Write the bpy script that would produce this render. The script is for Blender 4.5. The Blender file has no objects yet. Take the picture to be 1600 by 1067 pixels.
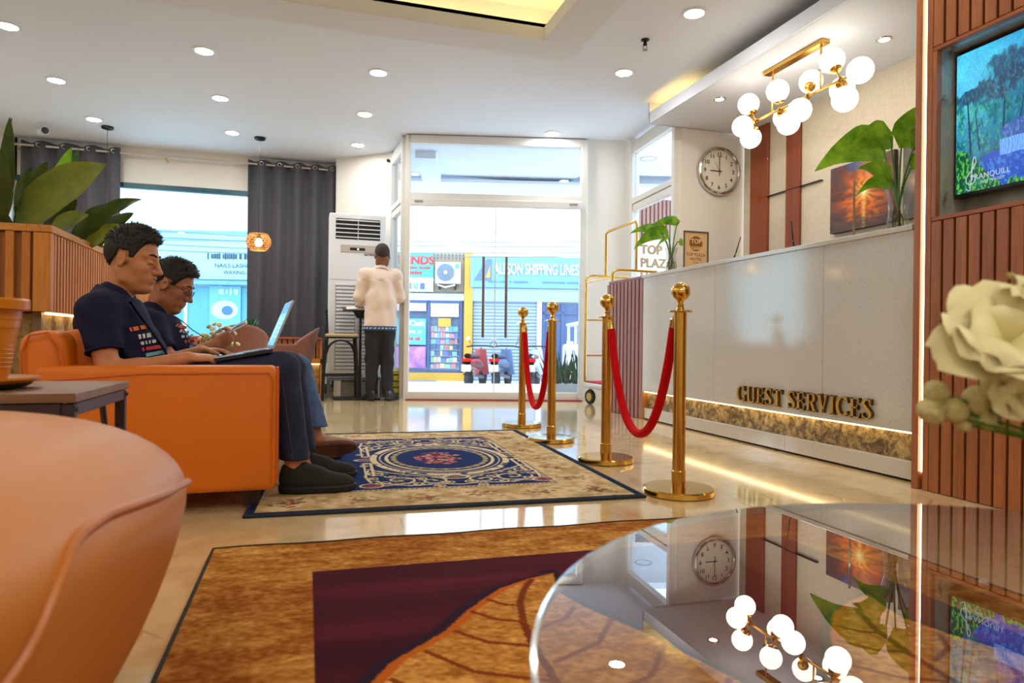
import bpy, bmesh, math, random
import numpy as np
from mathutils import Vector, Matrix

# ------------------------------------------------------------------ camera, world, exposure
scene = bpy.context.scene
C = scene.collection
cam_d = bpy.data.cameras.new('camera')
cam_d.sensor_width = 36.0
cam_d.lens = 1053.0 / 1600.0 * 36.0
cam_d.clip_start = 0.02
cam_d.clip_end = 200
cam = bpy.data.objects.new('camera', cam_d)
C.objects.link(cam)
cam.location = (0, 0, 0.66)
YAW, ROLL = math.radians(17.1), 0.012
cam.matrix_world = Matrix.Translation((0, 0, 0.66)) @ Matrix.Rotation(-YAW, 4, 'Z') @ Matrix.Rotation(math.pi / 2, 4, 'X') @ Matrix.Rotation(ROLL, 4, 'Z')
cam_d.dof.use_dof = True
cam_d.dof.focus_distance = 3.7
cam_d.dof.aperture_fstop = 5.0
scene.camera = cam

world = bpy.data.worlds.new('world')
scene.world = world
world.use_nodes = True
bg = world.node_tree.nodes['Background']
bg.inputs[0].default_value = (0.76, 0.89, 1.0, 1)
bg.inputs[1].default_value = 3.7
scene.view_settings.view_transform = 'Standard'
scene.view_settings.look = 'None'
scene.view_settings.exposure = 0.28
scene.view_settings.gamma = 1.0
cy = scene.cycles
cy.max_bounces, cy.diffuse_bounces, cy.glossy_bounces, cy.transparent_max_bounces = 7, 4, 4, 16
cy.caustics_reflective = cy.caustics_refractive = False
cy.sample_clamp_indirect = 6.0
scene.view_settings.use_curve_mapping = False
DOWNLIGHT, GLOBE, COVE, DESK_LED, WALL_LED, MINI = 185.0, 4.4, 12.0, 6.0, 9.0, 85.0

random.seed(4)
RNG = np.random.default_rng(7)
R = math.radians

# ------------------------------------------------------------------ colour + materials
def lin(v):
    v = np.asarray(v, float) / 255.0
    return np.where(v <= 0.04045, v / 12.92, ((v + 0.055) / 1.055) ** 2.4)
def S(r, g, b):
    return tuple(float(x) for x in lin((r, g, b))) + (1.0,)
MATS = {}
class NT:
    def __init__(s, name):
        s.m = bpy.data.materials.new(name); s.m.use_nodes = True
        s.t = s.m.node_tree; s.t.nodes.clear()
        s.out = s.n('ShaderNodeOutputMaterial')
    def n(s, typ, **kw):
        nd = s.t.nodes.new(typ)
        for k, v in kw.items():
            if hasattr(nd, k): setattr(nd, k, v)
        return nd
    def l(s, a, b): s.t.links.new(a, b)
    def pos(s, scale=(1, 1, 1), rot=(0, 0, 0)):
        g = s.n('ShaderNodeNewGeometry'); mp = s.n('ShaderNodeMapping')
        mp.inputs['Scale'].default_value = scale; mp.inputs['Rotation'].default_value = rot
        s.l(g.outputs['Position'], mp.inputs['Vector']); return mp.outputs[0]
    def noise(s, vec, scale, detail=4, rough=.55, dist=0):
        nd = s.n('ShaderNodeTexNoise'); nd.inputs['Scale'].default_value = scale; nd.inputs['Detail'].default_value = detail
        nd.inputs['Roughness'].default_value = rough; nd.inputs['Distortion'].default_value = dist
        s.l(vec, nd.inputs['Vector']); return nd.outputs['Fac']
    def ramp(s, fac, stops):
        r = s.n('ShaderNodeValToRGB'); e = r.color_ramp.elements
        while len(e) > 1: e.remove(e[-1])
        e[0].position, e[0].color = stops[0]
        for p, c in stops[1:]:
            q = e.new(p); q.color = c
        s.l(fac, r.inputs[0]); return r.outputs[0]
    def mix(s, fac, a, b, mode='MIX'):
        m = s.n('ShaderNodeMix', data_type='RGBA', blend_type=mode)
        for sock, v in ((m.inputs[0], fac), (m.inputs[6], a), (m.inputs[7], b)):
            if hasattr(v, 'links'): s.l(v, sock)
            else: sock.default_value = v
        return m.outputs[2]
    def bump(s, h, strength, dist=.01, prev=None):
        b = s.n('ShaderNodeBump'); b.inputs['Strength'].default_value = strength; b.inputs['Distance'].default_value = dist
        s.l(h, b.inputs['Height'])
        if prev is not None: s.l(prev, b.inputs['Normal'])
        return b.outputs[0]
    def bsdf(s, col, rough=.5, metal=0, normal=None, **kw):
        p = s.n('ShaderNodeBsdfPrincipled')
        def put(k, v):
            if hasattr(v, 'links'): s.l(v, p.inputs[k])
            else: p.inputs[k].default_value = v
        put('Base Color', col); put('Roughness', rough); put('Metallic', metal)
        if normal is not None: s.l(normal, p.inputs['Normal'])
        for k, v in kw.items(): put(k.replace('_', ' '), v)
        s.l(p.outputs[0], s.out.inputs[0]); return p
def mul(c, f): return (min(c[0] * f, 1), min(c[1] * f, 1), min(c[2] * f, 1), 1)
def plain(name, col, rough=.5, metal=0, var=0, vscale=8, bump=0, bscale=60, stretch=(1, 1, 1), bdist=.003, **kw):
    t = NT(name); c = col; nrm = None
    v = t.pos(stretch)
    if var: c = t.ramp(t.noise(v, vscale), [(.3, mul(col, 1 - var)), (.7, mul(col, 1 + var))])
    if bump: nrm = t.bump(t.noise(v, bscale, 3), bump, bdist)
    t.bsdf(c, rough, metal, nrm, **kw); MATS[name] = t.m; return t.m
def wood(name, c1, c2, axis='z', scale=9, rough=.45, coat=0):
    t = NT(name); k = .06
    sc = {'x': (k, 1, 1), 'y': (1, k, 1), 'z': (1, 1, k)}[axis]
    v = t.pos(sc); a = t.noise(v, scale, 6, .6, .6); b = t.noise(v, scale * 9, 3, .6)
    mixf = t.mix(.35, a, b); col = t.ramp(mixf, [(.32, c1), (.5, tuple((x + y) / 2 for x, y in zip(c1, c2))), (.68, c2)])
    t.bsdf(col, rough, 0, t.bump(b, .12, .002), Coat_Weight=coat); MATS[name] = t.m; return t.m
def emit(name, col, strength):
    t = NT(name); e = t.n('ShaderNodeEmission'); e.inputs[0].default_value = col; e.inputs[1].default_value = strength
    t.l(e.outputs[0], t.out.inputs[0]); MATS[name] = t.m; return t.m
def glass(name, tint, refl=1.0, ior=1.45, rough=0.0):
    # thin pane: tinted transmission plus fresnel mirror
    t = NT(name); tr = t.n('ShaderNodeBsdfTransparent'); tr.inputs[0].default_value = tint
    g = t.n('ShaderNodeBsdfGlossy'); g.inputs['Roughness'].default_value = rough
    f0 = ((ior - 1) / (ior + 1)) ** 2      # Schlick, the same from both sides of the pane
    lw = t.n('ShaderNodeLayerWeight'); lw.inputs[0].default_value = .5
    p5 = t.n('ShaderNodeMath', operation='POWER'); p5.inputs[1].default_value = 5; t.l(lw.outputs['Facing'], p5.inputs[0])
    ma = t.n('ShaderNodeMath', operation='MULTIPLY_ADD'); ma.inputs[1].default_value = 1 - f0; ma.inputs[2].default_value = f0; t.l(p5.outputs[0], ma.inputs[0])
    m = t.n('ShaderNodeMath', operation='MULTIPLY'); m.inputs[1].default_value = refl; m.use_clamp = True
    t.l(ma.outputs[0], m.inputs[0]); mx = t.n('ShaderNodeMixShader')
    t.l(m.outputs[0], mx.inputs[0]); t.l(tr.outputs[0], mx.inputs[1]); t.l(g.outputs[0], mx.inputs[2])
    t.l(mx.outputs[0], t.out.inputs[0]); MATS[name] = t.m; return t.m
def vcol(name, rough=.9, emission=0, sheen=0, bump=0, bscale=300, spec=.3):
    t = NT(name); a = t.n('ShaderNodeVertexColor'); a.layer_name = 'Col'
    nrm = t.bump(t.noise(t.pos(), bscale, 2), bump, .004) if bump else None
    kw = dict(Sheen_Weight=sheen, Specular_IOR_Level=spec)
    if emission: kw.update(Emission_Color=a.outputs[0], Emission_Strength=emission)
    t.bsdf(a.outputs[0] if not emission else (0.01, .01, .01, 1), rough, 0, nrm, **kw); MATS[name] = t.m; return t.m

# ------------------------------------------------------------------ mesh helpers
ORG = {}
def tag(o, label=None, cat=None, group=None, kind=None):
    if label: o['label'] = label
    if cat: o['category'] = cat
    if group: o['group'] = group
    if cat and not kind and o.name.split('_')[0] in ('ceiling', 'floor', 'wall', 'window', 'door', 'trim'): kind = 'thing'
    if kind: o['kind'] = kind
    return o
def thing(name, loc, label, cat, group=None, kind=None):
    o = bpy.data.objects.new(name, None); C.objects.link(o); o.location = loc; o.empty_display_size = .1
    ORG[o.name] = Vector(loc); return tag(o, label, cat, group, kind)
def mesh_from(name, V, F, mat, smooth=False, angle=35, cols=None):
    me = bpy.data.meshes.new(name); me.from_pydata([tuple(v) for v in V], [], [tuple(f) for f in F]); finish(me, mat, smooth, angle, cols); return me
def finish(me, mat, smooth=False, angle=35, cols=None):
    me.update()
    for m in (mat if isinstance(mat, (list, tuple)) else [mat]): me.materials.append(m)
    if smooth:
        me.polygons.foreach_set('use_smooth', np.ones(len(me.polygons), bool))
        if smooth != 'all': me.set_sharp_from_angle(angle=R(angle))
    if cols is not None:
        ca = me.color_attributes.new('Col', 'FLOAT_COLOR', 'POINT')
        a = np.ones((len(me.vertices), 4), np.float32); a[:, :3] = cols
        ca.data.foreach_set('color', a.ravel())
def link(name, me, parent=None, loc=(0, 0, 0)):
    o = bpy.data.objects.new(name, me); C.objects.link(o); o.location = loc
    if parent is not None: o.parent = parent
    ORG[o.name] = (ORG[parent.name] if parent is not None else Vector((0, 0, 0))) + Vector(loc)
    return o
class MB:
    def __init__(s): s.V = []; s.F = []
    def add(s, V, F):
        k = len(s.V); s.V += [tuple(v) for v in V]; s.F += [tuple(i + k for i in f) for f in F]; return s
    def box(s, c, d, rz=0, ch=0, M=None):
        x, y, z = d[0] / 2, d[1] / 2, d[2] / 2
        if ch <= 0:
            V = [(a * x, b * y, e * z) for a in (-1, 1) for b in (-1, 1) for e in (-1, 1)]
            F = [(0, 1, 3, 2), (4, 6, 7, 5), (0, 4, 5, 1), (2, 3, 7, 6), (0, 2, 6, 4), (1, 5, 7, 3)]
        else:
            V = []; idx = {}
            for a in (-1, 1):
                for b in (-1, 1):
                    for e in (-1, 1):
                        for k in range(3):
                            p = [a * (x - ch), b * (y - ch), e * (z - ch)]; p[k] += (a, b, e)[k] * ch
                            idx[(a, b, e, k)] = len(V); V.append(tuple(p))
            F = []
            q4 = [(-1, -1), (1, -1), (1, 1), (-1, 1)]
            def key(k, sg, p, q, kk):
                v = [0, 0, 0]; v[k] = sg; o = [i for i in range(3) if i != k]; v[o[0]] = p; v[o[1]] = q; return idx[(v[0], v[1], v[2], kk)]
            for k in range(3):
                for sg in (-1, 1):
                    f = [key(k, sg, p, q, k) for p, q in q4]
                    if (sg > 0) == (k == 1): f.reverse()
                    F.append(f)
            for k in range(3):          # edges along k
                o = [i for i in range(3) if i != k]
                for p in (-1, 1):
                    for q in (-1, 1):
                        def g(kk, e):
                            v = [0, 0, 0]; v[k] = e; v[o[0]] = p; v[o[1]] = q; return idx[(v[0], v[1], v[2], kk)]
                        f = [g(o[0], -1), g(o[0], 1), g(o[1], 1), g(o[1], -1)]
                        if (p * q > 0) != (k == 1): f.reverse()
                        F.append(f)
            for a in (-1, 1):
                for b in (-1, 1):
                    for e in (-1, 1):
                        f = [idx[(a, b, e, k)] for k in range(3)]
                        if a * b * e < 0: f.reverse()
                        F.append(f)
        cs, sn = math.cos(rz), math.sin(rz)
        V = [(c[0] + p[0] * cs - p[1] * sn, c[1] + p[0] * sn + p[1] * cs, c[2] + p[2]) for p in V] if M is None else [tuple(M @ Vector(p) + Vector(c)) for p in V]
        return s.add(V, F)
    def tube(s, P, r, n=8, caps=True, closed=False, flat=1.0):
        P = [Vector(p) for p in P]; m = len(P)
        rs = r if isinstance(r, (list, tuple)) else [r] * m
        V = []; F = []; up = None
        for i, p in enumerate(P):
            a = P[(i - 1) % m] if (i or closed) else p; b = P[(i + 1) % m] if (i < m - 1 or closed) else p
            d = (b - a).normalized()
            if up is None:
                up = Vector((0, 0, 1)) if abs(d.z) < .9 else Vector((1, 0, 0))
            x = d.cross(up).normalized(); y = x.cross(d).normalized(); up = y
            for k in range(n):
                t = 2 * math.pi * k / n; V.append(p + x * math.cos(t) * rs[i] + y * math.sin(t) * rs[i] * flat)
        for i in range(m if closed else m - 1):
            j = (i + 1) % m
            for k in range(n):
                l = (k + 1) % n; F.append((i * n + k, i * n + l, j * n + l, j * n + k))
        if caps and not closed:
            F.append(tuple(range(n - 1, -1, -1))); F.append(tuple((m - 1) * n + k for k in range(n)))
        return s.add(V, F)
    def lathe(s, prof, c=(0, 0, 0), n=24, axis=None, caps=True):
        V = []; F = []; m = len(prof); caps = caps and min(r for r, z in prof) > 1e-4
        for r, z in prof:
            for k in range(n):
                t = 2 * math.pi * k / n; V.append((max(r, 1e-5) * math.cos(t), max(r, 1e-5) * math.sin(t), z))
        for i in range(m - 1):
            for k in range(n):
                l = (k + 1) % n; F.append((i * n + k, i * n + l, (i + 1) * n + l, (i + 1) * n + k))
        if caps and prof[0][0] > 1e-4: F.append(tuple(range(n - 1, -1, -1)))
        if caps and prof[-1][0] > 1e-4: F.append(tuple((m - 1) * n + k for k in range(n)))
        if axis is not None:
            q = Vector((0, 0, 1)).rotation_difference(Vector(axis).normalized()); V = [q @ Vector(v) for v in V]
        return s.add([(v[0] + c[0], v[1] + c[1], v[2] + c[2]) for v in V], F)
    def prism(s, poly, z0, z1):      # poly xy list (ccw)
        n = len(poly); V = [(x, y, z0) for x, y in poly] + [(x, y, z1) for x, y in poly]
        F = [tuple(range(n - 1, -1, -1)), tuple(range(n, 2 * n))] + [(i, (i + 1) % n, n + (i + 1) % n, n + i) for i in range(n)]
        return s.add(V, F)
    def slab(s, quad, th):           # quad of 4 points thickened along its normal (th may be negative)
        q = [Vector(p) for p in quad]; nn = (q[1] - q[0]).cross(q[3] - q[0]).normalized() * th
        V = q + [p - nn for p in q]
        return s.add(V, [(0, 1, 2, 3), (7, 6, 5, 4), (0, 4, 5, 1), (1, 5, 6, 2), (2, 6, 7, 3), (3, 7, 4, 0)])
    def grid(s, fn, nu, nv, wrap=False):
        V = [fn(u / nu, v / nv) for v in range(nv + 1) for u in range(nu + (0 if wrap else 1))]; w = nu if wrap else nu + 1
        F = [(v * w + u, v * w + (u + 1) % w, (v + 1) * w + (u + 1) % w, (v + 1) * w + u) for v in range(nv) for u in range(nu)]
        return s.add(V, F)
    def build(s, name, mat, parent=None, smooth=False, angle=35, org=None):
        if parent is not None: o = ORG[parent.name]
        else:
            if org is None:
                a = np.array(s.V); org = ((a[:, 0].min() + a[:, 0].max()) / 2, (a[:, 1].min() + a[:, 1].max()) / 2, a[:, 2].min())
            o = Vector(org)
        V = [(v[0] - o[0], v[1] - o[1], v[2] - o[2]) for v in s.V]
        me = mesh_from(name, V, s.F, mat, smooth, angle)
        ob = link(name, me, parent)
        if parent is None: ob.location = o; ORG[ob.name] = Vector(o)
        return ob
def rbox(name, c, d, r, mat, parent=None, seg=3, rz=0, puff=0, M=None):
    bm = bmesh.new(); bmesh.ops.create_cube(bm, size=1)
    for v in bm.verts: v.co = Vector((v.co.x * d[0], v.co.y * d[1], v.co.z * d[2]))
    if puff: bmesh.ops.subdivide_edges(bm, edges=bm.edges[:], cuts=5, use_grid_fill=True)
    sharp = [e for e in bm.edges if len(e.link_faces) == 2 and e.calc_face_angle(0) > .5]
    bmesh.ops.bevel(bm, geom=sharp, offset=r, segments=seg, profile=.5, affect='EDGES', clamp_overlap=True)
    if puff:
        for v in bm.verts:
            u = [v.co[i] / (d[i] / 2) for i in range(3)]
            for i in range(3):
                j, k = (i + 1) % 3, (i + 2) % 3
                if abs(u[i]) > .8: v.co[i] += math.copysign(puff * max(0, 1 - u[j] ** 2) * max(0, 1 - u[k] ** 2), u[i])
    MM = (M.to_4x4() if M is not None else Matrix.Rotation(rz, 4, 'Z'))
    o = ORG[parent.name] if parent is not None else Vector((c[0], c[1], c[2] - d[2] / 2))
    bm.transform(Matrix.Translation(Vector(c) - o) @ MM)
    me = bpy.data.meshes.new(name); bm.to_mesh(me); bm.free(); finish(me, mat, True, 50)
    ob = link(name, me, parent)
    if parent is None: ob.location = o; ORG[ob.name] = o
    return ob
def copies(name, me, pts, parent, rz=0):
    po = ORG[parent.name]; out = []
    for p in pts:
        ob = link(name, me, parent, Vector(p) - po)
        if rz: ob.rotation_euler = (0, 0, rz)
        out.append(ob)
    return out
def boxmesh(name, d, mat, ch=.002):
    m = MB().box((0, 0, 0), d, ch=ch); return mesh_from(name, m.V, m.F, mat)
def pose(V, basis, o):
    X, Y, Z = [Vector(b) for b in basis]; o = Vector(o)
    return [o + X * v[0] + Y * v[1] + Z * v[2] for v in V]
def text(s, size, o, right, up, mat, name='lettering', parent=None, depth=.001, align='CENTER', bold=0, spacing=1, shear=0, sx=1):
    cu = bpy.data.curves.new('t', 'FONT'); cu.body = s; cu.size = size; cu.align_x = align; cu.align_y = 'CENTER'
    cu.extrude = depth / 2; cu.offset = bold; cu.space_character = spacing; cu.shear = shear; cu.resolution_u = 3
    ob = bpy.data.objects.new('t', cu); C.objects.link(ob)
    me0 = ob.to_mesh(); V = [v.co.copy() for v in me0.vertices]; F = [tuple(p.vertices) for p in me0.polygons]
    ob.to_mesh_clear(); bpy.data.objects.remove(ob); bpy.data.curves.remove(cu)
    rt = Vector(right).normalized(); u = Vector(up).normalized(); nn = rt.cross(u)
    b = MB(); b.add(pose([(v[0] * sx, v[1], v[2]) for v in V], (rt, u, nn), o), F)
    return b.build(name, mat, parent)
def picture(name, arr, o, du, dv, mat, parent=None, kind_org=None):
    # arr (rows bottom->top, cols, 3) sRGB 0..255; a dense grid coloured per vertex
    h, w = arr.shape[:2]; o = np.array(o, float); du = np.array(du, float); dv = np.array(dv, float)
    uu, vv = np.meshgrid(np.linspace(0, 1, w), np.linspace(0, 1, h))
    P = o + uu[..., None] * du + vv[..., None] * dv
    po = np.array(ORG[parent.name]) if parent is not None else np.array(kind_org if kind_org is not None else o)
    idx = np.arange(h * w).reshape(h, w)
    F = np.stack([idx[:-1, :-1], idx[:-1, 1:], idx[1:, 1:], idx[1:, :-1]], -1).reshape(-1, 4)
    me = np_mesh(name, (P - po).reshape(-1, 3), F); finish(me, mat, False, 35, lin(np.clip(arr, 0, 255)).reshape(-1, 3))
    ob = link(name, me, parent)
    if parent is None: ob.location = Vector(po); ORG[ob.name] = Vector(po)
    return ob
def np_mesh(name, V, F):
    me = bpy.data.meshes.new(name); n = len(F)
    me.vertices.add(len(V)); me.vertices.foreach_set('co', np.asarray(V, np.float32).ravel())
    me.loops.add(4 * n); me.loops.foreach_set('vertex_index', np.asarray(F, np.int32).ravel())
    me.polygons.add(n); me.polygons.foreach_set('loop_start', np.arange(0, 4 * n, 4, dtype=np.int32))
    me.update(calc_edges=True); return me
def vnoise(h, w, fy, fx, seed=0, octv=4):
    r = np.random.default_rng(seed); out = np.zeros((h, w)); amp = 1.; tot = 0
    for o in range(octv):
        gy, gx = int(fy) + 2, int(fx) + 2; g = r.random((gy, gx))
        y = np.linspace(0, gy - 1.001, h); x = np.linspace(0, gx - 1.001, w)
        yi = y.astype(int); xi = x.astype(int); ty = (y - yi); tx = (x - xi); ty = ty * ty * (3 - 2 * ty); tx = tx * tx * (3 - 2 * tx)
        a = g[yi][:, xi]; b = g[yi][:, xi + 1]; c = g[yi + 1][:, xi]; d = g[yi + 1][:, xi + 1]
        out += amp * ((a * (1 - tx) + b * tx) * (1 - ty)[:, None] + (c * (1 - tx) + d * tx) * ty[:, None])
        tot += amp; amp *= .5; fy *= 2; fx *= 2
    return out / tot
class Canvas:
    def __init__(s, w, h, W, Hh, col): # w,h metres
        s.X, s.Y = np.meshgrid(np.linspace(0, w, W), np.linspace(0, h, Hh)); s.a = np.ones((Hh, W, 3)) * np.array(col, float)
    def put(s, mask, col, al=1.0):
        k = (np.clip(mask, 0, 1) * al)[..., None]; s.a = s.a * (1 - k) + np.array(col, float) * k
    def rect(s, x0, y0, x1, y1, col, al=1): s.put(((s.X > x0) & (s.X < x1) & (s.Y > y0) & (s.Y < y1)).astype(float), col, al)
    def ell(s, cx, cy, rx, ry, col, th=None, al=1):
        d = np.sqrt(((s.X - cx) / rx) ** 2 + ((s.Y - cy) / ry) ** 2)
        s.put((np.abs(d - 1) < th) if th else (d < 1), col, al)
    def stroke(s, P, r, col, al=1):
        for (x0, y0), (x1, y1) in zip(P[:-1], P[1:]):
            dx, dy = x1 - x0, y1 - y0; L = dx * dx + dy * dy + 1e-12
            t = np.clip(((s.X - x0) * dx + (s.Y - y0) * dy) / L, 0, 1)
            s.put((np.hypot(s.X - x0 - t * dx, s.Y - y0 - t * dy) < r), col, al)

# ------------------------------------------------------------------ distance-field surfaces (people, shoes, stuffed shapes)
class Vox:
    def __init__(s, xs, ys, zs):
        s.ax = [np.asarray(a, np.float32) for a in (xs, ys, zs)]
        s.D = np.full(tuple(len(a) for a in s.ax), .2, np.float32)
    def sl(s, lo, hi):
        out = []
        for a, l, h in zip(s.ax, lo, hi): out.append(slice(max(0, np.searchsorted(a, l) - 1), min(len(a), np.searchsorted(a, h) + 1)))
        return tuple(out)
    def pts(s, q): return s.ax[0][q[0]][:, None, None], s.ax[1][q[1]][None, :, None], s.ax[2][q[2]][None, None, :]
    def blend(s, q, d, k, mode='u'):
        D = s.D[q]
        if mode == 'u':
            if k > 0:
                h = np.maximum(k - np.abs(D - d), 0) / k; s.D[q] = np.minimum(D, d) - h * h * k * .25
            else: s.D[q] = np.minimum(D, d)
        else:
            if k > 0:
                h = np.maximum(k - np.abs(D + d), 0) / k; s.D[q] = np.maximum(D, -d) + h * h * k * .25
            else: s.D[q] = np.maximum(D, -d)
    def cap(s, a, b, ra, rb=None, k=.02, mode='u'):
        rb = ra if rb is None else rb; a = np.array(a, float); b = np.array(b, float); m = max(ra, rb) + k + .02
        q = s.sl(np.minimum(a, b) - m, np.maximum(a, b) + m); x, y, z = s.pts(q); ab = b - a; L = ab @ ab + 1e-9
        t = np.clip(((x - a[0]) * ab[0] + (y - a[1]) * ab[1] + (z - a[2]) * ab[2]) / L, 0, 1)
        d = np.sqrt((x - a[0] - t * ab[0]) ** 2 + (y - a[1] - t * ab[1]) ** 2 + (z - a[2] - t * ab[2]) ** 2) - (ra + (rb - ra) * t)
        s.blend(q, d.astype(np.float32), k, mode)
    def ell(s, c, r, M=None, k=.02, mode='u'):
        c = np.array(c, float); r = np.array(r, float); m = r.max() + k + .02
        q = s.sl(c - m, c + m); x, y, z = s.pts(q); x = x - c[0]; y = y - c[1]; z = z - c[2]
        if M is None: u, v, w = x, y, z
        else: u, v, w = [x * M[0, i] + y * M[1, i] + z * M[2, i] for i in range(3)]
        k0 = np.sqrt((u / r[0]) ** 2 + (v / r[1]) ** 2 + (w / r[2]) ** 2); k1 = np.sqrt((u / r[0] ** 2) ** 2 + (v / r[1] ** 2) ** 2 + (w / r[2] ** 2) ** 2) + 1e-9
        s.blend(q, np.where(k0 < 1e-3, -r.min(), k0 * (k0 - 1) / k1).astype(np.float32), k, mode)
    def half(s, p, n):     # keep the side where (x-p).n < 0
        x, y, z = s.pts((slice(None),) * 3); n = np.array(n, float) / np.linalg.norm(n)
        s.D = np.maximum(s.D, ((x - p[0]) * n[0] + (y - p[1]) * n[1] + (z - p[2]) * n[2]).astype(np.float32))
    def mesh(s):
        D = s.D; neg = D < 0; nx, ny, nz = D.shape
        c = np.zeros((nx - 1, ny - 1, nz - 1), np.int8)
        for i in (0, 1):
            for j in (0, 1):
                for k in (0, 1): c += neg[i:nx - 1 + i, j:ny - 1 + j, k:nz - 1 + k]
        act = (c > 0) & (c < 8); I = np.argwhere(act)
        vid = np.full(act.shape, -1, np.int32); vid[act] = np.arange(len(I))
        P = np.zeros((len(I), 3)); W = np.zeros(len(I)); cor = {}
        for i in (0, 1):
            for j in (0, 1):
                for k in (0, 1): cor[(i, j, k)] = D[I[:, 0] + i, I[:, 1] + j, I[:, 2] + k]
        for axn in range(3):
            for a in (0, 1):
                for b in (0, 1):
                    o = [0, 0, 0]; o[(axn + 1) % 3] = a; o[(axn + 2) % 3] = b; e = list(o); e[axn] = 1
                    d0, d1 = cor[tuple(o)], cor[tuple(e)]; m = (d0 < 0) != (d1 < 0)
                    t = np.where(m, d0 / np.where(m, d0 - d1, 1), 0); q = np.tile(np.array(o, float), (len(I), 1)); q[:, axn] = t
                    P[m] += q[m]; W[m] += 1
        P /= W[:, None]; V = np.zeros_like(P)
        for axn in range(3):
            a = s.ax[axn]; V[:, axn] = a[I[:, axn]] * (1 - P[:, axn]) + a[I[:, axn] + 1] * P[:, axn]
        F = []
        for axn in range(3):
            u, v = (axn + 1) % 3, (axn + 2) % 3
            sl0 = [slice(None)] * 3; sl1 = [slice(None)] * 3; sl0[axn] = slice(0, -1); sl1[axn] = slice(1, None)
            for t in (u, v): sl0[t] = slice(1, -1); sl1[t] = slice(1, -1)
            n0, n1 = neg[tuple(sl0)], neg[tuple(sl1)]; E = np.argwhere(n0 != n1)
            if not len(E): continue
            up = n0[tuple(E.T)]; G = E.copy(); G[:, u] += 1; G[:, v] += 1
            def cell(du, dv):
                H = G.copy(); H[:, u] -= du; H[:, v] -= dv; return vid[H[:, 0], H[:, 1], H[:, 2]]
            Q = np.stack([cell(1, 1), cell(0, 1), cell(0, 0), cell(1, 0)], 1); Q[~up] = Q[~up][:, ::-1]; F.append(Q)
        return V, np.concatenate(F)
    def build(s, name, mat, parent, disp=None):
        V, F = s.mesh()
        if disp is not None: V = disp(V)
        o = np.array(ORG[parent.name]); me = np_mesh(name, V - o, F); finish(me, mat, 'all')
        return link(name, me, parent)
def axis(*segs):
    out = []
    for a, b, h in segs: out += list(np.arange(a, b - h * .5, h))
    out.append(segs[-1][1]); return np.array(out)
# ------------------------------------------------------------------ materials
WHITE = plain('white_paint', S(236, 232, 224), .6, var=.015, vscale=2)
CEIL = plain('ceiling_paint', S(224, 229, 239), .7, var=.012, vscale=1.2)
PORCH = plain('porch_paint', S(222, 230, 240), .7)
FRAME_W = plain('white_powder_coat', S(225, 224, 220), .35)
TEALF = plain('teal_window_frame', S(38, 88, 104), .35)
OAK = wood('oak_veneer', S(176, 100, 26), S(228, 154, 62), 'z', 10, .42)
OAK_H = wood('oak_cap', S(178, 108, 38), S(226, 158, 74), 'y', 10, .4)
OAK_B = wood('oak_backing', S(128, 74, 24), S(172, 108, 46), 'z', 10, .5)
TEAK = wood('teak_slat', S(132, 74, 40), S(182, 112, 66), 'z', 11, .4, .1)
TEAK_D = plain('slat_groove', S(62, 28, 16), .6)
TEAK_H = wood('teak_rail', S(132, 66, 32), S(182, 104, 58), 'y', 11, .4, .1)
PINK = wood('mahogany_slat', S(132, 82, 76), S(170, 116, 106), 'z', 9, .4)
REDW = wood('red_mahogany_panel', S(118, 50, 22), S(160, 80, 42), 'z', 6, .35, .2)
WALNUT = wood('walnut_laminate', S(96, 66, 44), S(156, 118, 84), 'x', 9, .4)
BLACKM = plain('black_metal', S(26, 25, 27), .4, .3)
DARKM = plain('gunmetal', S(74, 64, 70), .4, .6)
GOLD = plain('polished_gold', S(222, 180, 92), .12, 1, var=.03, vscale=6)
BRASS = plain('brushed_brass', S(212, 164, 78), .24, 1, var=.04, vscale=30)
CHROME = plain('chrome', S(206, 204, 200), .12, 1)
STEEL = plain('satin_steel', S(132, 120, 110), .3, 1)
REDV = plain('red_velvet', S(206, 8, 16), .8, Specular_IOR_Level=.15, var=.05, vscale=50)
ORANGE = plain('orange_upholstery', S(226, 116, 6), .5, var=.05, vscale=3, bump=.12, bscale=380, bdist=.001)
ORANGE_P = plain('orange_piping', S(208, 100, 8), .5)
TAN = plain('tan_leather', S(200, 126, 56), .46, var=.05, vscale=2.5, bump=.12, bscale=420, bdist=.001)
TAN_P = plain('tan_piping', S(192, 116, 54), .38)
BROWNF = plain('brown_fabric', S(136, 88, 74), .85, var=.05, vscale=30, bump=.1, bscale=500, Sheen_Weight=.2)
CURTAIN = plain('charcoal_curtain', S(78, 78, 86), .85, var=.05, vscale=3, bump=.05, bscale=500, Sheen_Weight=.15)
TERRA = plain('mustard_plastic', S(208, 126, 16), .34, var=.03, vscale=5)
GREENP = plain('green_plastic', S(28, 84, 46), .35)
PLASTIC_W = plain('white_plastic', S(226, 228, 232), .35)
PLASTIC_G = plain('grey_plastic', S(150, 154, 162), .45)
DARK = plain('dark_void', S(14, 14, 16), .7)
BLACKP = plain('black_plastic', S(18, 18, 20), .35)
LIGHTW = emit('downlight_diffuser', (1, .965, .90, 1), DOWNLIGHT)
MINIW = emit('mini_spot_glow', (1, .85, .62, 1), MINI)
GLOBEM = emit('opal_globe', (1, .90, .74, 1), GLOBE)
COVEM = emit('cove_strip', (1, .66, .20, 1), COVE)
DESKM = emit('desk_strip', (1, .74, .36, 1), DESK_LED)
WALLM = emit('wall_strip', (1, .86, .62, 1), WALL_LED)
GLASS = glass('clear_pane', (.95, .98, 1, 1))
GLASS_B = glass('blue_film_pane', (.76, .92, .98, 1))
VASEG = glass('vase_glass', (.93, .95, .93, 1), 1.4)
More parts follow.
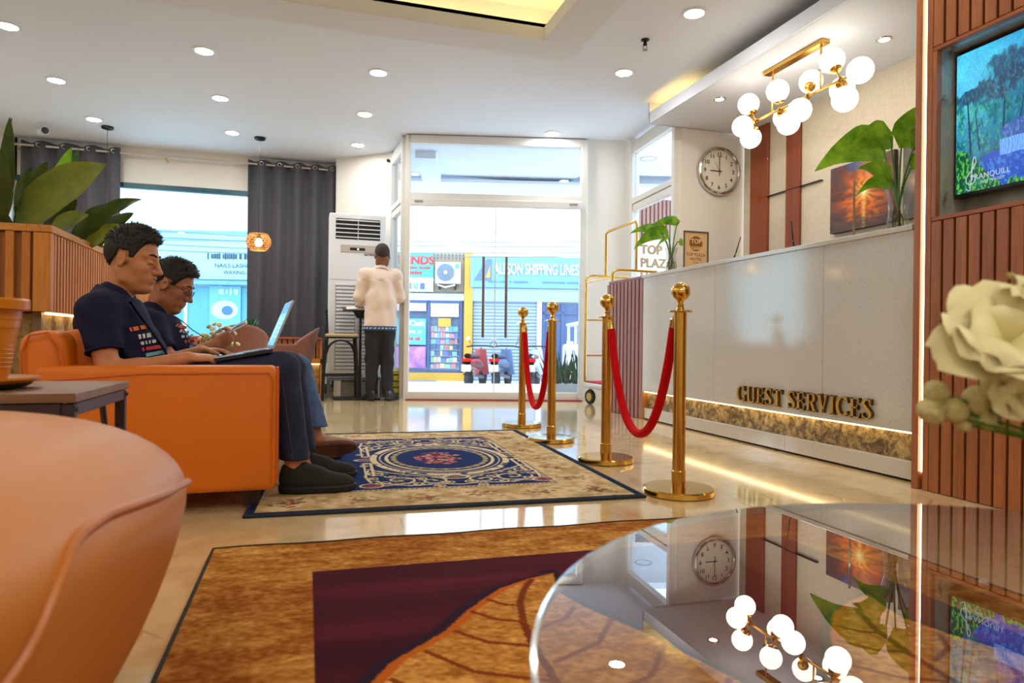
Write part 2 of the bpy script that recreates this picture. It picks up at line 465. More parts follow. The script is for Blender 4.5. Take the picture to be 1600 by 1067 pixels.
SMOKE = glass('smoked_table_glass', (.86, .84, .82, 1), 2.6, 1.5)
SOIL = plain('soil', S(60, 42, 28), .95)
FLOWERW = plain('cream_petal', S(232, 222, 166), .6, var=.06, vscale=30, Subsurface_Weight=.15, Subsurface_Radius=(.01, .01, .005))
GREENL = plain('leaf_green', S(74, 128, 34), .35, var=.2, vscale=18)

def floor_mat():
    t = NT('polished_marble'); v = t.pos()
    a = t.noise(v, 1.6, 6, .6, 1.2); b = t.noise(v, 7, 5, .6, .4)
    base = t.ramp(t.mix(.4, a, b), [(.35, S(206, 174, 122)), (.5, S(226, 198, 148)), (.65, S(236, 212, 166))])
    vo = t.n('ShaderNodeTexVoronoi', feature='DISTANCE_TO_EDGE'); vo.inputs['Scale'].default_value = 3.4
    mp = t.mix(.12, v, t.n('ShaderNodeTexNoise').outputs['Color']); t.l(mp, vo.inputs['Vector'])
    vein = t.ramp(vo.outputs['Distance'], [(0, (1, 1, 1, 1)), (.012, (0, 0, 0, 1))])
    vm = t.mix(1, vein, t.ramp(t.noise(v, 2.3, 3), [(.5, (0, 0, 0, 1)), (.62, (1, 1, 1, 1))]), 'MULTIPLY')
    col = t.mix(vm, base, S(186, 150, 104))
    t.bsdf(col, .075, 0, t.bump(t.noise(v, 2.2, 2), .008, .01), Specular_IOR_Level=.7, Coat_Weight=.55, Coat_IOR=1.6, Coat_Roughness=.12); return t.m
FLOOR = floor_mat()
def quartz():
    t = NT('white_quartz'); v = t.pos(); vo = t.n('ShaderNodeTexVoronoi'); vo.inputs['Scale'].default_value = 85; t.l(v, vo.inputs['Vector'])
    sp = t.ramp(vo.outputs['Distance'], [(.0, (1, 1, 1, 1)), (.30, (0, 0, 0, 1))])
    gate = t.ramp(t.noise(v, 40, 2), [(.47, (0, 0, 0, 1)), (.52, (1, 1, 1, 1))])
    col = t.mix(t.mix(1, sp, gate, 'MULTIPLY'), S(203, 201, 197), S(146, 136, 122))
    t.bsdf(col, .10, 0, Specular_IOR_Level=.7); return t.m
QUARTZ = quartz()
def gold_marble():
    t = NT('brown_gold_marble'); v = t.pos()
    col = t.ramp(t.noise(v, 17, 9, .75, .5), [(.34, S(44, 34, 26)), (.46, S(112, 92, 62)), (.56, S(172, 146, 96)), (.7, S(208, 190, 146))])
    t.bsdf(col, .25); return t.m
GMARBLE = gold_marble()
def grey_marble():
    t = NT('grey_veined_marble'); v = t.pos()
    col = t.ramp(t.noise(v, 4, 7, .65, 2.2), [(.34, S(104, 84, 60)), (.42, S(150, 144, 134)), (.62, S(166, 160, 150)), (.7, S(170, 138, 92))])
    t.bsdf(col, .2); return t.m
NMARBLE = grey_marble()
def grasscloth():
    t = NT('grasscloth_wallpaper'); a = t.noise(t.pos((1, 1, .04)), 260, 2); b = t.noise(t.pos((1, .04, 1)), 200, 2)
    f = t.mix(.5, a, b); col = t.ramp(f, [(.35, S(206, 192, 170)), (.65, S(226, 216, 198))])
    t.bsdf(col, .8, 0, t.bump(f, .25, .002)); return t.m
GRASS = grasscloth()
def stone_clad():
    t = NT('rough_travertine'); v = t.pos()
    col = t.ramp(t.noise(v, 14, 8, .7), [(.3, S(96, 70, 36)), (.5, S(184, 150, 92)), (.7, S(222, 200, 150))])
    n = t.bump(t.noise(v, 34, 8, .75), .9, .03); t.bsdf(col, .9, 0, n); return t.m
STONE = stone_clad()

# ------------------------------------------------------------------ setting
TRAY = (-2.05, .65, 1.76, 4.68)     # ceiling opening x0,y0,x1,y1
XL, XR, YB, YF, ZC = -3.22, 4.17, -2.0, 9.13, 2.95
DP0, DT, DN = Vector((2.04, 7.29, 0)), Vector((.9703, -.2419, 0)), Vector((.2419, .9703, 0))
def EX(s, d, z): return DP0 + DT * s + DN * d + Vector((0, 0, z))
EXR = math.atan2(DT.y, DT.x)
def st(name, mb, mat, label=None, smooth=False):
    o = mb.build(name, mat, None, smooth); tag(o, label, None, None, 'structure'); return o
fp = [(-3.3, YB), (4.3, YB), (4.3, 5.78), (3.5, 5.78), (3.52, 6.93), (1.04, 7.55), (1.0, 8.32), (.36, 8.82), (.36, 9.2), (-3.3, 9.2)]
st('floor', MB().prism(fp, -.06, 0), FLOOR, 'polished beige marble floor of the lobby')
b = MB()
for x0, y0, x1, y1 in ((XL, TRAY[3], 3.6, 9.2), (XL, YB, 3.6, TRAY[1]), (XL, TRAY[1], TRAY[0], TRAY[3]), (TRAY[2], TRAY[1], 3.6, TRAY[3])):
    b.prism([(x0, y0), (x1, y0), (x1, y1), (x0, y1)], ZC, ZC + .05)
b.box((-.15, 2.66, 3.13), (4.1, 4.3, .05))                           # raised tray top
for c, d in (((TRAY[0] - .02, 2.66, 3.03), (.04, 4.1, .17)), ((TRAY[2] + .02, 2.66, 3.03), (.04, 4.1, .17)), ((-.15, TRAY[1] - .02, 3.03), (3.9, .04, .17)), ((-.15, TRAY[3] + .02, 3.03), (3.9, .04, .17))): b.box(c, d)
ceil = st('ceiling', b, CEIL, 'white plaster ceiling with a raised tray')
# dropped frame round the tray, with its lip and warm strip
fo, fi = (-2.2, .5, 1.9, 4.82), (-1.9, .8, 1.6, 4.52)
b = MB()
for x0, y0, x1, y1 in ((fo[0], fi[3], fo[2], fo[3]), (fo[0], fo[1], fo[2], fi[1]), (fo[0], fi[1], fi[0], fi[3]), (fi[2], fi[1], fo[2], fi[3])):
    b.prism([(x0, y0), (x1, y0), (x1, y1), (x0, y1)], 2.80, 2.815)
for x0, y0, x1, y1 in ((fo[0], TRAY[3], fo[2], fo[3]), (fo[0], fo[1], fo[2], TRAY[1]), (fo[0], TRAY[1], TRAY[0], TRAY[3]), (TRAY[2], TRAY[1], fo[2], TRAY[3])):
    b.prism([(x0, y0), (x1, y0), (x1, y1), (x0, y1)], 2.815, 2.951)
for x0, y0, x1, y1 in ((fi[0] - .02, fi[3], fi[2] + .02, fi[3] + .02), (fi[0] - .02, fi[1] - .02, fi[2] + .02, fi[1]), (fi[0] - .02, fi[1], fi[0], fi[3]), (fi[2], fi[1], fi[2] + .02, fi[3])):
    b.prism([(x0, y0), (x1, y0), (x1, y1), (x0, y1)], 2.815, 2.895)
tr = st('trim_1', b, CEIL, 'dropped white frame around the ceiling tray')
MB().box((-.15, 4.60, 2.835), (3.5, .03, .015)).box((1.68, 2.6, 2.835), (.03, 3.9, .015)).box((-1.98, 2.6, 2.835), (.03, 3.9, .015)).box((-.15, .72, 2.835), (3.5, .03, .015)).build('cove_light_strip', COVEM, tr)
# soffit over the reception
b = MB().box((3.671, 1.88, 2.765), (1.078, 7.76, .03)).box((3.12, 1.88, 2.8025), (.02, 7.76, .105)).box((3.54, 5.765, 2.85), (.86, .03, .2)).box((3.58, 1.9, 2.86), (.04, 7.7, .19))
so = st('trim_2', b, CEIL, 'dropped white soffit above the reception desk')
MB().box((3.2, 5.42, 2.79), (.03, .55, .012)).build('cove_light_strip', COVEM, so)
# walls
st('wall_left', MB().box((XL - .05, 3.6, 1.45), (.1, 11.4, 3.0)), WHITE, 'plain white side wall')
st('wall_behind', MB().box((.5, YB - .05, 1.45), (7.6, .1, 3.0)), WHITE, 'plain white wall at the back of the lobby')
st('wall_right', MB().box((XR + .05, 1.85, 1.4), (.1, 7.8, 2.8)), GRASS, 'beige grasscloth wall behind the reception desk')
st('wall_far_right', MB().box((3.83, 5.82, 1.4), (.72, .1, 2.8)), WHITE, 'cream wall the clock hangs on')
st('wall_entrance', MB().prism([(3.03, 7.045), (3.55, 6.915), (3.57, 7.02), (3.06, 7.15)], 0, ZC), WHITE, 'white pier beside the glass entrance')
st('wall_column', MB().prism([(.36, 8.82), (.985, 8.31), (1.06, 8.31), (1.06, 9.3), (.36, 9.3)], 0, ZC), WHITE, 'white column behind the air conditioner')
b = MB().box((-1.43, YF + .06, 2.735), (3.58, .12, .43)).box((-1.43, YF + .06, .2), (3.58, .12, .4)).box((-3.3, YF + .06, 1.45), (.2, .12, 3))
st('wall_window', b, WHITE, 'white wall around the street window')
# street window
w1 = thing('window_1', (-1.43, YF, .4), 'wide street window with teal frame and blue film', None, None, 'structure')
for c, d in (((-1.43, YF + .04, 2.49), (3.58, .09, .06)), ((-1.43, YF + .04, .43), (3.58, .09, .06)), ((-3.17, YF + .04, 1.46), (.06, .09, 2.0)), ((.33, YF + .04, 1.46), (.06, .09, 2.0))):
    MB().box(c, d, ch=.004).build('frame_bar', TEALF, w1)
MB().box((-1.43, YF + .05, 1.46), (3.46, .008, 2.0)).build('pane', GLASS_B, w1)
# glass entrance
d1 = thing('door_1', EX(0, 0, 0), 'white framed double glass entrance door', None, None, 'structure')
MX = Matrix((DT, DN, Vector((0, 0, 1)))).transposed()
def exbox(name, s, d, z, dim, mat, parent, ch=.004):
    return MB().box(EX(s, d, z), dim, M=MX, ch=ch).build(name, mat, parent)
exbox('jamb', -.985, 0, 1.47, (.055, .1, 2.94), FRAME_W, d1); exbox('jamb', .985, 0, 1.47, (.075, .1, 2.94), FRAME_W, d1)
exbox('header', 0, 0, 2.895, (1.96, .1, .09), FRAME_W, d1)
exbox('transom_bar', 0, 0, 2.265, (1.92, .09, .07), FRAME_W, d1)
exbox('sliding_rail', 0, -.05, 2.19, (1.92, .06, .075), FRAME_W, d1)
for s in (-.86, .86): exbox('sensor', s, -.085, 2.2, (.09, .012, .02), PLASTIC_G, d1, .002)
exbox('threshold', 0, 0, .045, (1.96, .09, .09), FRAME_W, d1)
exbox('floor_track', 0, -.075, .006, (1.96, .04, .012), plain('red_track', S(150, 40, 36), .5), d1, .001)
exbox('pane', 0, .01, 2.58, (1.92, .008, .56), GLASS, d1, 0)
for s in (-.481, .481):
    p = exbox('door_leaf', s, 0, 1.12, (.95, .01, 2.07), GLASS, d1, 0)
    hs = -.135 if s < 0 else .12
    h = MB().tube([EX(hs, -.06, .7), EX(hs, -.06, 1.6)], .017, 12).build('handle', STEEL, p, True)
exbox('meeting_edge', -.005, -.006, 1.12, (.012, .012, 2.07), plain('pale_edge', S(220, 232, 236), .3), d1, .002)
# left and right glass returns of the entrance bay
def glass_return(name, a, b_, label, slats=None):
    a, b_ = Vector(a), Vector(b_); t = (b_ - a).normalized(); n = Vector((-t.y, t.x, 0)); L = (b_ - a).length
    o = thing(name, a, label, None, None, 'structure'); M_ = Matrix((t, n, Vector((0, 0, 1)))).transposed()
    def bx(nm, s, z, dim, mat, off=0): MB().box(a + t * s + n * off + Vector((0, 0, z)), dim, M=M_, ch=.003 if mat is FRAME_W else 0).build(nm, mat, o)
    for s in (.03, L - .03): bx('jamb', s, 1.47, (.06, .09, 2.94), FRAME_W)
    bx('header', L / 2, 2.85, (L - .12, .08, .13), FRAME_W); bx('transom_bar', L / 2, 2.245, (L - .12, .08, .06), FRAME_W); bx('sliding_rail', L / 2, 2.17, (L - .12, .06, .075), FRAME_W, .0)
    bx('bottom_rail', L / 2, .05, (L - .12, .08, .1), FRAME_W)
    bx('pane', L / 2, 2.53, (L - .12, .008, .51), GLASS); bx('pane', L / 2, 1.12, (L - .12, .008, 2.03), GLASS)
glass_return('window_2', (1.02, 8.31, 0), (1.06, 7.56, 0), 'narrow glass side panel left of the entrance')
glass_return('window_3', (3.53, 6.88, 0), (3.45, 5.79, 0), 'glass side panel between entrance and clock wall')

# ceiling lights
dl = [(-2.125, 5.866), (-2.15, 6.97), (-2.147, 8.09), (-.793, 5.867), (-.797, 6.973), (-.797, 8.099), (.576, 5.859), (.557, 6.98), (.57, 8.108), (2.552, 4.096), (2.558, 5.183), (2.57, 6.943), (2.3, 2.4), (2.3, .5), (-2.6, 4.2), (-2.6, 2.2), (.9, -.6), (-.5, -.6), (-1.9, -.6), (2.3, -1.2), (-.5, -1.6), (.9, -1.6)]  # lamps beyond the visible rows are unseen, added to brighten the foreground
dlab = ['round ceiling downlight at the top left corner of the photo', 'round ceiling downlight on the left, between corner light and leftmost pendant', 'round ceiling downlight beside the leftmost pendant rose',
  'round ceiling downlight left of the tray, nearest of its row of three', 'round ceiling downlight, middle of the row above the seated men', 'round ceiling downlight above the rattan pendant, farthest of its row',
  'round ceiling downlight nearest the tray corner, first of the row over the standing man', 'round ceiling downlight, middle of the row over the standing man', 'round ceiling downlight in front of the air conditioner column',
  'round ceiling downlight close to the soffit and sprinkler, nearest of its row', 'round ceiling downlight below the sprinkler, between tray and soffit', 'round ceiling downlight just inside the glass entrance']
ring = MB().lathe([(.064, -.001), (.066, -.009), (.085, -.007), (.087, 0)], n=32); ring_me = mesh_from('rim', ring.V, ring.F, PLASTIC_W, True)
disc = MB().lathe([(.0, -.0065), (.066, -.0065)], n=32); disc_me = mesh_from('diffuser', disc.V, disc.F, LIGHTW)
for i, (x, y) in enumerate(dl):
    lab = dlab[i] if i < len(dlab) else 'added round ceiling downlight out of view, %s' % ('above the television wall', 'above the near end of the television wall', 'beside the left wall near the planter', 'beside the left wall near the armchair', 'behind the glass table', 'behind the tan armchair', 'in the back left corner', 'in the back right corner', 'nearest the back wall, left one', 'nearest the back wall, right one')[i - len(dlab)]
    o = thing('ceiling_downlight', (x, y, ZC), lab, 'light', 'round ceiling downlights'); link('rim', ring_me, o); link('diffuser', disc_me, o)
ring2 = MB().lathe([(.034, -.001), (.034, -.006), (.05, -.005), (.052, 0)], n=24); ring2_me = mesh_from('rim', ring2.V, ring2.F, CHROME, True)
disc2 = MB().lathe([(.0, -.003), (.034, -.003)], n=20); disc2_me = mesh_from('diffuser', disc2.V, disc2.F, MINIW)
for i, (x, y, l) in enumerate(((3.36, 4.98, 'small recessed spotlight left of the globe chandelier'), (3.75, 4.75, 'small recessed spotlight behind the left globes of the chandelier'), (3.75, 4.2, 'small recessed spotlight behind the middle of the chandelier'), (3.75, 3.65, 'small recessed spotlight right of the chandelier canopy'), (3.75, 3.05, 'small recessed spotlight beside the slatted television wall'))):
    o = thing('recessed_spotlight', (x, y, 2.75), l, 'light', 'small spotlights in the soffit'); link('rim', ring2_me, o); link('diffuser', disc2_me, o)
# ------------------------------------------------------------------ reception desk
desk = thing('reception_desk', (3.1, 3.9, 0), 'long white speckled quartz reception desk with mahogany slatted end', 'desk')
def dbox(nm, x0, x1, y0, y1, z0, z1, mat, ch=.002, parent=None):
    return MB().box(((x0 + x1) / 2, (y0 + y1) / 2, (z0 + z1) / 2), (x1 - x0, y1 - y0, z1 - z0), ch=ch).build(nm, mat, parent or desk)
dbox('core', 2.86, 3.30, 2.53, 5.98, .0, 1.2, plain('desk_carcass', S(190, 180, 170), .6))
for y0, y1 in ((2.535, 3.125), (3.127, 4.182), (4.184, 4.71), (4.712, 5.25)):
    dbox('front_panel', 2.80, 2.86, y0, y1, .245, 1.222, QUARTZ, .0015)
dbox('countertop', 2.79, 3.42, 2.535, 5.27, 1.222, 1.25, QUARTZ, .004)
dbox('countertop', 2.82, 3.42, 5.27, 5.99, 1.222, 1.25, REDW, .004)
for y0, y1 in ((2.535, 3.22), (3.223, 4.0), (4.003, 4.75), (4.753, 5.25)): dbox('marble_band', 2.845, 2.86, y0, y1, .10, .245, GMARBLE, .001)
for y0, y1 in ((2.535, 3.45), (3.453, 4.35), (4.353, 5.25)): dbox('plinth_panel', 2.815, 2.86, y0, y1, .012, .10, QUARTZ, .002)
dbox('shadow_gap', 2.83, 2.86, 2.535, 5.25, .0, .012, DARK, 0)
dbox('light_strip', 2.815, 2.835, 2.54, 5.24, .236, .243, DESKM, 0)
dbox('end_backing', 2.83, 2.86, 5.252, 5.99, .0, 1.222, TEAK_D, 0)
sl = boxmesh('slat', (.03, .052, 1.215), PINK, .003)
copies('slat', sl, [(2.815, 5.288 + i * .0740, .61) for i in range(10)], desk)
dbox('trim_strip', 2.80, 2.86, 5.24, 5.262, 0, .245, wood('gold_oak_trim', S(150, 92, 36), S(196, 136, 66), 'z'), .002)
dbox('dark_end', 2.81, 3.4, 2.505, 2.533, .24, 1.23, plain('dark_end_panel', S(40, 20, 16), .4), .002)

# raised gold lettering, drawn as ribbons of changing width
def ribbon(P, Wd):
    q = []
    for i, p in enumerate(P):
        a = P[max(i - 1, 0)]; c = P[min(i + 1, len(P) - 1)]; d = (c[0] - a[0], c[1] - a[1]); L = math.hypot(*d) or 1
        n = (-d[1] / L, d[0] / L); q.append(((p[0] + n[0] * Wd[i] / 2, p[1] + n[1] * Wd[i] / 2), (p[0] - n[0] * Wd[i] / 2, p[1] - n[1] * Wd[i] / 2)))
    return [[q[i][1], q[i + 1][1], q[i + 1][0], q[i][0]] for i in range(len(q) - 1)]
def rc(x0, y0, x1, y1): return [[(x0, y0), (x1, y0), (x1, y1), (x0, y1)]]
def arc(cx, cy, rx, ry, a0, a1, n=14): return [(cx + rx * math.cos(R(a0 + (a1 - a0) * i / n)), cy + ry * math.sin(R(a0 + (a1 - a0) * i / n))) for i in range(n + 1)]
def thick(P, t0=.06, t1=.19, cx=0):   # thick where the stroke runs upright
    out = []
    for i in range(len(P)):
        a = P[max(i - 1, 0)]; c = P[min(i + 1, len(P) - 1)]; d = (c[0] - a[0], c[1] - a[1]); L = math.hypot(*d) or 1
        out.append(t0 + (t1 - t0) * abs(d[1] / L) ** 1.5)
    return out
def gl(ch):
    st_, s_ = .17, .05
    if ch == 'I': return rc(.1, 0, .27, 1) + rc(0, 0, .37, s_) + rc(0, 1 - s_, .37, 1), .37
    if ch == 'T': return rc(.3, 0, .47, 1) + rc(.19, 0, .58, s_) + rc(0, .93, .77, 1) + rc(0, .74, .05, 1) + rc(.72, .74, .77, 1), .77
    if ch == 'E': return rc(.09, 0, .26, 1) + rc(0, 0, .66, .06) + rc(0, .94, .63, 1) + rc(.2, .48, .5, .54) + rc(.61, 0, .66, .26) + rc(.58, .76, .63, 1) + rc(.46, .38, .5, .64), .68
    if ch == 'U':
        P = [(.18, .98), (.18, .35)] + arc(.455, .3, .275, .27, 180, 350, 12) + [(.74, .95)]; Wd = [.17, .17] + [.17 - .11 * i / 12 for i in range(13)] + [.06]
        return ribbon(P, Wd) + rc(0, .95, .36, 1) + rc(.6, .95, .88, 1), .88
    if ch == 'V': return ribbon([(.12, 1), (.42, .02)], [.19, .17]) + ribbon([(.40, .02), (.68, 1)], [.07, .06]) + rc(0, .95, .3, 1) + rc(.54, .95, .82, 1), .80
    if ch == 'R':
        P = [(.2, .95), (.42, .95)] + arc(.42, .73, .2, .22, 80, -80, 10) + [(.42, .5), (.2, .5)]
        return rc(.09, 0, .26, 1) + rc(0, 0, .36, s_) + rc(0, .95, .3, 1) + ribbon(P, thick(P, .06, .17)) + ribbon([(.42, .5), (.64, .06), (.74, .02)], [.17, .17, .08]) + rc(.62, 0, .8, .05), .78
    if ch == 'S':
        P = arc(.33, .745, .22, .22, 20, 180, 10) + [(.2, .62), (.42, .43)] + arc(.32, .25, .23, .21, 20, -150, 12)
        Wd = [.05 + .0 * i for i in range(4)] + [.08, .11, .14, .17, .18, .18, .19] + [.2, .2] + [.18, .17, .16, .13, .1, .07, .05, .05, .05, .05, .05, .05, .05]
        return ribbon(P, Wd[:len(P)]) + rc(.53, .7, .58, 1) + rc(.06, 0, .11, .3), .64
    P = arc(.46, .5, .37, .46, 40, 320, 22)
    q = ribbon(P, thick(P, .06, .19)) + rc(.74, .68, .79, 1)
    if ch == 'C': return q + rc(.72, .16, .77, .28), .82
    return q + rc(.68, .04, .84, .45) + rc(.58, .42, .92, .47), .92
sg = thing('sign_lettering', (2.795, 3.32, .28), 'raised gold serif letters reading GUEST SERVICES on desk front', 'sign')
LET = plain('letter_gold', S(226, 186, 100), .22, .9); LETS = plain('letter_edge', S(120, 90, 40), .3, .8)
HGT = .105; seq = 'GUEST SERVICES'; wid = [(.42 if c == ' ' else gl(c)[1] + .09) for c in seq]; kx = 1.138 / (sum(wid) * HGT)
y = 3.886; z0 = .280
for ch, w_ in zip(seq, wid):
    if ch != ' ':
        m = MB()
        for poly in gl(ch)[0]:
            V = [(2.778, y - px * HGT * kx, z0 + pz * HGT) for px, pz in poly] + [(2.80, y - px * HGT * kx, z0 + pz * HGT) for px, pz in poly]
            m.add(V, [(0, 1, 2, 3), (7, 6, 5, 4), (0, 4, 5, 1), (1, 5, 6, 2), (2, 6, 7, 3), (3, 7, 4, 0)])
        o = m.build('letter', LET, sg); o.data.materials.append(LETS)
        for p in o.data.polygons:
            if abs(p.normal.x) < .5: p.material_index = 1
    y -= w_ * HGT * kx

# ------------------------------------------------------------------ slatted television wall
tv = thing('wall_television', (2.9, 1.3, 0), 'teak slatted wall holding the television', None, None, 'structure')
def tbox(nm, x0, x1, y0, y1, z0, z1, mat, ch=.002): return MB().box(((x0 + x1) / 2, (y0 + y1) / 2, (z0 + z1) / 2), (x1 - x0, y1 - y0, z1 - z0), ch=ch).build(nm, mat, tv)
TY0, TY1 = .35, 2.352
for nm, z0_, z1_ in (('lower_backing', 0, 1.225), ('upper_backing', 2.02, 2.949)): tbox(nm, 2.745, 3.0, TY0 - .05, 2.46, z0_, z1_, TEAK_D, 0)
tbox('side_backing', 2.745, 3.0, TY1 + .01, 2.46, 1.225, 2.02, TEAK_D, 0)
tbox('end_backing', 2.745, 3.0, TY0 - .05, TY0 + .1, 1.225, 2.02, TEAK_D, 0)
tbox('niche_back', 2.90, 2.93, TY0, 2.4, 1.225, 2.02, NMARBLE, 0)
tbox('niche_side', 2.745, 2.90, TY1, 2.38, 1.245, 2.0, NMARBLE, 0)
for y0, y1 in ((2.06, TY1), (.1 + TY0, 2.058)): tbox('niche_sill', 2.745, 2.9, y0, y1, 1.225, 1.245, NMARBLE, .001)
tbox('niche_head', 2.745, 2.9, TY0, TY1, 2.0, 2.02, NMARBLE, 0)
for nm, z0_, z1_ in (('niche_rail', 1.228, 1.246), ('niche_rail', 2.0, 2.018)): tbox(nm, 2.718, 2.7445, TY0, TY1 + .02, z0_, z1_, TEAK_H)
tbox('niche_rail', 2.718, 2.7445, TY1, TY1 + .022, 1.2465, 1.9995, TEAK)
tbox('corner_board', 2.712, 2.75, 2.424, 2.458, 0, 2.949, TEAK); tbox('corner_board', 2.72, 2.75, 2.376, 2.407, 0, 2.949, TEAK)
tbox('light_strip', 2.730, 2.745, 2.411, 2.420, .08, 2.949, WALLM, 0)
tbox('light_strip', 2.726, 2.745, 1.987, 1.997, .22, 1.19, WALLM, 0)
lo = boxmesh('slat', (.028, .049, 1.224), TEAK, .003); hi = boxmesh('slat', (.028, .049, .928), TEAK, .003)
ys = [2.348 - i * .0605 for i in range(33)]
copies('slat', lo, [(2.732, y_, .614) for y_ in ys], tv); copies('slat', hi, [(2.732, y_, 2.484) for y_ in ys], tv)
# the television
TVY0, TVY1, TVZ0, TVZ1 = 1.22, 2.345, 1.333, 1.985
tvo = thing('television', (2.83, 1.79, 1.34), 'large flat television showing a blue forest and waterfall', 'television')
rbox('casing', (2.845, (TVY0 + TVY1) / 2, (TVZ0 + TVZ1) / 2), (.05, TVY1 - TVY0, TVZ1 - TVZ0), .004, BLACKP, tvo)
MB().box((2.885, 1.8, 1.65), (.04, .3, .3), ch=.003).build('wall_bracket', BLACKM, tvo)
def forest(w, h):
    Y, X = np.mgrid[0:h, 0:w]; u = 1.1 - np.abs((X / w * 3.3) % 2.2 - 1.1); v = 1 - Y / h            # the left third of the screen holds the composition seen here
    a = np.zeros((h, w, 3)); n1 = vnoise(h, w, 6, 12, 1, 5); n2 = vnoise(h, w, 14, 46, 2, 4); n3 = vnoise(h, w, 42, 150, 3, 3)
    sky = np.exp(-((u - .12) / .45) ** 2 - ((v - .22) / .42) ** 2) + .6 * np.exp(-((u - .75) / .3) ** 2 - ((v - .08) / .1) ** 2)
    a[:] = np.stack([10 + 70 * sky + 20 * n1, 84 + 96 * sky + 70 * n1 - 30 * v, 150 + 86 * sky + 40 * n1 - 50 * v], -1)
    def lay(m, c, al=1):
        nonlocal a
        k = (np.clip(m, 0, 1) * al)[..., None]; a = a * (1 - k) + np.array(c, float) * k
    lay(np.clip((n2 - .44) * 6, 0, 1) * (v > .28) * (v < .8), (12, 92, 112), .75); lay(np.clip((n3 - .5) * 7, 0, 1) * (v > .33) * (v < .74), (52, 160, 128), .6); lay(np.clip((n3 - .58) * 9, 0, 1) * (v > .3) * (v < .7) * (u < .45), (96, 190, 170), .5)
    for x0, y0, x1, y1, r_ in ((.16, .36, .21, .72, .016), (.66, .36, .64, .66, .016), (.27, .45, .33, .72, .010), (.90, .42, .84, .62, .010), (.66, .42, .76, .30, .009), (.66, .42, .56, .34, .008), (.16, .38, .08, .30, .006), (.18, .38, .25, .30, .006)):
        t = np.clip(((u - x0) * (x1 - x0) + (v - y0) * (y1 - y0)) / ((x1 - x0) ** 2 + (y1 - y0) ** 2), 0, 1)
        lay(np.hypot(u - x0 - t * (x1 - x0), (v - y0 - t * (y1 - y0)) * .9) < r_ * (.6 + .4 * t), (26, 52, 84), .85)
    for cx, cy, rx, ry in ((.72, .2, .36, .12), (.48, .31, .22, .07), (.95, .27, .3, .12), (.62, .38, .2, .05), (.18, .33, .16, .05)):
        d = ((u - cx) / rx) ** 2 + ((v - cy) / ry) ** 2; lay(np.clip((1.2 - d - 2.4 * (.62 - n2)) * 2.2, 0, 1), (40, 74, 108), .85); lay(np.clip((1.1 - d) * 2, 0, 1) * np.clip((n3 - .52) * 8, 0, 1), (70, 128, 140), .6)
    lay(((v > .76 - .10 * (u - .5)) & (u > .36)) * 1., (20, 74, 184), .92); lay(np.clip((n3 - .48) * 5, 0, 1) * (v > .8) * (u > .34), (76, 150, 238), .6)
    d = ((u - .95) / .34) ** 2 + ((v - .64) / .07) ** 2; lay(np.clip((1.1 - d) * 4, 0, 1), (60, 92, 170), .9); lay(np.clip((1.1 - d) * 4, 0, 1) * np.clip((n3 - .5) * 6, 0, 1), (120, 150, 214), .6)
    fall = (u > .60) & (v > .69) & (v < .79 + .015 * n2); lay(fall * 1., (70, 140, 236), .95); lay(fall * np.clip(.5 + .5 * np.sin(u * 190 + 16 * n2) * n3 * 1.6, 0, 1), (176, 214, 255), .6)
    fern = v > .68 + .30 * np.clip(u / .62, 0, 1) ** 1.2 + .14 * (n2 - .5); lay(fern, (10, 74, 52), .95); lay(fern * np.clip((n3 - .5) * 8, 0, 1), (90, 196, 70), .9); lay(fern * np.clip((n2 - .55) * 8, 0, 1), (40, 150, 110), .6)
    hf = vnoise(h, w, 100, 330, 91, 2); a = a * (.86 + .28 * hf)[..., None]
    return a
TVM = vcol('screen_image', .18, .95)
picture('screen', forest(760, 310), (2.8195, TVY1 - .008, TVZ0 + .016), (0, -(TVY1 - TVY0 - .016), 0), (0, 0, TVZ1 - TVZ0 - .024), TVM, tvo)
TXT = emit('screen_lettering', (.75, .88, 1, 1), .6)
text('TRANQUILL', .033, (2.818, 2.178, 1.408), (0, -1, 0), (0, 0, 1), TXT, 'caption', tvo, .0006)
text('JAZZ MELODY', .017, (2.818, 2.165, 1.382), (0, -1, 0), (0, 0, 1), TXT, 'caption', tvo, .0006)
def smooth_path(Q, n=5):
    out = []
    for i in range(len(Q) - 1):
        p0, p1, p2, p3 = [Vector(Q[max(0, min(len(Q) - 1, i + k))]) for k in (-1, 0, 1, 2)]
        for j in range(n):
            t = j / n; out.append(.5 * ((2 * p1) + (p2 - p0) * t + (2 * p0 - 5 * p1 + 4 * p2 - p3) * t * t + (3 * p1 - p0 - 3 * p2 + p3) * t ** 3))
    return out + [Vector(Q[-1])]
m = MB().tube(smooth_path([(2.818, 2.283, 1.362), (2.818, 2.27, 1.355), (2.818, 2.264, 1.372), (2.818, 2.256, 1.47), (2.818, 2.248, 1.50), (2.818, 2.240, 1.475), (2.818, 2.262, 1.44), (2.818, 2.284, 1.415), (2.818, 2.282, 1.39), (2.818, 2.26, 1.382), (2.818, 2.244, 1.395), (2.818, 2.248, 1.414), (2.818, 2.262, 1.41)]), .0018, 6)
m.build('clef_emblem', TXT, tvo)

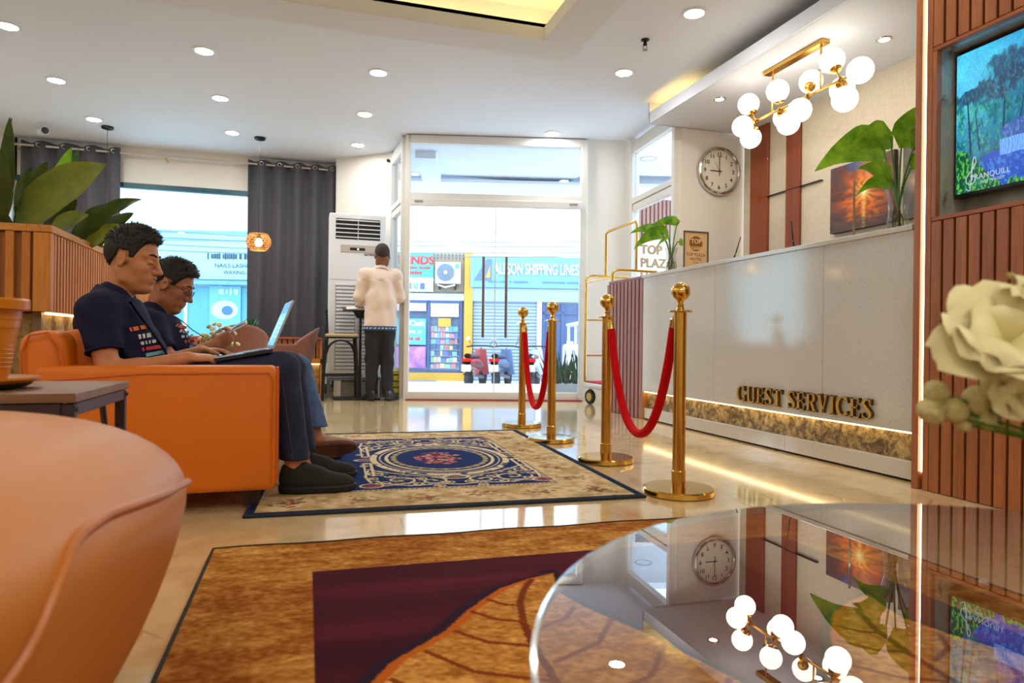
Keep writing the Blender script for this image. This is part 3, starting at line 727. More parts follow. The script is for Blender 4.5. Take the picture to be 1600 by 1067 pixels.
# ------------------------------------------------------------------ rope barrier
def stanchion(x, y, label):
    o = thing('stanchion_post', (x, y, 0), label, 'stanchion', 'gold rope posts'); return o
prof = [(.150, .0), (.154, .004), (.154, .022), (.148, .028), (.05, .030), (.03, .032)]
base = MB().lathe([(.0, .0)] + [(.150, .0), (.155, .005), (.155, .024), (.149, .03), (.03, .033), (.0, .033)], n=48); base_me = mesh_from('base', base.V, base.F, GOLD, True)
rub = MB().lathe([(.0, -.0), (.151, .0), (.151, .003), (.0, .003)], n=40); rub_me = mesh_from('rubber_ring', rub.V, rub.F, BLACKP, True)
pole = MB().lathe([(.0275, .033), (.0275, .80), (.0, .80)], n=24); pole_me = mesh_from('pole', pole.V, pole.F, BRASS, True)
sleeve = MB().lathe([(.031, .033), (.031, .10), (.0277, .103)], n=24); sleeve_me = mesh_from('foot_sleeve', sleeve.V, sleeve.F, BRASS, True)
flange = MB().lathe([(.0, .797), (.05, .797), (.052, .801), (.05, .805), (.02, .807), (.014, .82), (.016, .828), (.011, .838), (.018, .85)], n=28); flange_me = mesh_from('collar', flange.V, flange.F, GOLD, True)
ball = MB().lathe([(.042 * math.sin(R(a)), .888 - .042 * math.cos(R(a))) for a in range(0, 181, 12)], n=28); ball_me = mesh_from('finial', ball.V, ball.F, GOLD, True)
SP = [(1.579, 2.617), (1.604, 3.421), (1.577, 4.213), (1.624, 4.996)]
SL = ['gold stanchion post nearest the coffee table, largest of the four', 'gold stanchion post at the far end of the nearer red rope', 'gold stanchion post beside the blue rug, near end of the farther rope', 'gold stanchion post nearest the glass entrance, smallest of the four']
for (x, y), l in zip(SP, SL):
    o = stanchion(x, y, l); sc = 1.0
    for nm, me in (('rubber_ring', rub_me), ('base', base_me), ('pole', pole_me), ('foot_sleeve', sleeve_me), ('collar', flange_me), ('finial', ball_me)): link(nm, me, o)
def rope(a, b_, label, sag):
    a, b_ = Vector((a[0], a[1], .785)), Vector((b_[0], b_[1], .785)); d = (b_ - a).normalized(); a = a + d * .045; b_ = b_ - d * .045
    o = thing('velvet_rope', ((a.x + b_.x) / 2, (a.y + b_.y) / 2, .785 - sag), label, 'rope', 'red velvet ropes'); P = []
    for i in range(161):
        t = i / 160; u = abs(2 * t - 1); P.append(a.lerp(b_, t) - Vector((0, 0, sag * (1 - (math.cosh(2.18 * u) - 1) / (math.cosh(2.18) - 1)))))
    k0 = next(i for i in range(80) if (P[i] - P[0]).length > .045)
    MB().tube(P[k0:-k0:4] + [P[-k0 - 1]], .0215, 14).build('rope', REDV, o, True)
    for e, q in ((P[0], P[k0]), (P[-1], P[-k0 - 1])):
        m_ = MB(); dd = (q - e).normalized(); m_.tube([e, e + dd * .015, e + dd * .018, e + dd * .055], [.012, .014, .022, .0228], 14); m_.build('end_cap', GOLD, o, True)
    for e, sgn in ((P[0], -1), (P[-1], 1)):
        pts = [e + Vector((0, 0, .0)), e + d * sgn * .012 + Vector((0, 0, .022)), e + d * sgn * .022 + Vector((0, 0, .012)), e + d * sgn * .022 - Vector((0, 0, .004))]
        MB().tube(pts, .004, 8).build('hook', GOLD, o, True)
rope(SP[0], SP[1], 'red velvet rope hanging between the two nearer posts', .575)
rope(SP[2], SP[3], 'red velvet rope hanging between the two farther posts', .595)
# ------------------------------------------------------------------ rugs
RUGM = vcol('woven_pile', .95, 0, .0, .6, 420, .1)
def rug_blue():
    w, h = 1.60, 2.15; K = Canvas(w, h, 330, 440, (206, 178, 132))
    n = vnoise(440, 330, 60, 44, 5, 3); n2 = vnoise(440, 330, 20, 15, 9, 3)
    K.a += ((n - .5) * 46)[..., None]; K.put(np.clip((n2 - .5) * 7, 0, 1), (172, 134, 84), .5); K.put(np.clip((vnoise(440, 330, 46, 34, 77, 2) - .56) * 9, 0, 1), (228, 206, 166), .6)
    rr = np.random.default_rng(3)
    def rose(x, y, s=1.):
        for _ in range(13):
            K.ell(x + rr.normal(0, .028) * s, y + rr.normal(0, .024) * s, .010 * s, .009 * s, (146 + rr.integers(-20, 30), 74, 70), al=.75)
        for _ in range(9): K.ell(x + rr.normal(0, .04) * s, y + rr.normal(0, .04) * s, .014 * s, .009 * s, (120, 112, 66), al=.7)
    for t in np.arange(.15, 2.1, .27): rose(1.43 + .02 * math.sin(t * 9), t); rose(.14, t)
    for t in np.arange(.18, 1.5, .25): rose(t, .17 + .02 * math.sin(t * 8)); rose(t, 2.0)
    cx, cy = .88, 1.08; x0, y0, x1, y1 = .33, .36, 1.27, 1.82
    navy = (26, 46, 100); cream = (224, 204, 160)
    K.rect(x0 - .05, y0 - .05, x1 + .05, y1 + .05, (196, 172, 128))
    for t in np.arange(y0 - .04, y1 + .04, .022): K.rect(x0 - .045, t, x0 - .03, t + .010, navy, .8); K.rect(x1 + .03, t, x1 + .045, t + .010, navy, .8)
    for t in np.arange(x0 - .04, x1 + .04, .022): K.rect(t, y0 - .045, t + .010, y0 - .03, navy, .8); K.rect(t, y1 + .03, t + .010, y1 + .045, navy, .8)
    K.rect(x0 - .02, y0 - .02, x1 + .02, y1 + .02, navy); K.a += ((n - .5) * 22)[..., None]
    for s in (-1, 1):        # inner framed rails
        X = cx + s * .38
        for e in (0, .035): K.stroke([(X + s * e, y0 + .28), (X + s * e, y0 + .62)], .006, cream); K.stroke([(X + s * e, y1 - .28), (X + s * e, y1 - .62)], .006, cream)
    for r_ in (1, ):
        K.ell(cx, cy, .36, .47, cream, .048); K.ell(cx, cy, .325, .425, cream, .010); K.ell(cx, cy, .29, .385, cream, .030); K.ell(cx, cy, .25, .33, (176, 152, 96), .05, .8)
        brk = vnoise(440, 330, 70, 54, 44, 2); K.put(np.clip((brk - .60) * 9, 0, 1) * (np.abs(np.sqrt(((K.X - cx) / .36) ** 2 + ((K.Y - cy) / .47) ** 2) - 1) < .05), navy, .8)
    th = np.arange(0, 360, 14)
    for a in th: K.ell(cx + .255 * math.cos(R(a)), cy + .335 * math.sin(R(a)), .014, .014, (198, 180, 120), al=.9)
    K.ell(cx, cy, .235, .315, navy)
    rr2 = np.random.default_rng(8)
    for _ in range(150):
        a, q = rr2.random() * 6.28, math.sqrt(rr2.random()); K.ell(cx + .13 * q * math.cos(a), cy + .19 * q * math.sin(a), .013, .013, [(176, 70, 74), (206, 120, 112), (122, 40, 50), (206, 176, 130)][rr2.integers(4)], al=.9)
    def spiral(x, y, r, turns, a0, sg, wd=.0058):
        P = []
        for i in range(26):
            t = i / 25; rr_ = r * (1 - .8 * t); a = a0 + sg * turns * 6.283 * t; P.append((x + rr_ * math.cos(a), y + rr_ * math.sin(a)))
        K.stroke(P, wd, cream)
        K.ell(*P[-1], .013, .013, (206, 178, 120))
    for sx in (-1, 1):
        for sy in (-1, 1):
            q = lambda a, b: (cx + sx * a, cy + sy * b)
            spiral(*q(.27, .56), .10, 1.3, 0 if sx > 0 else 3.14, sx * sy); spiral(*q(.12, .60), .075, 1.2, 1.5, -sx * sy); spiral(*q(.36, .40), .06, 1.2, .4, sx * sy)
            K.stroke([q(.03, .52), q(.10, .50), q(.18, .47), q(.24, .43), q(.33, .35), q(.40, .27)], .006, cream)
            K.stroke([q(.0, .70), q(.1, .67), q(.2, .69), q(.3, .66), q(.40, .69)], .006, cream)
            K.stroke([q(.40, .30), q(.42, .45), q(.40, .60)], .006, cream)
            for (sa, sb, sr) in ((.20, .66, .04), (.34, .62, .045), (.05, .64, .035), (.39, .50, .035), (.30, .47, .03), (.17, .54, .035), (.42, .18, .03), (.40, .10, .028), (.10, .72, .03)): spiral(*q(sa, sb), sr, 1.1, rr2.random() * 6, 1 if rr2.random() > .5 else -1, .004)
            for _ in range(60):
                px, py = q(rr2.uniform(.05, .42), rr2.uniform(.36, .7))
                if ((px - cx) / .37) ** 2 + ((py - cy) / .49) ** 2 > 1: K.ell(px, py, .011, .006, (214, 194, 146), al=.8)
            K.ell(*q(.40, .66), .05, .045, (150, 66, 84), al=.7); K.ell(*q(.40, .66), .05, .045, cream, .1)
        K.ell(cx + sx * .41, cy, .045, .03, cream, .18); K.ell(cx, cy + sx * .53, .06, .04, cream, .16); K.ell(cx + sx * .41, cy, .02, .014, (176, 80, 80)); K.ell(cx, cy + sx * .53, .025, .018, (176, 100, 80))
    e = .032; K.rect(0, 0, w, e, (30, 42, 66)); K.rect(0, h - e, w, h, (30, 42, 66)); K.rect(w - e, 0, w, h, (28, 40, 72)); K.rect(0, 0, e, h, (28, 40, 72))
    return K.a
ra = R(-2.5); ru, rv = Vector((math.cos(ra), math.sin(ra), 0)), Vector((-math.sin(ra), math.cos(ra), 0)); ro = Vector((-.205, 2.645, .011))
r1 = thing('area_rug', ro + ru * .8 + rv * 1.08 - Vector((0, 0, .011)), 'navy and beige floral medallion rug under the men\'s feet', 'rug')
picture('pile', rug_blue(), ro, ru * 1.60, rv * 2.15, RUGM, r1)
P = [ro, ro + ru * 1.60, ro + ru * 1.60 + rv * 2.15, ro + rv * 2.15]; P = [p - Vector((0, 0, .0045)) for p in P]
bind = []
for i in range(4): bind += [P[i].lerp(P[(i + 1) % 4], t / 10) for t in range(10)]
MB().tube(bind, .0075, 8, closed=True).build('binding', plain('navy_binding', S(34, 44, 60), .9), r1, True)
def rug_leaf():
    w, h = 2.07, 2.75; W_, H_ = 460, 610; K = Canvas(w, h, W_, H_, (196, 136, 62))   # rows run from the far edge towards the camera
    n = vnoise(H_, W_, 80, 22, 15, 4); n2 = vnoise(H_, W_, 280, 160, 16, 2); n3 = vnoise(H_, W_, 9, 3, 17, 2)
    f = np.clip((n - .30) * 1.5 + (n3 - .5) * .9, 0, 1)[..., None]; gold = np.array((158, 92, 28.)) * (1 - f) + np.array((222, 166, 84.)) * f + ((n2 - .5) * 70)[..., None]
    K.a = gold.copy(); x, y = K.X - .262, 2.255 - K.Y
    plum = (x > .028) & (x < 1.56) & (K.Y > .285) & (K.Y < h - .3); m = vnoise(H_, W_, 30, 2, 21, 3)[..., None]
    K.a = np.where(plum[..., None], np.array((50, 16, 30.)) * (1 - m) + np.array((112, 34, 44.)) * m, K.a)
    ly = [.2, .6, 1.1, 1.301, 1.379, 1.497, 1.6, 1.718, 1.775, 1.80]; xl = np.interp(y, ly, [.0, -.06, -.02, .128, .176, .31, .385, .496, .60, .676])
    xr = np.interp(y, [.2, .7, 1.1, 1.369, 1.55, 1.66, 1.72, 1.80], [.55, .84, .824, .745, .668, .64, .655, .678])
    tex = np.array((196, 132, 56.)) + (n2[..., None] - .5) * np.array((90, 84, 60.)) + (n[..., None] - .5) * 60
    for ox, oy in ((0, 0), (.74, -.35)):
        X_, Y_ = x - ox, y - oy; L_ = np.interp(Y_, ly, [.0, -.06, -.02, .128, .176, .31, .385, .496, .60, .676]); R_ = np.interp(Y_, [.2, .7, 1.1, 1.369, 1.55, 1.66, 1.72, 1.80], [.55, .84, .824, .745, .668, .64, .655, .678])
        ins = plum & (X_ > L_) & (X_ < R_) & (Y_ < 1.80) & (Y_ > .2); rim = plum & ~ins & (X_ > L_ - .035) & (X_ < R_ + .02) & (Y_ < 1.83)
        K.a = np.where(rim[..., None], np.array((46, 26, 44.)), K.a); K.a = np.where(ins[..., None], tex, K.a); K.a = np.where((ins & (X_ < L_ + .028))[..., None], np.array((196, 98, 26.)), K.a)
        P_ = lambda q: [(a_ + .262 + ox, 2.255 - b_ - oy) for a_, b_ in q]
        K.stroke(P_([(.60, 1.76), (.56, 1.70), (.523, 1.616), (.495, 1.50), (.481, 1.407), (.47, 1.2), (.45, .9), (.40, .5), (.36, .25)]), .009, (124, 54, 14))
        for q in ([(.451, 1.654), (.485, 1.61), (.518, 1.599)], [(.394, 1.59), (.44, 1.53), (.495, 1.506)], [(.333, 1.49), (.39, 1.42), (.473, 1.382)], [(.253, 1.41), (.33, 1.30), (.47, 1.225)], [(.17, 1.31), (.27, 1.17), (.46, 1.06)], [(.08, 1.15), (.2, 1.0), (.45, .88)], [(.04, .95), (.2, .8), (.42, .7)], [(.04, .7), (.2, .55), (.4, .5)], [(.642, 1.556), (.60, 1.50), (.52, 1.46)], [(.703, 1.47), (.62, 1.36), (.50, 1.30)], [(.766, 1.33), (.66, 1.2), (.49, 1.13)], [(.80, 1.15), (.68, 1.03), (.47, .95)], [(.81, .95), (.66, .83), (.45, .77)], [(.78, .72), (.62, .6), (.42, .55)]): K.stroke(P_(q), .0065, (136, 62, 16))
    return K.a
r2 = thing('carpet', (.75, .85, 0), 'amber and plum leaf patterned carpet under the glass table', 'rug')
picture('pile', rug_leaf(), (-.262, 2.255, .010), (2.07, -.05, 0), (-.01, -2.75, 0), RUGM, r2)
q = [Vector(p) for p in ((-.262, 2.255, .007), (1.808, 2.205, .007), (1.798, -.545, .007), (-.272, -.495, .007))]; bind = []
for i in range(4): bind += [q[i].lerp(q[(i + 1) % 4], t / 24) + Vector((0, .006 * math.sin(t * 1.3) if i == 0 else 0, 0)) for t in range(24)]
MB().tube(bind, .0065, 6, closed=True).build('binding', plain('dark_binding', S(44, 40, 34), .9), r2, True)

# ------------------------------------------------------------------ orange sofa
SY0, SY1 = 2.74, 4.42
sofa = thing('sofa', (-.5, 3.55, 0), 'orange two-seat sofa with piped square arms and dark feet', 'sofa')
rbox('base', (-.50, 3.58, .185), (.76, 1.34, .2), .02, ORANGE, sofa)
for y0, y1, nm in ((SY0, SY0 + .17, 'arm'), (SY1 - .17, SY1, 'arm')):
    a = rbox(nm, (-.505, (y0 + y1) / 2, .315), (.81, y1 - y0, .478), .028, ORANGE, sofa, 4)
    f = y0 + .004
    MB().tube([(-.118, f, .105), (-.112, f - .003, .50), (-.13, f - .003, .528), (-.55, f - .003, .527), (-.89, f, .50)], .006, 6).build('piping', ORANGE_P, a, True)
    MB().tube([(-.1, y0 + .02, .10), (-.1, y0 + .02, .53), (-.102, y0 + .03, .545), (-.102, y1 - .03, .545), (-.1, y1 - .02, .53), (-.1, y1 - .02, .10)], .005, 6).build('piping', ORANGE_P, a, True)
rbox('seat_cushion', (-.45, 3.24, .34), (.64, .655, .14), .04, ORANGE, sofa, 4, puff=.012)
rbox('seat_cushion', (-.45, 3.92, .34), (.64, .655, .14), .04, ORANGE, sofa, 4, puff=.012)
bk = rbox('backrest', (-.88, 3.58, .40), (.15, 1.64, .56), .06, ORANGE, sofa, 5, M=Matrix.Rotation(R(-4), 3, 'Y'))
MB().tube([(-.935, 2.765, .14), (-.95, 2.762, .60), (-.925, 2.762, .662), (-.87, 2.762, .672), (-.835, 2.765, .62), (-.815, 2.77, .50)], .005, 6).build('piping', ORANGE_P, bk, True)
for y_ in (3.24, 3.92): rbox('back_cushion', (-.79, y_, .52), (.13, .645, .34), .05, ORANGE, sofa, 4, puff=.015, M=Matrix.Rotation(R(-10), 3, 'Y'))
leg = MB().lathe([(.018, 0), (.034, .08), (.034, .085)], n=4); DKW = wood('dark_foot', S(34, 20, 14), S(66, 40, 28), 'z')
for x, y_ in ((-.19, 2.83), (-.82, 2.83), (-.19, 4.33), (-.82, 4.33)):
    m = MB(); m.add([(x + (v[0]), y_ + v[1], v[2]) for v in [(-.03, -.025, 0), (.025, -.025, 0), (.025, .025, 0), (-.03, .025, 0), (-.045, -.03, .085), (.035, -.03, .085), (.035, .03, .085), (-.045, .03, .085)]], [(0, 3, 2, 1), (4, 5, 6, 7), (0, 1, 5, 4), (1, 2, 6, 5), (2, 3, 7, 6), (3, 0, 4, 7)])
    if x > -.3: m.V = [(p_[0], p_[1], max(p_[2], .0122)) for p_ in m.V]
    m.build('leg', DKW, sofa)

# ------------------------------------------------------------------ tan leather tub chair in the foreground
tc = thing('tub_armchair', (-.69, .872, 0), 'tan leather tub armchair at the lower left corner', 'armchair')
prof = [(.60, .045), (.70, .06), (.80, .16), (.90, .25), (.975, .36), (1.0, .43), (.995, .455), (.965, .482), (.90, .512), (.80, .537), (.68, .551), (.58, .556), (.50, .545), (.46, .50), (.45, .42), (.44, .34)]
TCX, TCY, TRX, TRY, TROT = -.69, .872, .522, .524, -.141
def plan(a, k):
    e = 2 / 3.09; c, s = math.cos(a), math.sin(a)
    x, y = TRX * k * math.copysign(abs(c) ** e, c), TRY * k * math.copysign(abs(s) ** e, s)
    return TCX + x * math.cos(TROT) - y * math.sin(TROT), TCY + x * math.sin(TROT) + y * math.cos(TROT)
def tubpt(u, i):
    a = 2 * math.pi * u; k, z = prof[i]
    w = max(0, -math.cos(a)); w = max(0, min(1, (w - .55) / .25)); w = w * w * (3 - 2 * w)      # low front, facing away
    if i >= 5: z = z * (1 - w) + min(z, .33) * w
    x, y = plan(a, k); return (x, y, z)
m = MB(); N = 72; V = [tubpt(j / N, i) for i in range(len(prof)) for j in range(N)]
F = [(i * N + j, i * N + (j + 1) % N, (i + 1) * N + (j + 1) % N, (i + 1) * N + j) for i in range(len(prof) - 1) for j in range(N)] + [tuple(range(N - 1, -1, -1))]
m.add(V, F); sh = m.build('shell', TAN, tc, 'all'); sm = sh.modifiers.new('smooth', 'SUBSURF'); sm.levels = sm.render_levels = 1
MB().tube([(-0.162, 1.086, 0.448), (-0.165, 0.931, 0.464), (-0.176, 0.862, 0.470), (-0.184, 0.820, 0.474), (-0.191, 0.782, 0.477), (-0.195, 0.754, 0.476), (-0.198, 0.726, 0.475), (-0.199, 0.712, 0.472), (-0.199, 0.693, 0.467), (-0.197, 0.675, 0.458), (-0.198, 0.661, 0.449), (-0.199, 0.648, 0.439), (-0.201, 0.638, 0.427), (-0.205, 0.632, 0.416), (-0.210, 0.622, 0.404), (-0.214, 0.610, 0.396), (-0.218, 0.601, 0.389)], .0058, 8).build('piping', TAN_P, tc, True)
b = MB(); b.lathe([(0, .30), (.9, .30), (.96, .33), (.93, .385), (.0, .40)], n=32); b.V = [(TCX - .02 + v[0] * .27, TCY + v[1] * .25, v[2]) for v in b.V]; b.build('seat_cushion', TAN, tc, True)
for a in (45, 135, 225, 315):
    x, y_ = plan(R(a), .5); MB().lathe([(.018, 0), (.026, .05)], (x, y_, 0), 12).build('leg', DKW, tc, True)

# ------------------------------------------------------------------ side table with pot
stt = thing('side_table', (-.72, 1.69, 0), 'small walnut topped side table with dark metal frame', 'table')
TX0, TX1, TY0_, TY1_ = -1.02, -.42, 1.485, 1.895
MB().box(((TX0 + TX1) / 2, (TY0_ + TY1_) / 2, .541), (TX1 - TX0, TY1_ - TY0_, .018), ch=.001).build('tabletop', WALNUT, stt)
for x in (TX0 + .014, TX1 - .014):
    for y_ in (TY0_ + .014, TY1_ - .014): MB().box((x, y_, .2645), (.022, .022, .529), ch=.002).build('leg', DARKM, stt)
for x in (TX0 + .014, TX1 - .014): MB().box((x, (TY0_ + TY1_) / 2, .518), (.02, TY1_ - TY0_ - .05, .026), ch=.002).build('apron_rail', DARKM, stt)
for y_ in (TY0_ + .014, TY1_ - .014): MB().box(((TX0 + TX1) / 2, y_, .518), (TX1 - TX0 - .05, .02, .026), ch=.002).build('apron_rail', DARKM, stt)
for x in (TX0 + .014, TX1 - .014):
    MB().tube([(x, TY0_ + .24, .505), (x, TY1_ - .025, .12)], .007, 6).build('brace', DARKM, stt)
    for y_ in (TY0_ + .012, TY1_ - .012): MB().lathe([(.005, 0), (.004, .004)], (x + .012, y_, .518), 8, axis=(1, 0, 0)).build('bolt', BLACKM, stt)
def leaf(mb, base, tip, width, droop=.0, fold=.25, nx=None, n=10, tipk=.6, curl=0, heart=0):
    base, tip = Vector(base), Vector(tip); d = tip - base; L = d.length; d.normalize()
    side = Vector(nx) if nx is not None else d.cross(Vector((0, 0, 1)))
    side = (side - d * side.dot(d)).normalized(); up = side.cross(d)
    if up.z < 0: up = -up
    V = []
    for i in range(n + 1):
        t = i / n; w = width * (math.sin(math.pi * t ** tipk) ** .8 if 0 < t < 1 else .02)
        if heart: w = width * (min(1, (1 - t) * 1.25) ** .8 * (math.sqrt(min(1, t * 9)) if t < .11 else 1) * (1.0 - .18 * max(0, t - .3)))
        p = base + d * (L * t) + Vector((0, 0, droop * 4 * t * (1 - t) - curl * t * t))
        for k in (-1, -.55, 0, .55, 1):
            back = -.09 * L * max(0, 1 - t * 6) * (abs(k)) if heart else 0
            V.append(p + side * (w * k) + up * (fold * w * abs(k)) + d * back + up * .012 * L * math.sin(t * 14 + k * 2) * abs(k))
    F = [(i * 5 + k, i * 5 + k + 1, i * 5 + k + 6, i * 5 + k + 5) for i in range(n) for k in range(4)]
    return mb.add(V, F)
def leaf_mat(name, c1, c2, rough=.35, scale=14, trans=.15):
    t = NT(name); v = t.pos(); col = t.ramp(t.noise(v, scale, 4, .6), [(.36, c1), (.64, c2)])
    p = t.bsdf(col, rough, 0, t.bump(t.noise(v, 60, 2), .12, .004), Specular_IOR_Level=.4)
    tr = t.n('ShaderNodeBsdfTranslucent'); t.l(col, tr.inputs[0]); mx = t.n('ShaderNodeMixShader'); mx.inputs[0].default_value = trans
    t.l(p.outputs[0], mx.inputs[1]); t.l(tr.outputs[0], mx.inputs[2]); t.l(mx.outputs[0], t.out.inputs[0]); return t.m
LEAFD = leaf_mat('dark_leaf', S(46, 66, 22), S(76, 94, 32), .32, 5)
LEAFY = leaf_mat('yellow_green_leaf', S(84, 102, 26), S(134, 140, 36), .35, 4)
LEAFG = leaf_mat('pothos_leaf', S(84, 146, 18), S(150, 200, 50), .3, 10, .3)
LEAFB = leaf_mat('grey_green_leaf', S(58, 92, 52), S(96, 124, 84), .4)
pot = thing('flower_pot', (-.655, 1.64, .55), 'mustard plastic flower pot with saucer on the side table', 'plant pot')
pr = [(.0, .018), (.064, .018), (.068, .03), (.082, .12), (.083, .126), (.085, .126), (.086, .142), (.0875, .143), (.089, .162), (.102, .164), (.103, .182), (.1, .186), (.092, .186), (.09, .16)]
MB().lathe(pr, (-.655, 1.64, .55), 40, caps=False).build('pot_body', TERRA, pot, True, 25)
for i in range(9): MB().lathe([(.0722 + i * .00095, -.0012), (.0732 + i * .00095, 0), (.0722 + i * .00095, .0012)], (-.655, 1.64, .55 + .045 + i * .009), 36, caps=False).build('groove_ring', TERRA, pot, True)
sa = MB().lathe([(.0, .004), (.09, .006), (.112, .014), (.124, .02), (.124, .024), (.11, .019), (.0, .012)], (-.655, 1.64, .55), 40).build('saucer', TERRA, pot, True)
MB().lathe([(.0, .0005), (.09, .0005), (.108, .010), (.09, .0055), (.0, .0035)], (-.655, 1.64, .55), 40).build('saucer_base', GREENP, pot, True)
MB().lathe([(0, .165), (.09, .165)], (-.655, 1.64, .55), 24).build('soil', SOIL, pot)
for b_, t_, w_ in (((-.66, 1.64, .71), (-.585, 1.56, .905), .035), ((-.66, 1.64, .71), (-.60, 1.60, .80), .03), ((-.67, 1.65, .71), (-.74, 1.55, .96), .04), ((-.66, 1.66, .71), (-.78, 1.75, .92), .04)):
    leaf(MB(), b_, t_, w_, .02, .2, nx=(.9, .2, .3)).build('leaf', LEAFB, pot, True, 80)

# ------------------------------------------------------------------ slatted planter behind the sofa
PX, PY0, PY1, PZ0, PZ1 = -1.2, 3.84, 6.3, .78, 1.205
pl = thing('planter_partition', (-1.7, 5.5, 0), 'oak slatted planter partition on a lit stone base behind the sofa', 'planter')
def pbox(nm, x0, x1, y0, y1, z0, z1, mat, ch=.002): return MB().box(((x0 + x1) / 2, (y0 + y1) / 2, (z0 + z1) / 2), (x1 - x0, y1 - y0, z1 - z0), ch=ch).build(nm, mat, pl)
pbox('side_backing', PX - .05, PX - .02, PY0 + .02, PY1, PZ0, PZ1 - .04, OAK_B, 0); pbox('end_backing', -2.4, PX - .02, PY0 + .02, PY0 + .05, PZ0, PZ1 - .04, OAK_B, 0)
pbox('back_side', -2.4, -2.37, PY0 + .05, PY1, PZ0, PZ1 - .04, OAK_B, 0); pbox('far_end', -2.37, PX - .05, PY1 - .03, PY1, PZ0, PZ1 - .04, OAK_B, 0); pbox('floor_board', -2.37, PX - .05, PY0 + .05, PY1 - .03, PZ0, PZ0 + .03, OAK_B, 0)
pbox('cap_rail', PX - .1, PX + .006, PY0 - .006, PY1, PZ1 - .035, PZ1, OAK_H); pbox('cap_rail', -2.4, PX - .1, PY0 - .006, PY0 + .09, PZ1 - .035, PZ1, OAK_H); pbox('cap_rail', -2.4, -2.3, PY0 + .09, PY1, PZ1 - .035, PZ1, OAK_H)
s1 = boxmesh('slat', (.02, .027, PZ1 - PZ0 - .036), OAK, .002); s2 = boxmesh('slat', (.036, .02, PZ1 - PZ0 - .036), OAK, .002)
zc = (PZ0 + PZ1 - .036) / 2
copies('slat', s1, [(PX - .010, PY0 + .072 + i * .046, zc) for i in range(52)], pl)
copies('slat', s2, [(PX - .105 - i * .068, PY0 + .010, zc) for i in range(17)], pl)
pbox('corner_post', PX - .075, PX, PY0, PY0 + .05, PZ0, PZ1 - .036, OAK)
pbox('soil', -2.37, PX - .05, PY0 + .05, PY1 - .03, PZ1 - .16, PZ1 - .12, SOIL, 0)
pbox('stone_core', -2.3, PX - .10, PY0 + .12, PY1 - .1, 0, PZ0, plain('mortar', S(120, 96, 60), .9), 0)
TRAV2 = plain('brown_travertine', S(120, 78, 46), .9, var=.3, vscale=20, bump=.8, bscale=50, bdist=.02)
yy = PY0 + .12; k = 0
while yy < PY1 - .3:
    w_ = .14 if k % 2 == 0 else .05
    mt = STONE if k % 2 == 0 else TRAV2
    for j in range(2): MB().box((PX - .085 - (.004 if k % 2 else 0), yy + w_ / 2, .2 + j * .39), (.03, w_ - .004, .385), ch=.006).build('stone_block', mt, pl)
    yy += w_; k += 1
for i in range(6): MB().box((PX - .19 - i * .19, PY0 + .105, .39), (.186, .03, .77), ch=.006).build('stone_block', STONE, pl)
pbox('light_strip', PX - .055, PX - .04, PY0 + .1, PY1 - .1, PZ0 - .012, PZ0 - .002, DESKM, 0)
pbox('corner_upright', PX - .105, PX - .065, PY0 + .085, PY0 + .118, 0, PZ0, plain('taupe_upright', S(128, 108, 78), .6), .002)
bp = thing('broadleaf_plant', (-1.55, 4.3, PZ1 - .12), 'broad paddle leaved plant growing out of the slatted planter', 'plant')
LV = [ # foot, tip, half width, leaf tissue, bow
 ((-1.50, 4.1, 1.274), (-1.435, 4.0, 1.762), .040, LEAFD, .0), ((-1.472, 4.0, 1.21), (-1.433, 3.9, 1.576), .050, LEAFD, .0), ((-1.477, 4.2, 1.30), (-1.298, 4.1, 1.575), .048, LEAFD, .02), ((-1.577, 4.5, 1.36), (-1.476, 4.4, 1.60), .04, LEAFD, .02),
 ((-1.5, 4.7, 1.40), (-1.336, 4.6, 1.78), .045, LEAFG, .02), ((-1.46, 4.8, 1.45), (-1.328, 4.7, 1.80), .035, LEAFB, .02), ((-1.46, 4.15, 1.225), (-1.013, 4.05, 1.575), .108, LEAFY, .045), ((-1.27, 4.5, 1.28), (-.917, 4.4, 1.466), .045, LEAFD, .03),
 ((-1.25, 4.3, 1.19), (-.99, 4.2, 1.39), .062, LEAFD, .03), ((-1.29, 4.1, 1.20), (-1.08, 4.0, 1.29), .05, LEAFY, .02), ((-1.28, 4.7, 1.20), (-1.003, 4.6, 1.415), .050, LEAFD, .03), ((-1.24, 4.5, 1.17), (-1.015, 4.4, 1.31), .045, LEAFY, .02),
 ((-1.40, 4.35, 1.2), (-1.22, 4.3, 1.42), .055, LEAFD, .02), ((-1.56, 4.05, 1.2), (-1.62, 3.95, 1.66), .05, LEAFD, 0), ((-1.45, 5.2, 1.15), (-1.25, 5.1, 1.5), .07, LEAFD, .03), ((-1.9, 4.4, 1.15), (-2.0, 4.2, 1.7), .07, LEAFD, 0), ((-1.9, 5.4, 1.15), (-2.0, 5.3, 1.6), .07, LEAFD, 0)]
for b_, t_, w_, mt, dr in LV:
    d_ = Vector(t_) - Vector(b_); leaf(MB(), b_, t_, w_, dr, .16, tuple(d_.cross(Vector((.15, -1, .35)))), 14, .8).build('leaf', mt, bp, True, 80)
    if b_[2] > 1.09: MB().tube([(b_[0] - .04, b_[1] + .03, PZ1 - .125), (b_[0] - .02, b_[1] + .02, (b_[2] + 1.08) / 2), b_], [.008, .007, .004], 7).build('stem', LEAFD, bp, True)

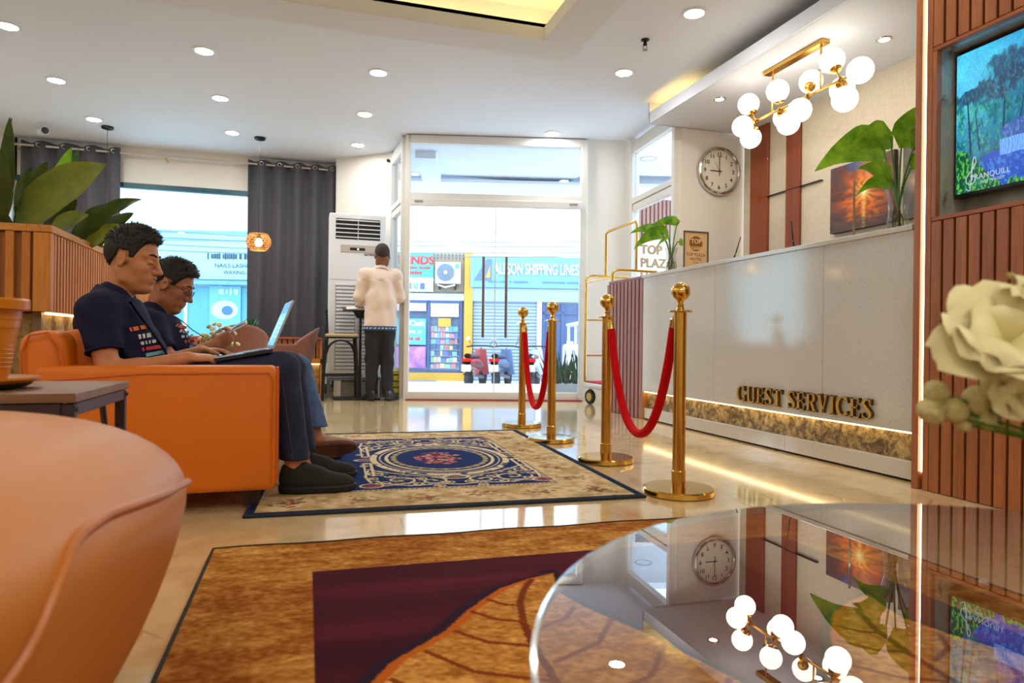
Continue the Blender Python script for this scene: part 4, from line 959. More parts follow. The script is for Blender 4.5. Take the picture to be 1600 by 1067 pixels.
# ------------------------------------------------------------------ glass coffee table and the bouquet on it
CTX, CTY, CTR, CTZ = .617, .289, .49, .44
ct = thing('coffee_table', (CTX, CTY, 0), 'round smoked glass coffee table at the lower right', 'table')
MB().lathe([(.0, CTZ), (CTR - .004, CTZ)], (CTX, CTY, 0), 96).build('glass_top', SMOKE, ct)
MB().lathe([(CTR - .004, CTZ), (CTR - .001, CTZ - .001), (CTR, CTZ - .005), (CTR - .001, CTZ - .009), (CTR - .004, CTZ - .01)], (CTX, CTY, 0), 96, caps=False).build('glass_edge', plain('glass_edge', S(150, 176, 164), .1, Transmission_Weight=.6), ct, True)
for a in (-100, 20, 140):
    a = R(a); p = [(CTX + .12 * math.cos(a), CTY + .12 * math.sin(a) - .15, CTZ - .012), (CTX + .2 * math.cos(a), CTY + .2 * math.sin(a) - .15, .25), (CTX + .24 * math.cos(a), CTY + .24 * math.sin(a) - .12, .015)]
    MB().tube(p, .016, 10).build('leg', BLACKM, ct, True)
bq = thing('flower_vase', (.80, .36, CTZ), 'white flower arrangement in a vase on the glass table', 'flowers')
MB().lathe([(.0, .0), (.035, .0), (.04, .01), (.045, .06), (.03, .1), (.036, .12), (.033, .12), (.027, .1), (.0, .015)], (.80, .36, CTZ), 28, caps=False).build('vase', plain('ceramic_white', S(220, 216, 208), .2), bq, True)
def bloom(c, r, n, axis_, seed, open_=.9):
    rr = random.Random(seed); ax_ = Vector(axis_).normalized(); c = Vector(c)
    core = MB().lathe([(.0, -.2 * r), (.2 * r, -.05 * r), (.24 * r, .2 * r), (.0, .34 * r)], c, 12, ax_).build('bloom', FLOWERW, bq, True)
    sx = ax_.orthogonal().normalized(); sy = ax_.cross(sx)
    for i in range(n):
        lay = i % 3; a = 2 * math.pi * i / n * 1.0 + lay * .5 + rr.uniform(-.15, .15); el = open_ * (.55 + .28 * lay) + rr.uniform(-.1, .1)
        d = (sx * math.cos(a) + sy * math.sin(a)); t1 = ax_ * math.cos(el) + d * math.sin(el); wv = ax_.cross(d); Lp = r * (1.05 + .12 * lay) * rr.uniform(.9, 1.1); V = []
        for iu in range(7):
            u = iu / 6; w = .62 * r * math.sin(math.pi * min(.93, .12 + u * .78)) ** .7
            for k in (-1, -.5, 0, .5, 1):
                cup = .25 * w * (1 - k * k); ruf = .07 * r * math.sin(k * 5 + i * 2.1) * u * u
                q_ = c + t1 * (Lp * u) + wv * (w * k) - d * (cup * .9) * (1 - u * .4) + ax_ * (.18 * Lp * math.sin(u * 2.6) * (1 if lay < 2 else .4) - .24 * Lp * u ** 4) + ax_ * ruf
                V.append(q_)
        m_ = MB(); m_.add(V, [(iu * 5 + k, iu * 5 + k + 1, iu * 5 + k + 6, iu * 5 + k + 5) for iu in range(6) for k in range(4)]); m_.build('petal', FLOWERW, core, True, 80)
    MB().tube([c, c.lerp(Vector((.80, .36, CTZ + .13)), .5) + Vector((0, 0, -.02)), Vector((.80, .36, CTZ + .11))], .003, 6).build('stem', GREENL, bq, True)
bloom((.672, .505, 0.654), .062, 11, (-.5, -.6, .55), 1, 1.05); bloom((.705, .50, 0.682), .05, 10, (.2, -.5, .8), 2); bloom((.690, .505, 0.610), .034, 8, (-.6, -.7, .1), 3, .8); bloom((.82, .42, 0.702), .06, 10, (.3, .1, .9), 5); bloom((.80, .30, 0.662), .055, 10, (.2, -.8, .5), 6)
BUDM = plain('bud_cream', S(210, 200, 140), .8, var=.2, vscale=120, bump=.8, bscale=160, bdist=.006)
for c, r in (((.634, .545, .612), .012), ((.632, .548, .592), .014), ((.648, .535, .594), .013), ((.668, .525, .604), .015), ((.674, .520, .586), .012), ((.70, .51, .617), .015), ((.688, .515, .606), .013), ((.656, .532, .580), .008)):
    o = MB().lathe([(r * math.sin(R(a)), -r * math.cos(R(a)) * 1.1) for a in range(0, 181, 20)], c, 14, (-.4, .3, .8)).build('bud', BUDM, bq, True)
    MB().tube([c, Vector(c).lerp(Vector((.78, .40, .56)), .6) + Vector((0, 0, -.01)), (.79, .37, .55)], .0018, 5).build('stem', GREENL, bq, True)
for b_, t_ in (((.74, .44, .58), (.672, .52, .585)), ((.75, .42, .60), (.70, .50, .575)), ((.76, .42, .62), (.715, .48, .655)), ((.85, .36, .58), (.95, .36, .60))):
    leaf(MB(), b_, t_, .02, .01, .2).build('leaf', leaf_mat('bouquet_leaf', S(28, 74, 44), S(50, 100, 60), .4), bq, True, 80)
# ------------------------------------------------------------------ back wall dressing
for y0, y1, l in ((5.36, 5.62, 'wide red mahogany board in the corner beside the clock wall'), (4.93, 5.11, 'narrow red mahogany board nearer the paintings')):
    o = MB().box((XR - .012, (y0 + y1) / 2, 1.4), (.024, y1 - y0, 2.79), ch=.002).build('mahogany_board', REDW); tag(o, l, 'panel', 'mahogany wall boards')
o = thing('thin_rail', (XR - .02, 5.0, 2.03), 'thin dark strip drawn as a groove line across the narrow mahogany board', 'trim')
MB().box((XR - .0145, 5.03, 2.055), (.029, .72, .005)).build('shelf_edge', BLACKM, o)  # dark strip laid on the wall to stand for the line of a groove
# clock
ck = thing('round_clock', (3.88, 5.77, 2.12), 'round white clock in a silver rim showing nine o\'clock', 'clock')
cc = Vector((3.88, 5.77, 2.36)); AX = (0, -1, 0)
MB().lathe([(.0, .0), (.232, .0), (.240, .012), (.240, .03), (.233, .042), (.218, .046), (.207, .036), (.205, .024)], cc, 64, AX, False).build('rim', CHROME, ck, True)
MB().lathe([(.0, .022), (.206, .022)], cc, 48, AX).build('dial', plain('clock_dial', S(236, 232, 216), .5), ck)
INK = plain('clock_ink', S(24, 22, 22), .5)
for n in range(1, 13):
    a = R(90 - 30 * n); text(str(n), .058, cc + Vector((.160 * math.cos(a), -.0245, .160 * math.sin(a))), (1, 0, 0), (0, 0, 1), INK, 'numeral', ck, .001, bold=.0006)
m = MB()
for i in range(60):
    a = R(6 * i); d = Vector((math.cos(a), 0, math.sin(a))); p = cc + d * .1955 + Vector((0, -.0235, 0)); M_ = Matrix((d, Vector((0, 1, 0)), d.cross(Vector((0, 1, 0))))).transposed()
    m.box(p, (.010, .001, .0035 if i % 5 == 0 else .0018), M=M_)
m.build('minute_track', INK, ck)
def hand(nm, ang, L, w, off, back=.03):
    a = R(ang); d = Vector((math.cos(a), 0, math.sin(a))); M_ = Matrix((d, Vector((0, 1, 0)), d.cross(Vector((0, 1, 0))))).transposed()
    MB().box(cc + d * (L - back) / 2 + Vector((0, off, 0)), (L + back, .0012, w), M=M_).build(nm, INK, ck)
hand('hour_hand', 180.5, .10, .009, -.027); hand('minute_hand', 90, .148, .0065, -.029, .05); hand('second_hand', 120, .1, .0018, -.031, .03)
MB().lathe([(.0, .0), (.008, .0), (.006, .004), (0, .004)], cc + Vector((0, -.030, 0)), 12, AX).build('hub', INK, ck)
# paintings
def sunset(w, h):
    Y, X = np.mgrid[0:h, 0:w]; u = X / w; v = Y / h; n = vnoise(h, w, 10, 5, 31, 4); cx, cy = .55, .52
    th = np.arctan2((v - cy) * 1.0, u - cx); r = np.hypot(u - cx, (v - cy)); ray = .5 + .5 * np.sin(th * 11 + 9 * n + 6 * r) * (.6 + .8 * vnoise(h, w, 30, 30, 71, 2)); n3 = vnoise(h, w, 26, 8, 33, 3)
    a = np.stack([58 + 40 * n, 46 + 30 * n, 52 + 30 * n], -1)
    def lay(m, c, al=1):
        nonlocal a; k = (np.clip(m, 0, 1) * al)[..., None]; a = a * (1 - k) + np.array(c, float) * k
    lay(np.exp(-(r / .42) ** 2) * (.4 + .6 * ray) * (.4 + n), (226, 74, 14), 1.25); lay(np.exp(-(r / .26) ** 2) * (.4 + .7 * ray), (255, 160, 40), 1.1)
    lay(np.exp(-(np.abs(v - cy) / .05) ** 2) * (u > .05) * .5, (60, 30, 26), .7); lay(np.exp(-((u - cx) / .03) ** 2) * (v < cy + .02), (255, 200, 90), .9); lay(np.exp(-(r / .08) ** 2), (255, 240, 170), 1)
    lay(np.clip(1 - np.hypot((u - .42) / .22, (v - .97) / .16), 0, 1) * 1.6, (70, 96, 170), .8); lay(np.exp(-((u - .62 - .1 * (v - .7)) / .16) ** 2) * (v > .68), (236, 150, 90), .6)
    lay((v < .16) * np.clip(n3 * 1.3, 0, 1), (82, 72, 70), .8); lay((v < .42) * (v > .12) * np.clip((n3 - .5) * 6, 0, 1) * np.exp(-(np.abs(u - cx) / .35) ** 2), (250, 130, 40), .8)
    return a
PAINT = vcol('oil_paint', .5, 0, 0, .25, 120, .4)
p1 = thing('canvas_painting', (XR - .02, 4.23, 1.57), 'canvas painting of an orange and blue sunset burst', 'painting')
MB().box((XR - .022, 4.23, 1.843), (.036, .63, .535), ch=.003).build('canvas', plain('canvas_edge', S(70, 50, 56), .8), p1)
picture('painted_front', sunset(150, 130), (XR - .0412, 4.543, 1.577), (0, -.626, 0), (0, 0, .531), PAINT, p1)
p2 = thing('canvas_painting', (XR - .02, 3.52, 1.57), 'dark grey canvas painting half hidden by the slatted wall', 'painting')
MB().box((XR - .022, 3.51, 1.85), (.036, .66, .555), ch=.003).build('canvas', plain('dark_canvas', S(92, 80, 84), .8, var=.12, vscale=6), p2)
picture('painted_front', np.clip(vnoise(90, 110, 4, 5, 51, 4)[..., None] * np.array((110, 96, 92.)) + 46 + 130 * np.exp(-((np.mgrid[0:90, 0:110][1] - 30) / 22.) ** 2 - ((np.mgrid[0:90, 0:110][0] - 45) / 10.) ** 2)[..., None] * np.array((1, .8, .4)), 0, 255), (XR - .0412, 3.838, 1.575), (0, -.656, 0), (0, 0, .55), PAINT, p2)

# ------------------------------------------------------------------ globe chandelier
ch = thing('globe_chandelier', (3.37, 4.05, 2.75), 'brass bar chandelier with twelve glowing opal globes', 'chandelier')
CX_ = 3.37
MB().box((CX_, 4.075, 2.735), (.07, .62, .028), ch=.003).build('canopy', BRASS, ch)
for y in (4.31, 3.81): MB().tube([(CX_, y, 2.722), (CX_, y, 2.425)], .007, 10).build('rod', BRASS, ch, True)
MB().tube([(CX_, 4.53, 2.415), (CX_, 3.52, 2.415)], .010, 12).build('bar', BRASS, ch, True)
J = [4.506, 4.22, 3.93, 3.63]
GL = [((3.33, 4.546, 2.556), 0), ((3.28, 4.548, 2.376), 0), ((3.37, 4.568, 2.30), 0), ((3.33, 4.203, 2.54), 1), ((3.47, 4.30, 2.39), 1), ((3.36, 4.12, 2.277), 1), ((3.29, 3.92, 2.301), 2), ((3.47, 4.02, 2.56), 2), ((3.36, 3.697, 2.57), 3), ((3.36, 3.455, 2.412), 3), ((3.47, 3.722, 2.40), 3), ((3.33, 3.549, 2.258), 3)]
glo = MB().lathe([(.081 * math.sin(R(a)), -.081 * math.cos(R(a))) for a in range(0, 181, 10)], n=28); glo_me = mesh_from('globe', glo.V, glo.F, GLOBEM, 'all')
for c, j in GL:
    c = Vector(c); p = Vector((CX_, J[j], 2.415)); d = (c - p).normalized()
    ar = MB().tube([p, c - d * .085], .006, 8).build('arm', BRASS, ch, True)
    MB().lathe([(.008, 0), (.034, .006), (.040, .022), (.036, .024)], c - d * .092, 18, d).build('socket_cup', BRASS, ar, True)
    MB().lathe([(0, -.02), (.017, -.016), (.02, 0), (.017, .016), (0, .02)], p, 12).build('joint', BRASS, ar, True)
    link('globe', glo_me, ch, c - ORG[ch.name])

# ------------------------------------------------------------------ things on the desk
DZ = 1.25
def pothos(name, c, label, prof, leaves, stems):
    o = thing(name, c, label, 'plant'); c = Vector(c)
    MB().lathe(prof, c, 28, caps=False).build('vase', VASEG, o, True)
    k = prof[0][1]
    MB().lathe([(0, .006), (prof[1][0] * .85, .006), (prof[2][0] * .86, .10), (0, .10)], c, 24).build('water', glass('vase_water', (.86, .88, .80, 1), .6, 1.33), o, True)
    rr = random.Random(5); RT = plain('pothos_root', S(96, 76, 34), .7)
    for i in range(9):
        a = rr.uniform(0, 6.28); P_ = [c + Vector((.02 * math.cos(a) * t * 1.4, .02 * math.sin(a) * t * 1.4, .17 - .16 * t)) + Vector((rr.uniform(-.01, .01), rr.uniform(-.01, .01), 0)) for t in (0, .3, .6, 1)]
        MB().tube(P_, [.004, .0035, .003, .0015], 6).build('root', RT, o, True)
    for (p, t, w, dr, nx) in leaves:
        p, t = c + Vector(p), c + Vector(t); MB().tube([c + Vector((0, 0, .12)), c + Vector((0, 0, .2)).lerp(p - c, .4), p.lerp(c + Vector((0, 0, .3)), .15), p], [.005, .005, .0045, .003], 7).build('stem', GREENL, o, True)
        leaf(MB(), p, t, w, dr, .16, nx, 12, .6, .02, 1).build('leaf', LEAFG, o, True, 80)
vp = [(.055, 0), (.062, .004), (.054, .05), (.046, .11), (.048, .17), (.062, .235), (.060, .235), (.046, .17), (.044, .11), (.05, .05), (.04, .012)]
pothos('pothos_vase', (2.98, 2.80, DZ), 'pothos cuttings in a flared glass vase at the desk\'s near end', vp,
    [((-.02, .10, .50), (-.10, .50, .46), .115, .04, (-.5, -.1, .85)), ((.0, -.02, .47), (-.06, -.30, .62), .085, .03, (-.6, 0, .7)), ((-.04, .02, .52), (-.12, .22, .50), .09, .02, (-.6, 0, .7)), ((.02, -.08, .44), (.06, -.26, .50), .08, .02, (-.5, 0, .8)), ((-.04, .02, .30), (-.10, .17, .40), .06, .02, (-.4, .1, .8)), ((-.03, .03, .27), (-.08, .20, .26), .045, .03, (-.5, .1, .8)), ((.03, -.06, .34), (.02, -.17, .40), .045, .02, (-.4, 0, .8))], 7)
vp2 = [(.05, 0), (.055, .004), (.05, .05), (.04, .10), (.042, .17), (.055, .22), (.053, .22), (.04, .17), (.038, .1), (.045, .05), (.035, .012)]
pothos('pothos_vase', (2.96, 5.06, DZ), 'small pothos in a clear glass vase at the desk\'s far end', vp2,
    [((-.02, .16, .38), (-.10, .58, .44), .055, .03, (-.4, 0, .8)), ((-.05, .12, .36), (-.14, .42, .27), .065, .03, (-.5, 0, .8)), ((-.02, .02, .30), (-.10, .16, .19), .085, .02, (.4, .9, .3)), ((.02, -.06, .43), (-.06, .26, .46), .045, .02, (-.4, 0, .9)), ((.03, -.07, .26), (.05, -.15, .22), .035, .01, (-.3, 0, .9)), ((-.01, .06, .36), (-.08, .24, .40), .055, .02, (-.5, 0, .8))], 6)
fr = thing('desk_sign', (3.0, 4.74, DZ), 'gold framed acrylic desk sign with the hotel emblem', 'sign')
fx0, fx1, fz0, fz1, fy = 2.885, 3.115, DZ + .004, DZ + .315, 4.75
for c, d in (((3.0, fy, fz0 + .006), (.23, .012, .012)), ((3.0, fy, fz1 - .006), (.23, .012, .012)), ((fx0 + .006, fy, DZ + .16), (.012, .012, .29)), ((fx1 - .006, fy, DZ + .16), (.012, .012, .29))): MB().box(c, d, ch=.002).build('frame_bar', STEEL, fr)
MB().box((3.0, fy + .003, DZ + .16), (.212, .004, .288)).build('card', plain('tan_card', S(214, 172, 124), .5, var=.1, vscale=9), fr)
MB().lathe([(0, 0), (.06, 0), (.058, .002), (0, .002)], (3.0, fy + .001, DZ + .215), 30, (0, -1, 0)).build('emblem', plain('emblem_gold', S(172, 110, 40), .3, .6), fr)
for i in range(4): MB().box((3.0, fy - .0022, DZ + .168 + i * .007), (.075 + .011 * i, .001, .0028)).build('emblem_stripe', plain('emblem_cream', S(238, 206, 150), .5), fr)
INK2 = plain('brown_ink', S(132, 84, 44), .5)
text('TOP', .05, (3.0, fy - .003, DZ + .232), (1, 0, 0), (0, 0, 1), plain('emblem_white', S(246, 226, 190), .4), 'lettering', fr)
text('TOP PLAZA', .034, (3.0, fy, DZ + .125), (1, 0, 0), (0, 0, 1), INK2, 'lettering', fr); text('HOTEL', .034, (3.0, fy, DZ + .09), (1, 0, 0), (0, 0, 1), INK2, 'lettering', fr); MB().box((3.0, fy, DZ + .062), (.05, .001, .004)).build('printed_line', INK2, fr)
for (x, y), tip, l in (((2.98, 4.23), (-.0, -.09, .18), 'black counter pen leaning in its base near the framed sign'), ((2.98, 3.585), (.0, .03, .205), 'black counter pen standing upright near the paintings')):
    o = thing('counter_pen', (x, y, DZ), l, 'pen', 'pens on the reception desk'); p = Vector((x, y, DZ))
    MB().lathe([(0, 0), (.028, 0), (.026, .008), (.010, .014), (.009, .03), (0, .03)], p, 20).build('holder', BLACKP, o, True)
    t = p + Vector(tip); MB().tube([p + Vector((0, 0, .02)), p.lerp(t, .35)], .005, 8).build('barrel', BLACKP, o, True); MB().tube([p.lerp(t, .35), p.lerp(t, .38)], .0056, 8).build('ring', CHROME, o, True); MB().tube([p.lerp(t, .38), t], [.0048, .003], 8).build('tail', BLACKP, o, True)
o = thing('card_stand', (2.98, 3.11, DZ), 'narrow acrylic card stand seen edge on before the painting', 'stand')
MB().box((3.03, 3.15, DZ + .18), (.16, .012, .34), rz=R(46.5), ch=.002).build('acrylic_panel', plain('bronze_acrylic', S(150, 126, 92), .15, Coat_Weight=.5), o); MB().box((3.03, 3.15, DZ + .006), (.16, .05, .012), rz=R(46.5), ch=.002).build('foot', plain('bronze_foot', S(120, 96, 66), .3), o)
o = thing('paper_note', (3.0, 3.36, DZ), 'crumpled cream paper lying on the desk before the painting', 'paper')
leaf(MB(), (3.0, 3.30, DZ + .008), (2.99, 3.42, DZ + .02), .03, .01, .5).build('sheet', plain('cream_paper', S(226, 208, 160), .7), o)

# ------------------------------------------------------------------ curtains, pendants, small ceiling things
def curtain(x0, x1, label, folds, seed):
    o = thing('curtain', ((x0 + x1) / 2, 9.0, .03), label, 'curtain', 'charcoal eyelet curtains'); rr = random.Random(seed); w = (x1 - x0) / folds; ph = [rr.uniform(-.3, .3) for _ in range(folds * 2 + 3)]
    def f(u, v):
        x = x0 + (x1 - x0) * u; z = 2.885 - 2.85 * v; a = u * folds * 2 * math.pi; i = int(u * folds)
        return (x + .01 * math.sin(a * .5 + v * 2) * v, 9.0 + .05 * math.sin(a + ph[i] * v) * (1 - .25 * v) + .012 * math.sin(2 * a + 3 * v + ph[i]) * v, z + .012 * math.cos(a) * (1 if v == 0 else 0))
    g = MB().grid(f, folds * 16, 14).build('drape', CURTAIN, o, 'all')
    sd = g.modifiers.new('thick', 'SOLIDIFY'); sd.thickness = .003
    for i in range(folds):
        for s_ in (.25, .75):
            u = (i + s_) / folds; x, y, z = f(u, 0); MB().lathe([(.019, -.005), (.026, -.006), (.028, 0), (.026, .006), (.019, .005), (.019, -.005)], (x, y, 2.84), 16, (.55 if s_ == .25 else -.55, 1, 0), False).build('eyelet', CHROME, o, True)
curtain(-3.12, -2.11, 'left charcoal curtain behind the planter leaves', 4, 1)
curtain(-.70, .365, 'right charcoal curtain beside the air conditioner', 5, 2)
rod = thing('curtain_rod', (-1.4, 9.0, 2.84), 'long pale curtain rod above the street window', 'curtain rod')
MB().tube([(-3.2, 9.0, 2.84), (.36, 9.0, 2.84)], .0125, 10).build('pole', plain('rod_white', S(206, 200, 196), .3, .3), rod, True)
for x in (-3.15, -1.62, .34):
    MB().tube([(x, 9.0, 2.825), (x, 9.0, 2.80), (x, 9.125, 2.80)], .008, 8).build('bracket', BRASS, rod, True)
RATT = plain('rattan_weave', S(206, 150, 84), .7, var=.1, vscale=40)
def pendant(x, y, label):
    o = thing('pendant_lamp', (x, y, ZC), label, 'lamp', 'rattan pendant lamps')
    MB().lathe([(0, 0), (.06, 0), (.06, -.02), (.05, -.026), (0, -.026)], (x, y, ZC), 24).build('ceiling_rose', BLACKM, o, True)
    MB().tube([(x, y, ZC - .02), (x, y, 1.86)], .003, 6).build('cord', BLACKP, o); MB().lathe([(.018, 1.80), (.02, 1.86), (.008, 1.875)], (x, y, 0), 12).build('socket', BLACKM, o, True)
    MB().lathe([(.0, 1.708), (.028, 1.715), (.04, 1.745), (.03, 1.785), (.015, 1.80)], (x, y, 0), 16).build('bulb', emit('pendant_bulb', (1, .78, .45, 1), 30), o, True)
    def sp(a, t):       # shade profile
        r = .06 + .076 * math.sin(math.pi * min(1, .12 + t * .80)) ** .75; z = 1.848 - .18 * t; return (x + r * math.cos(a), y + r * math.sin(a), z)
    m = MB()
    for k in range(18):
        for sg_ in (-1, 1): m.tube([sp(2 * math.pi * k / 18 + sg_ * t * 1.1 / 8, t / 8) for t in range(9)], .0032, 4)
    for t in (0, .08, .2, .35, .5, .65, .8, .92, 1): m.tube([sp(2 * math.pi * i / 24, t) for i in range(24)], .0036 if 0 < t < 1 else .006, 5, closed=True)
    m.build('woven_shade', RATT, o, True)
pendant(-.515, 8.2, 'lit rattan pendant lamp hanging before the right curtain'); pendant(-2.083, 8.335, 'pendant lamp hung above the planter, its black rose by a downlight')
o = thing('security_camera', (-2.757, 8.52, ZC), 'small white dome arm security camera on the ceiling', 'camera')
MB().lathe([(0, 0), (.05, 0), (.048, -.012), (.03, -.02), (0, -.02)], (-2.757, 8.52, ZC), 20).build('mount', PLASTIC_W, o, True)
MB().tube([(-2.757, 8.52, 2.93), (-2.745, 8.50, 2.90)], .02, 10).build('arm', PLASTIC_W, o, True); MB().tube([(-2.80, 8.60, 2.895), (-2.69, 8.40, 2.865)], [.04, .042], 18).build('housing', PLASTIC_W, o, True)
MB().lathe([(0, 0), (.034, 0), (.036, .004), (0, .005)], (-2.688, 8.397, 2.864), 16, (.48, -.87, -.13)).build('lens', BLACKP, o, True)
o = thing('fire_sprinkler', (2.43, 4.575, ZC), 'dark ceiling sprinkler head between tray and soffit', 'sprinkler')
MB().lathe([(0, 0), (.032, 0), (.03, -.008), (.012, -.012), (.012, -.03), (.016, -.032), (.016, -.042), (.007, -.044)], (2.43, 4.575, ZC), 20).build('fitting', BLACKM, o, True)
for s_ in (-1, 1): MB().tube([(2.43 + s_ * .012, 4.575, 2.908), (2.43 + s_ * .017, 4.575, 2.89), (2.43, 4.575, 2.872)], .0028, 6).build('frame_arm', STEEL, o, True)
MB().lathe([(0, 0), (.02, 0), (.02, -.002), (0, -.003)], (2.43, 4.575, 2.872), 16).build('deflector', STEEL, o)
o = thing('security_camera', (1.0, 8.2, 2.9), 'tiny black camera high on the column by the entrance', 'camera'); MB().lathe([(0, 0), (.018, 0), (.02, .03), (.012, .045), (0, .046)], (.955, 8.33, 2.85), 14, (-.3, -.9, -.1)).build('housing', BLACKP, o, True)
o = thing('ceiling_hook', (-2.98, 8.35, ZC), 'thin black hook and strap hanging near the left curtain', 'hook'); MB().tube([(-2.98, 8.35, ZC), (-2.99, 8.35, 2.80), (-3.05, 8.40, 2.55)], .006, 6).build('strap', BLACKP, o)

# ------------------------------------------------------------------ floor-standing air conditioner
ac = thing('air_conditioner', (.575, 8.1, 0), 'tall white floor standing air conditioner on a grey stand', 'air conditioner')
AX0, AX1, AY0, AY1, AZ0, AZ1 = .255, .892, 7.95, 8.22, .22, 2.105
rbox('cabinet', ((AX0 + AX1) / 2, (AY0 + AY1) / 2, (AZ0 + AZ1) / 2), (AX1 - AX0, AY1 - AY0, AZ1 - AZ0), .012, PLASTIC_W, ac)
MB().box((.575, AY0 - .001, 1.93), (.50, .006, .235)).build('outlet_recess', DARK, ac)
lv = boxmesh('louver', (.246, .022, .012), PLASTIC_W, .002)
for col in (.45, .70): copies('louver', lv, [(col, AY0 - .006, 1.835 + i * .048) for i in range(5)], ac)
MB().box((.575, AY0 - .006, 1.93), (.006, .022, .235)).build('outlet_divider', PLASTIC_W, ac)
MB().box((.58, AY0 - .004, 1.705), (.40, .012, .085), ch=.004).build('control_panel', plain('champagne_panel', S(196, 186, 176), .35, .3), ac)
MB().box((.57, AY0 - .011, 1.70), (.17, .003, .032)).build('display', BLACKP, ac); MB().box((.575, AY0 - .0128, 1.70), (.018, .001, .018)).build('display_digit', emit('digit_glow', (.8, .95, 1, 1), 2), ac)
text('MATRIX', .03, (.70, AY0 - .002, 1.64), (1, 0, 0), (0, 0, 1), INK, 'badge', ac, .001, shear=.2, bold=.001)
MB().box((.573, AY0 - .0005, 1.345), (.636, .003, .004)).build('panel_seam', PLASTIC_G, ac)
vs = boxmesh('vent_slat', (.21, .018, .026), PLASTIC_W, .005)
for col in (.44, .70):
    MB().box((col, AY0 - .0005, .80), (.225, .003, .98)).build('vent_recess', PLASTIC_G, ac); copies('vent_slat', vs, [(col, AY0 - .006, .335 + i * .0415) for i in range(24)], ac)
GST = plain('stand_grey', S(104, 114, 128), .5)
MB().box((.575, 8.08, .205), (.66, .32, .03), ch=.003).build('stand_top', GST, ac)
for x in (.27, .88):
    for y in (7.95, 8.21): MB().box((x, y, .095), (.035, .035, .19), ch=.003).build('stand_leg', GST, ac)
o = tag(MB().box((.56, 7.72, .006), (.5, .36, .012), ch=.003).build('floor_mat', plain('black_rubber', S(30, 30, 32), .9)), 'black rubber mat on the floor before the air conditioner', 'mat')
o = thing('cardboard_box', (.6, 8.08, 0), 'grey cardboard carton under the air conditioner stand', 'box'); MB().box((.62, 8.08, .09), (.42, .2, .18), ch=.003).build('carton', plain('grey_carton', S(150, 142, 136), .8), o); MB().box((.62, 8.08, .1815), (.42, .05, .002)).build('tape', plain('carton_tape', S(170, 150, 110), .4), o)

# ------------------------------------------------------------------ bar stool, menu stand
bs = thing('bar_stool', (.372, 7.64, 0), 'black metal bar stool with pale wooden seat', 'stool')
def tb(nm, P_, r, mat=BLACKM, par=bs): return MB().tube(P_, r, 10).build(nm, mat, par, True)
tb('leg', [(.19, 7.46, 0), (.205, 7.48, .35), (.235, 7.50, .68), (.232, 7.50, .74), (.222, 7.50, .98)], .014); tb('leg', [(.19, 7.82, 0), (.205, 7.80, .35), (.235, 7.78, .68), (.232, 7.78, .74), (.222, 7.78, .98)], .014)
tb('leg', [(.557, 7.46, 0), (.55, 7.48, .35), (.53, 7.50, .68)], .014); tb('leg', [(.557, 7.82, 0), (.55, 7.80, .35), (.53, 7.78, .68)], .014)
rbox('seat', (.385, 7.64, .705), (.34, .34, .035), .014, wood('stool_seat', S(170, 146, 110), S(206, 186, 150), 'x'), bs); MB().box((.385, 7.64, .68), (.33, .33, .02), ch=.003).build('seat_rim', BLACKM, bs)
for y in (7.49, 7.79): tb('arch_brace', [(.225, y, .50)] + [(.38 - .145 * math.cos(R(a)), y, .52 + .13 * math.sin(R(a))) for a in range(15, 166, 15)] + [(.54, y, .50)], .009)
for y in (7.475, 7.805): tb('foot_rail', [(.205, y, .27), (.60, y, .27)], .010)
for x in (.20, .553): tb('foot_rail', [(x, 7.475, .30), (x, 7.805, .30)], .009)
for z in (.82, .90, .975): tb('back_rail', [(.226, 7.50, z), (.215, 7.64, z + .005), (.226, 7.78, z)], .010)
ms = thing('menu_stand', (.62, 7.86, 0), 'black reading stand in front of the air conditioner', 'stand')
MB().lathe([(0, 0), (.15, 0), (.15, .012), (.02, .02), (0, .02)], (.60, 7.74, 0), 28).build('base', BLACKM, ms, True); MB().tube([(.60, 7.74, .015), (.60, 7.74, .96)], .016, 10).build('pole', BLACKM, ms, True)
MB().slab([(.40, 7.60, .985), (.78, 7.60, .985), (.78, 7.86, 1.03), (.40, 7.86, 1.03)], .012).build('tray', BLACKM, ms); MB().add([(.50, 7.64, .978), (.70, 7.64, .978), (.70, 7.84, 1.01), (.50, 7.84, 1.01), (.56, 7.70, .90), (.64, 7.70, .90), (.64, 7.78, .90), (.56, 7.78, .90)], [(0, 1, 2, 3), (4, 7, 6, 5), (0, 4, 5, 1), (1, 5, 6, 2), (2, 6, 7, 3), (3, 7, 4, 0)]).build('bracket', BLACKM, ms)
bo = thing('open_book', (.56, 7.73, 1.0), 'open log book lying on the black reading stand', 'book'); PAPER = plain('page_paper', S(222, 214, 196), .8)
for x0, x1 in ((.44, .562), (.568, .69)): MB().slab([(x0, 7.62, .995), (x1, 7.62, 1.004), (x1, 7.82, 1.04), (x0, 7.82, 1.032)], .014).build('page_block', PAPER, bo)
MB().slab([(.432, 7.615, .990), (.70, 7.615, .990), (.70, 7.825, 1.026), (.432, 7.825, 1.026)], .004).build('cover', plain('book_cover', S(120, 96, 60), .7), bo)

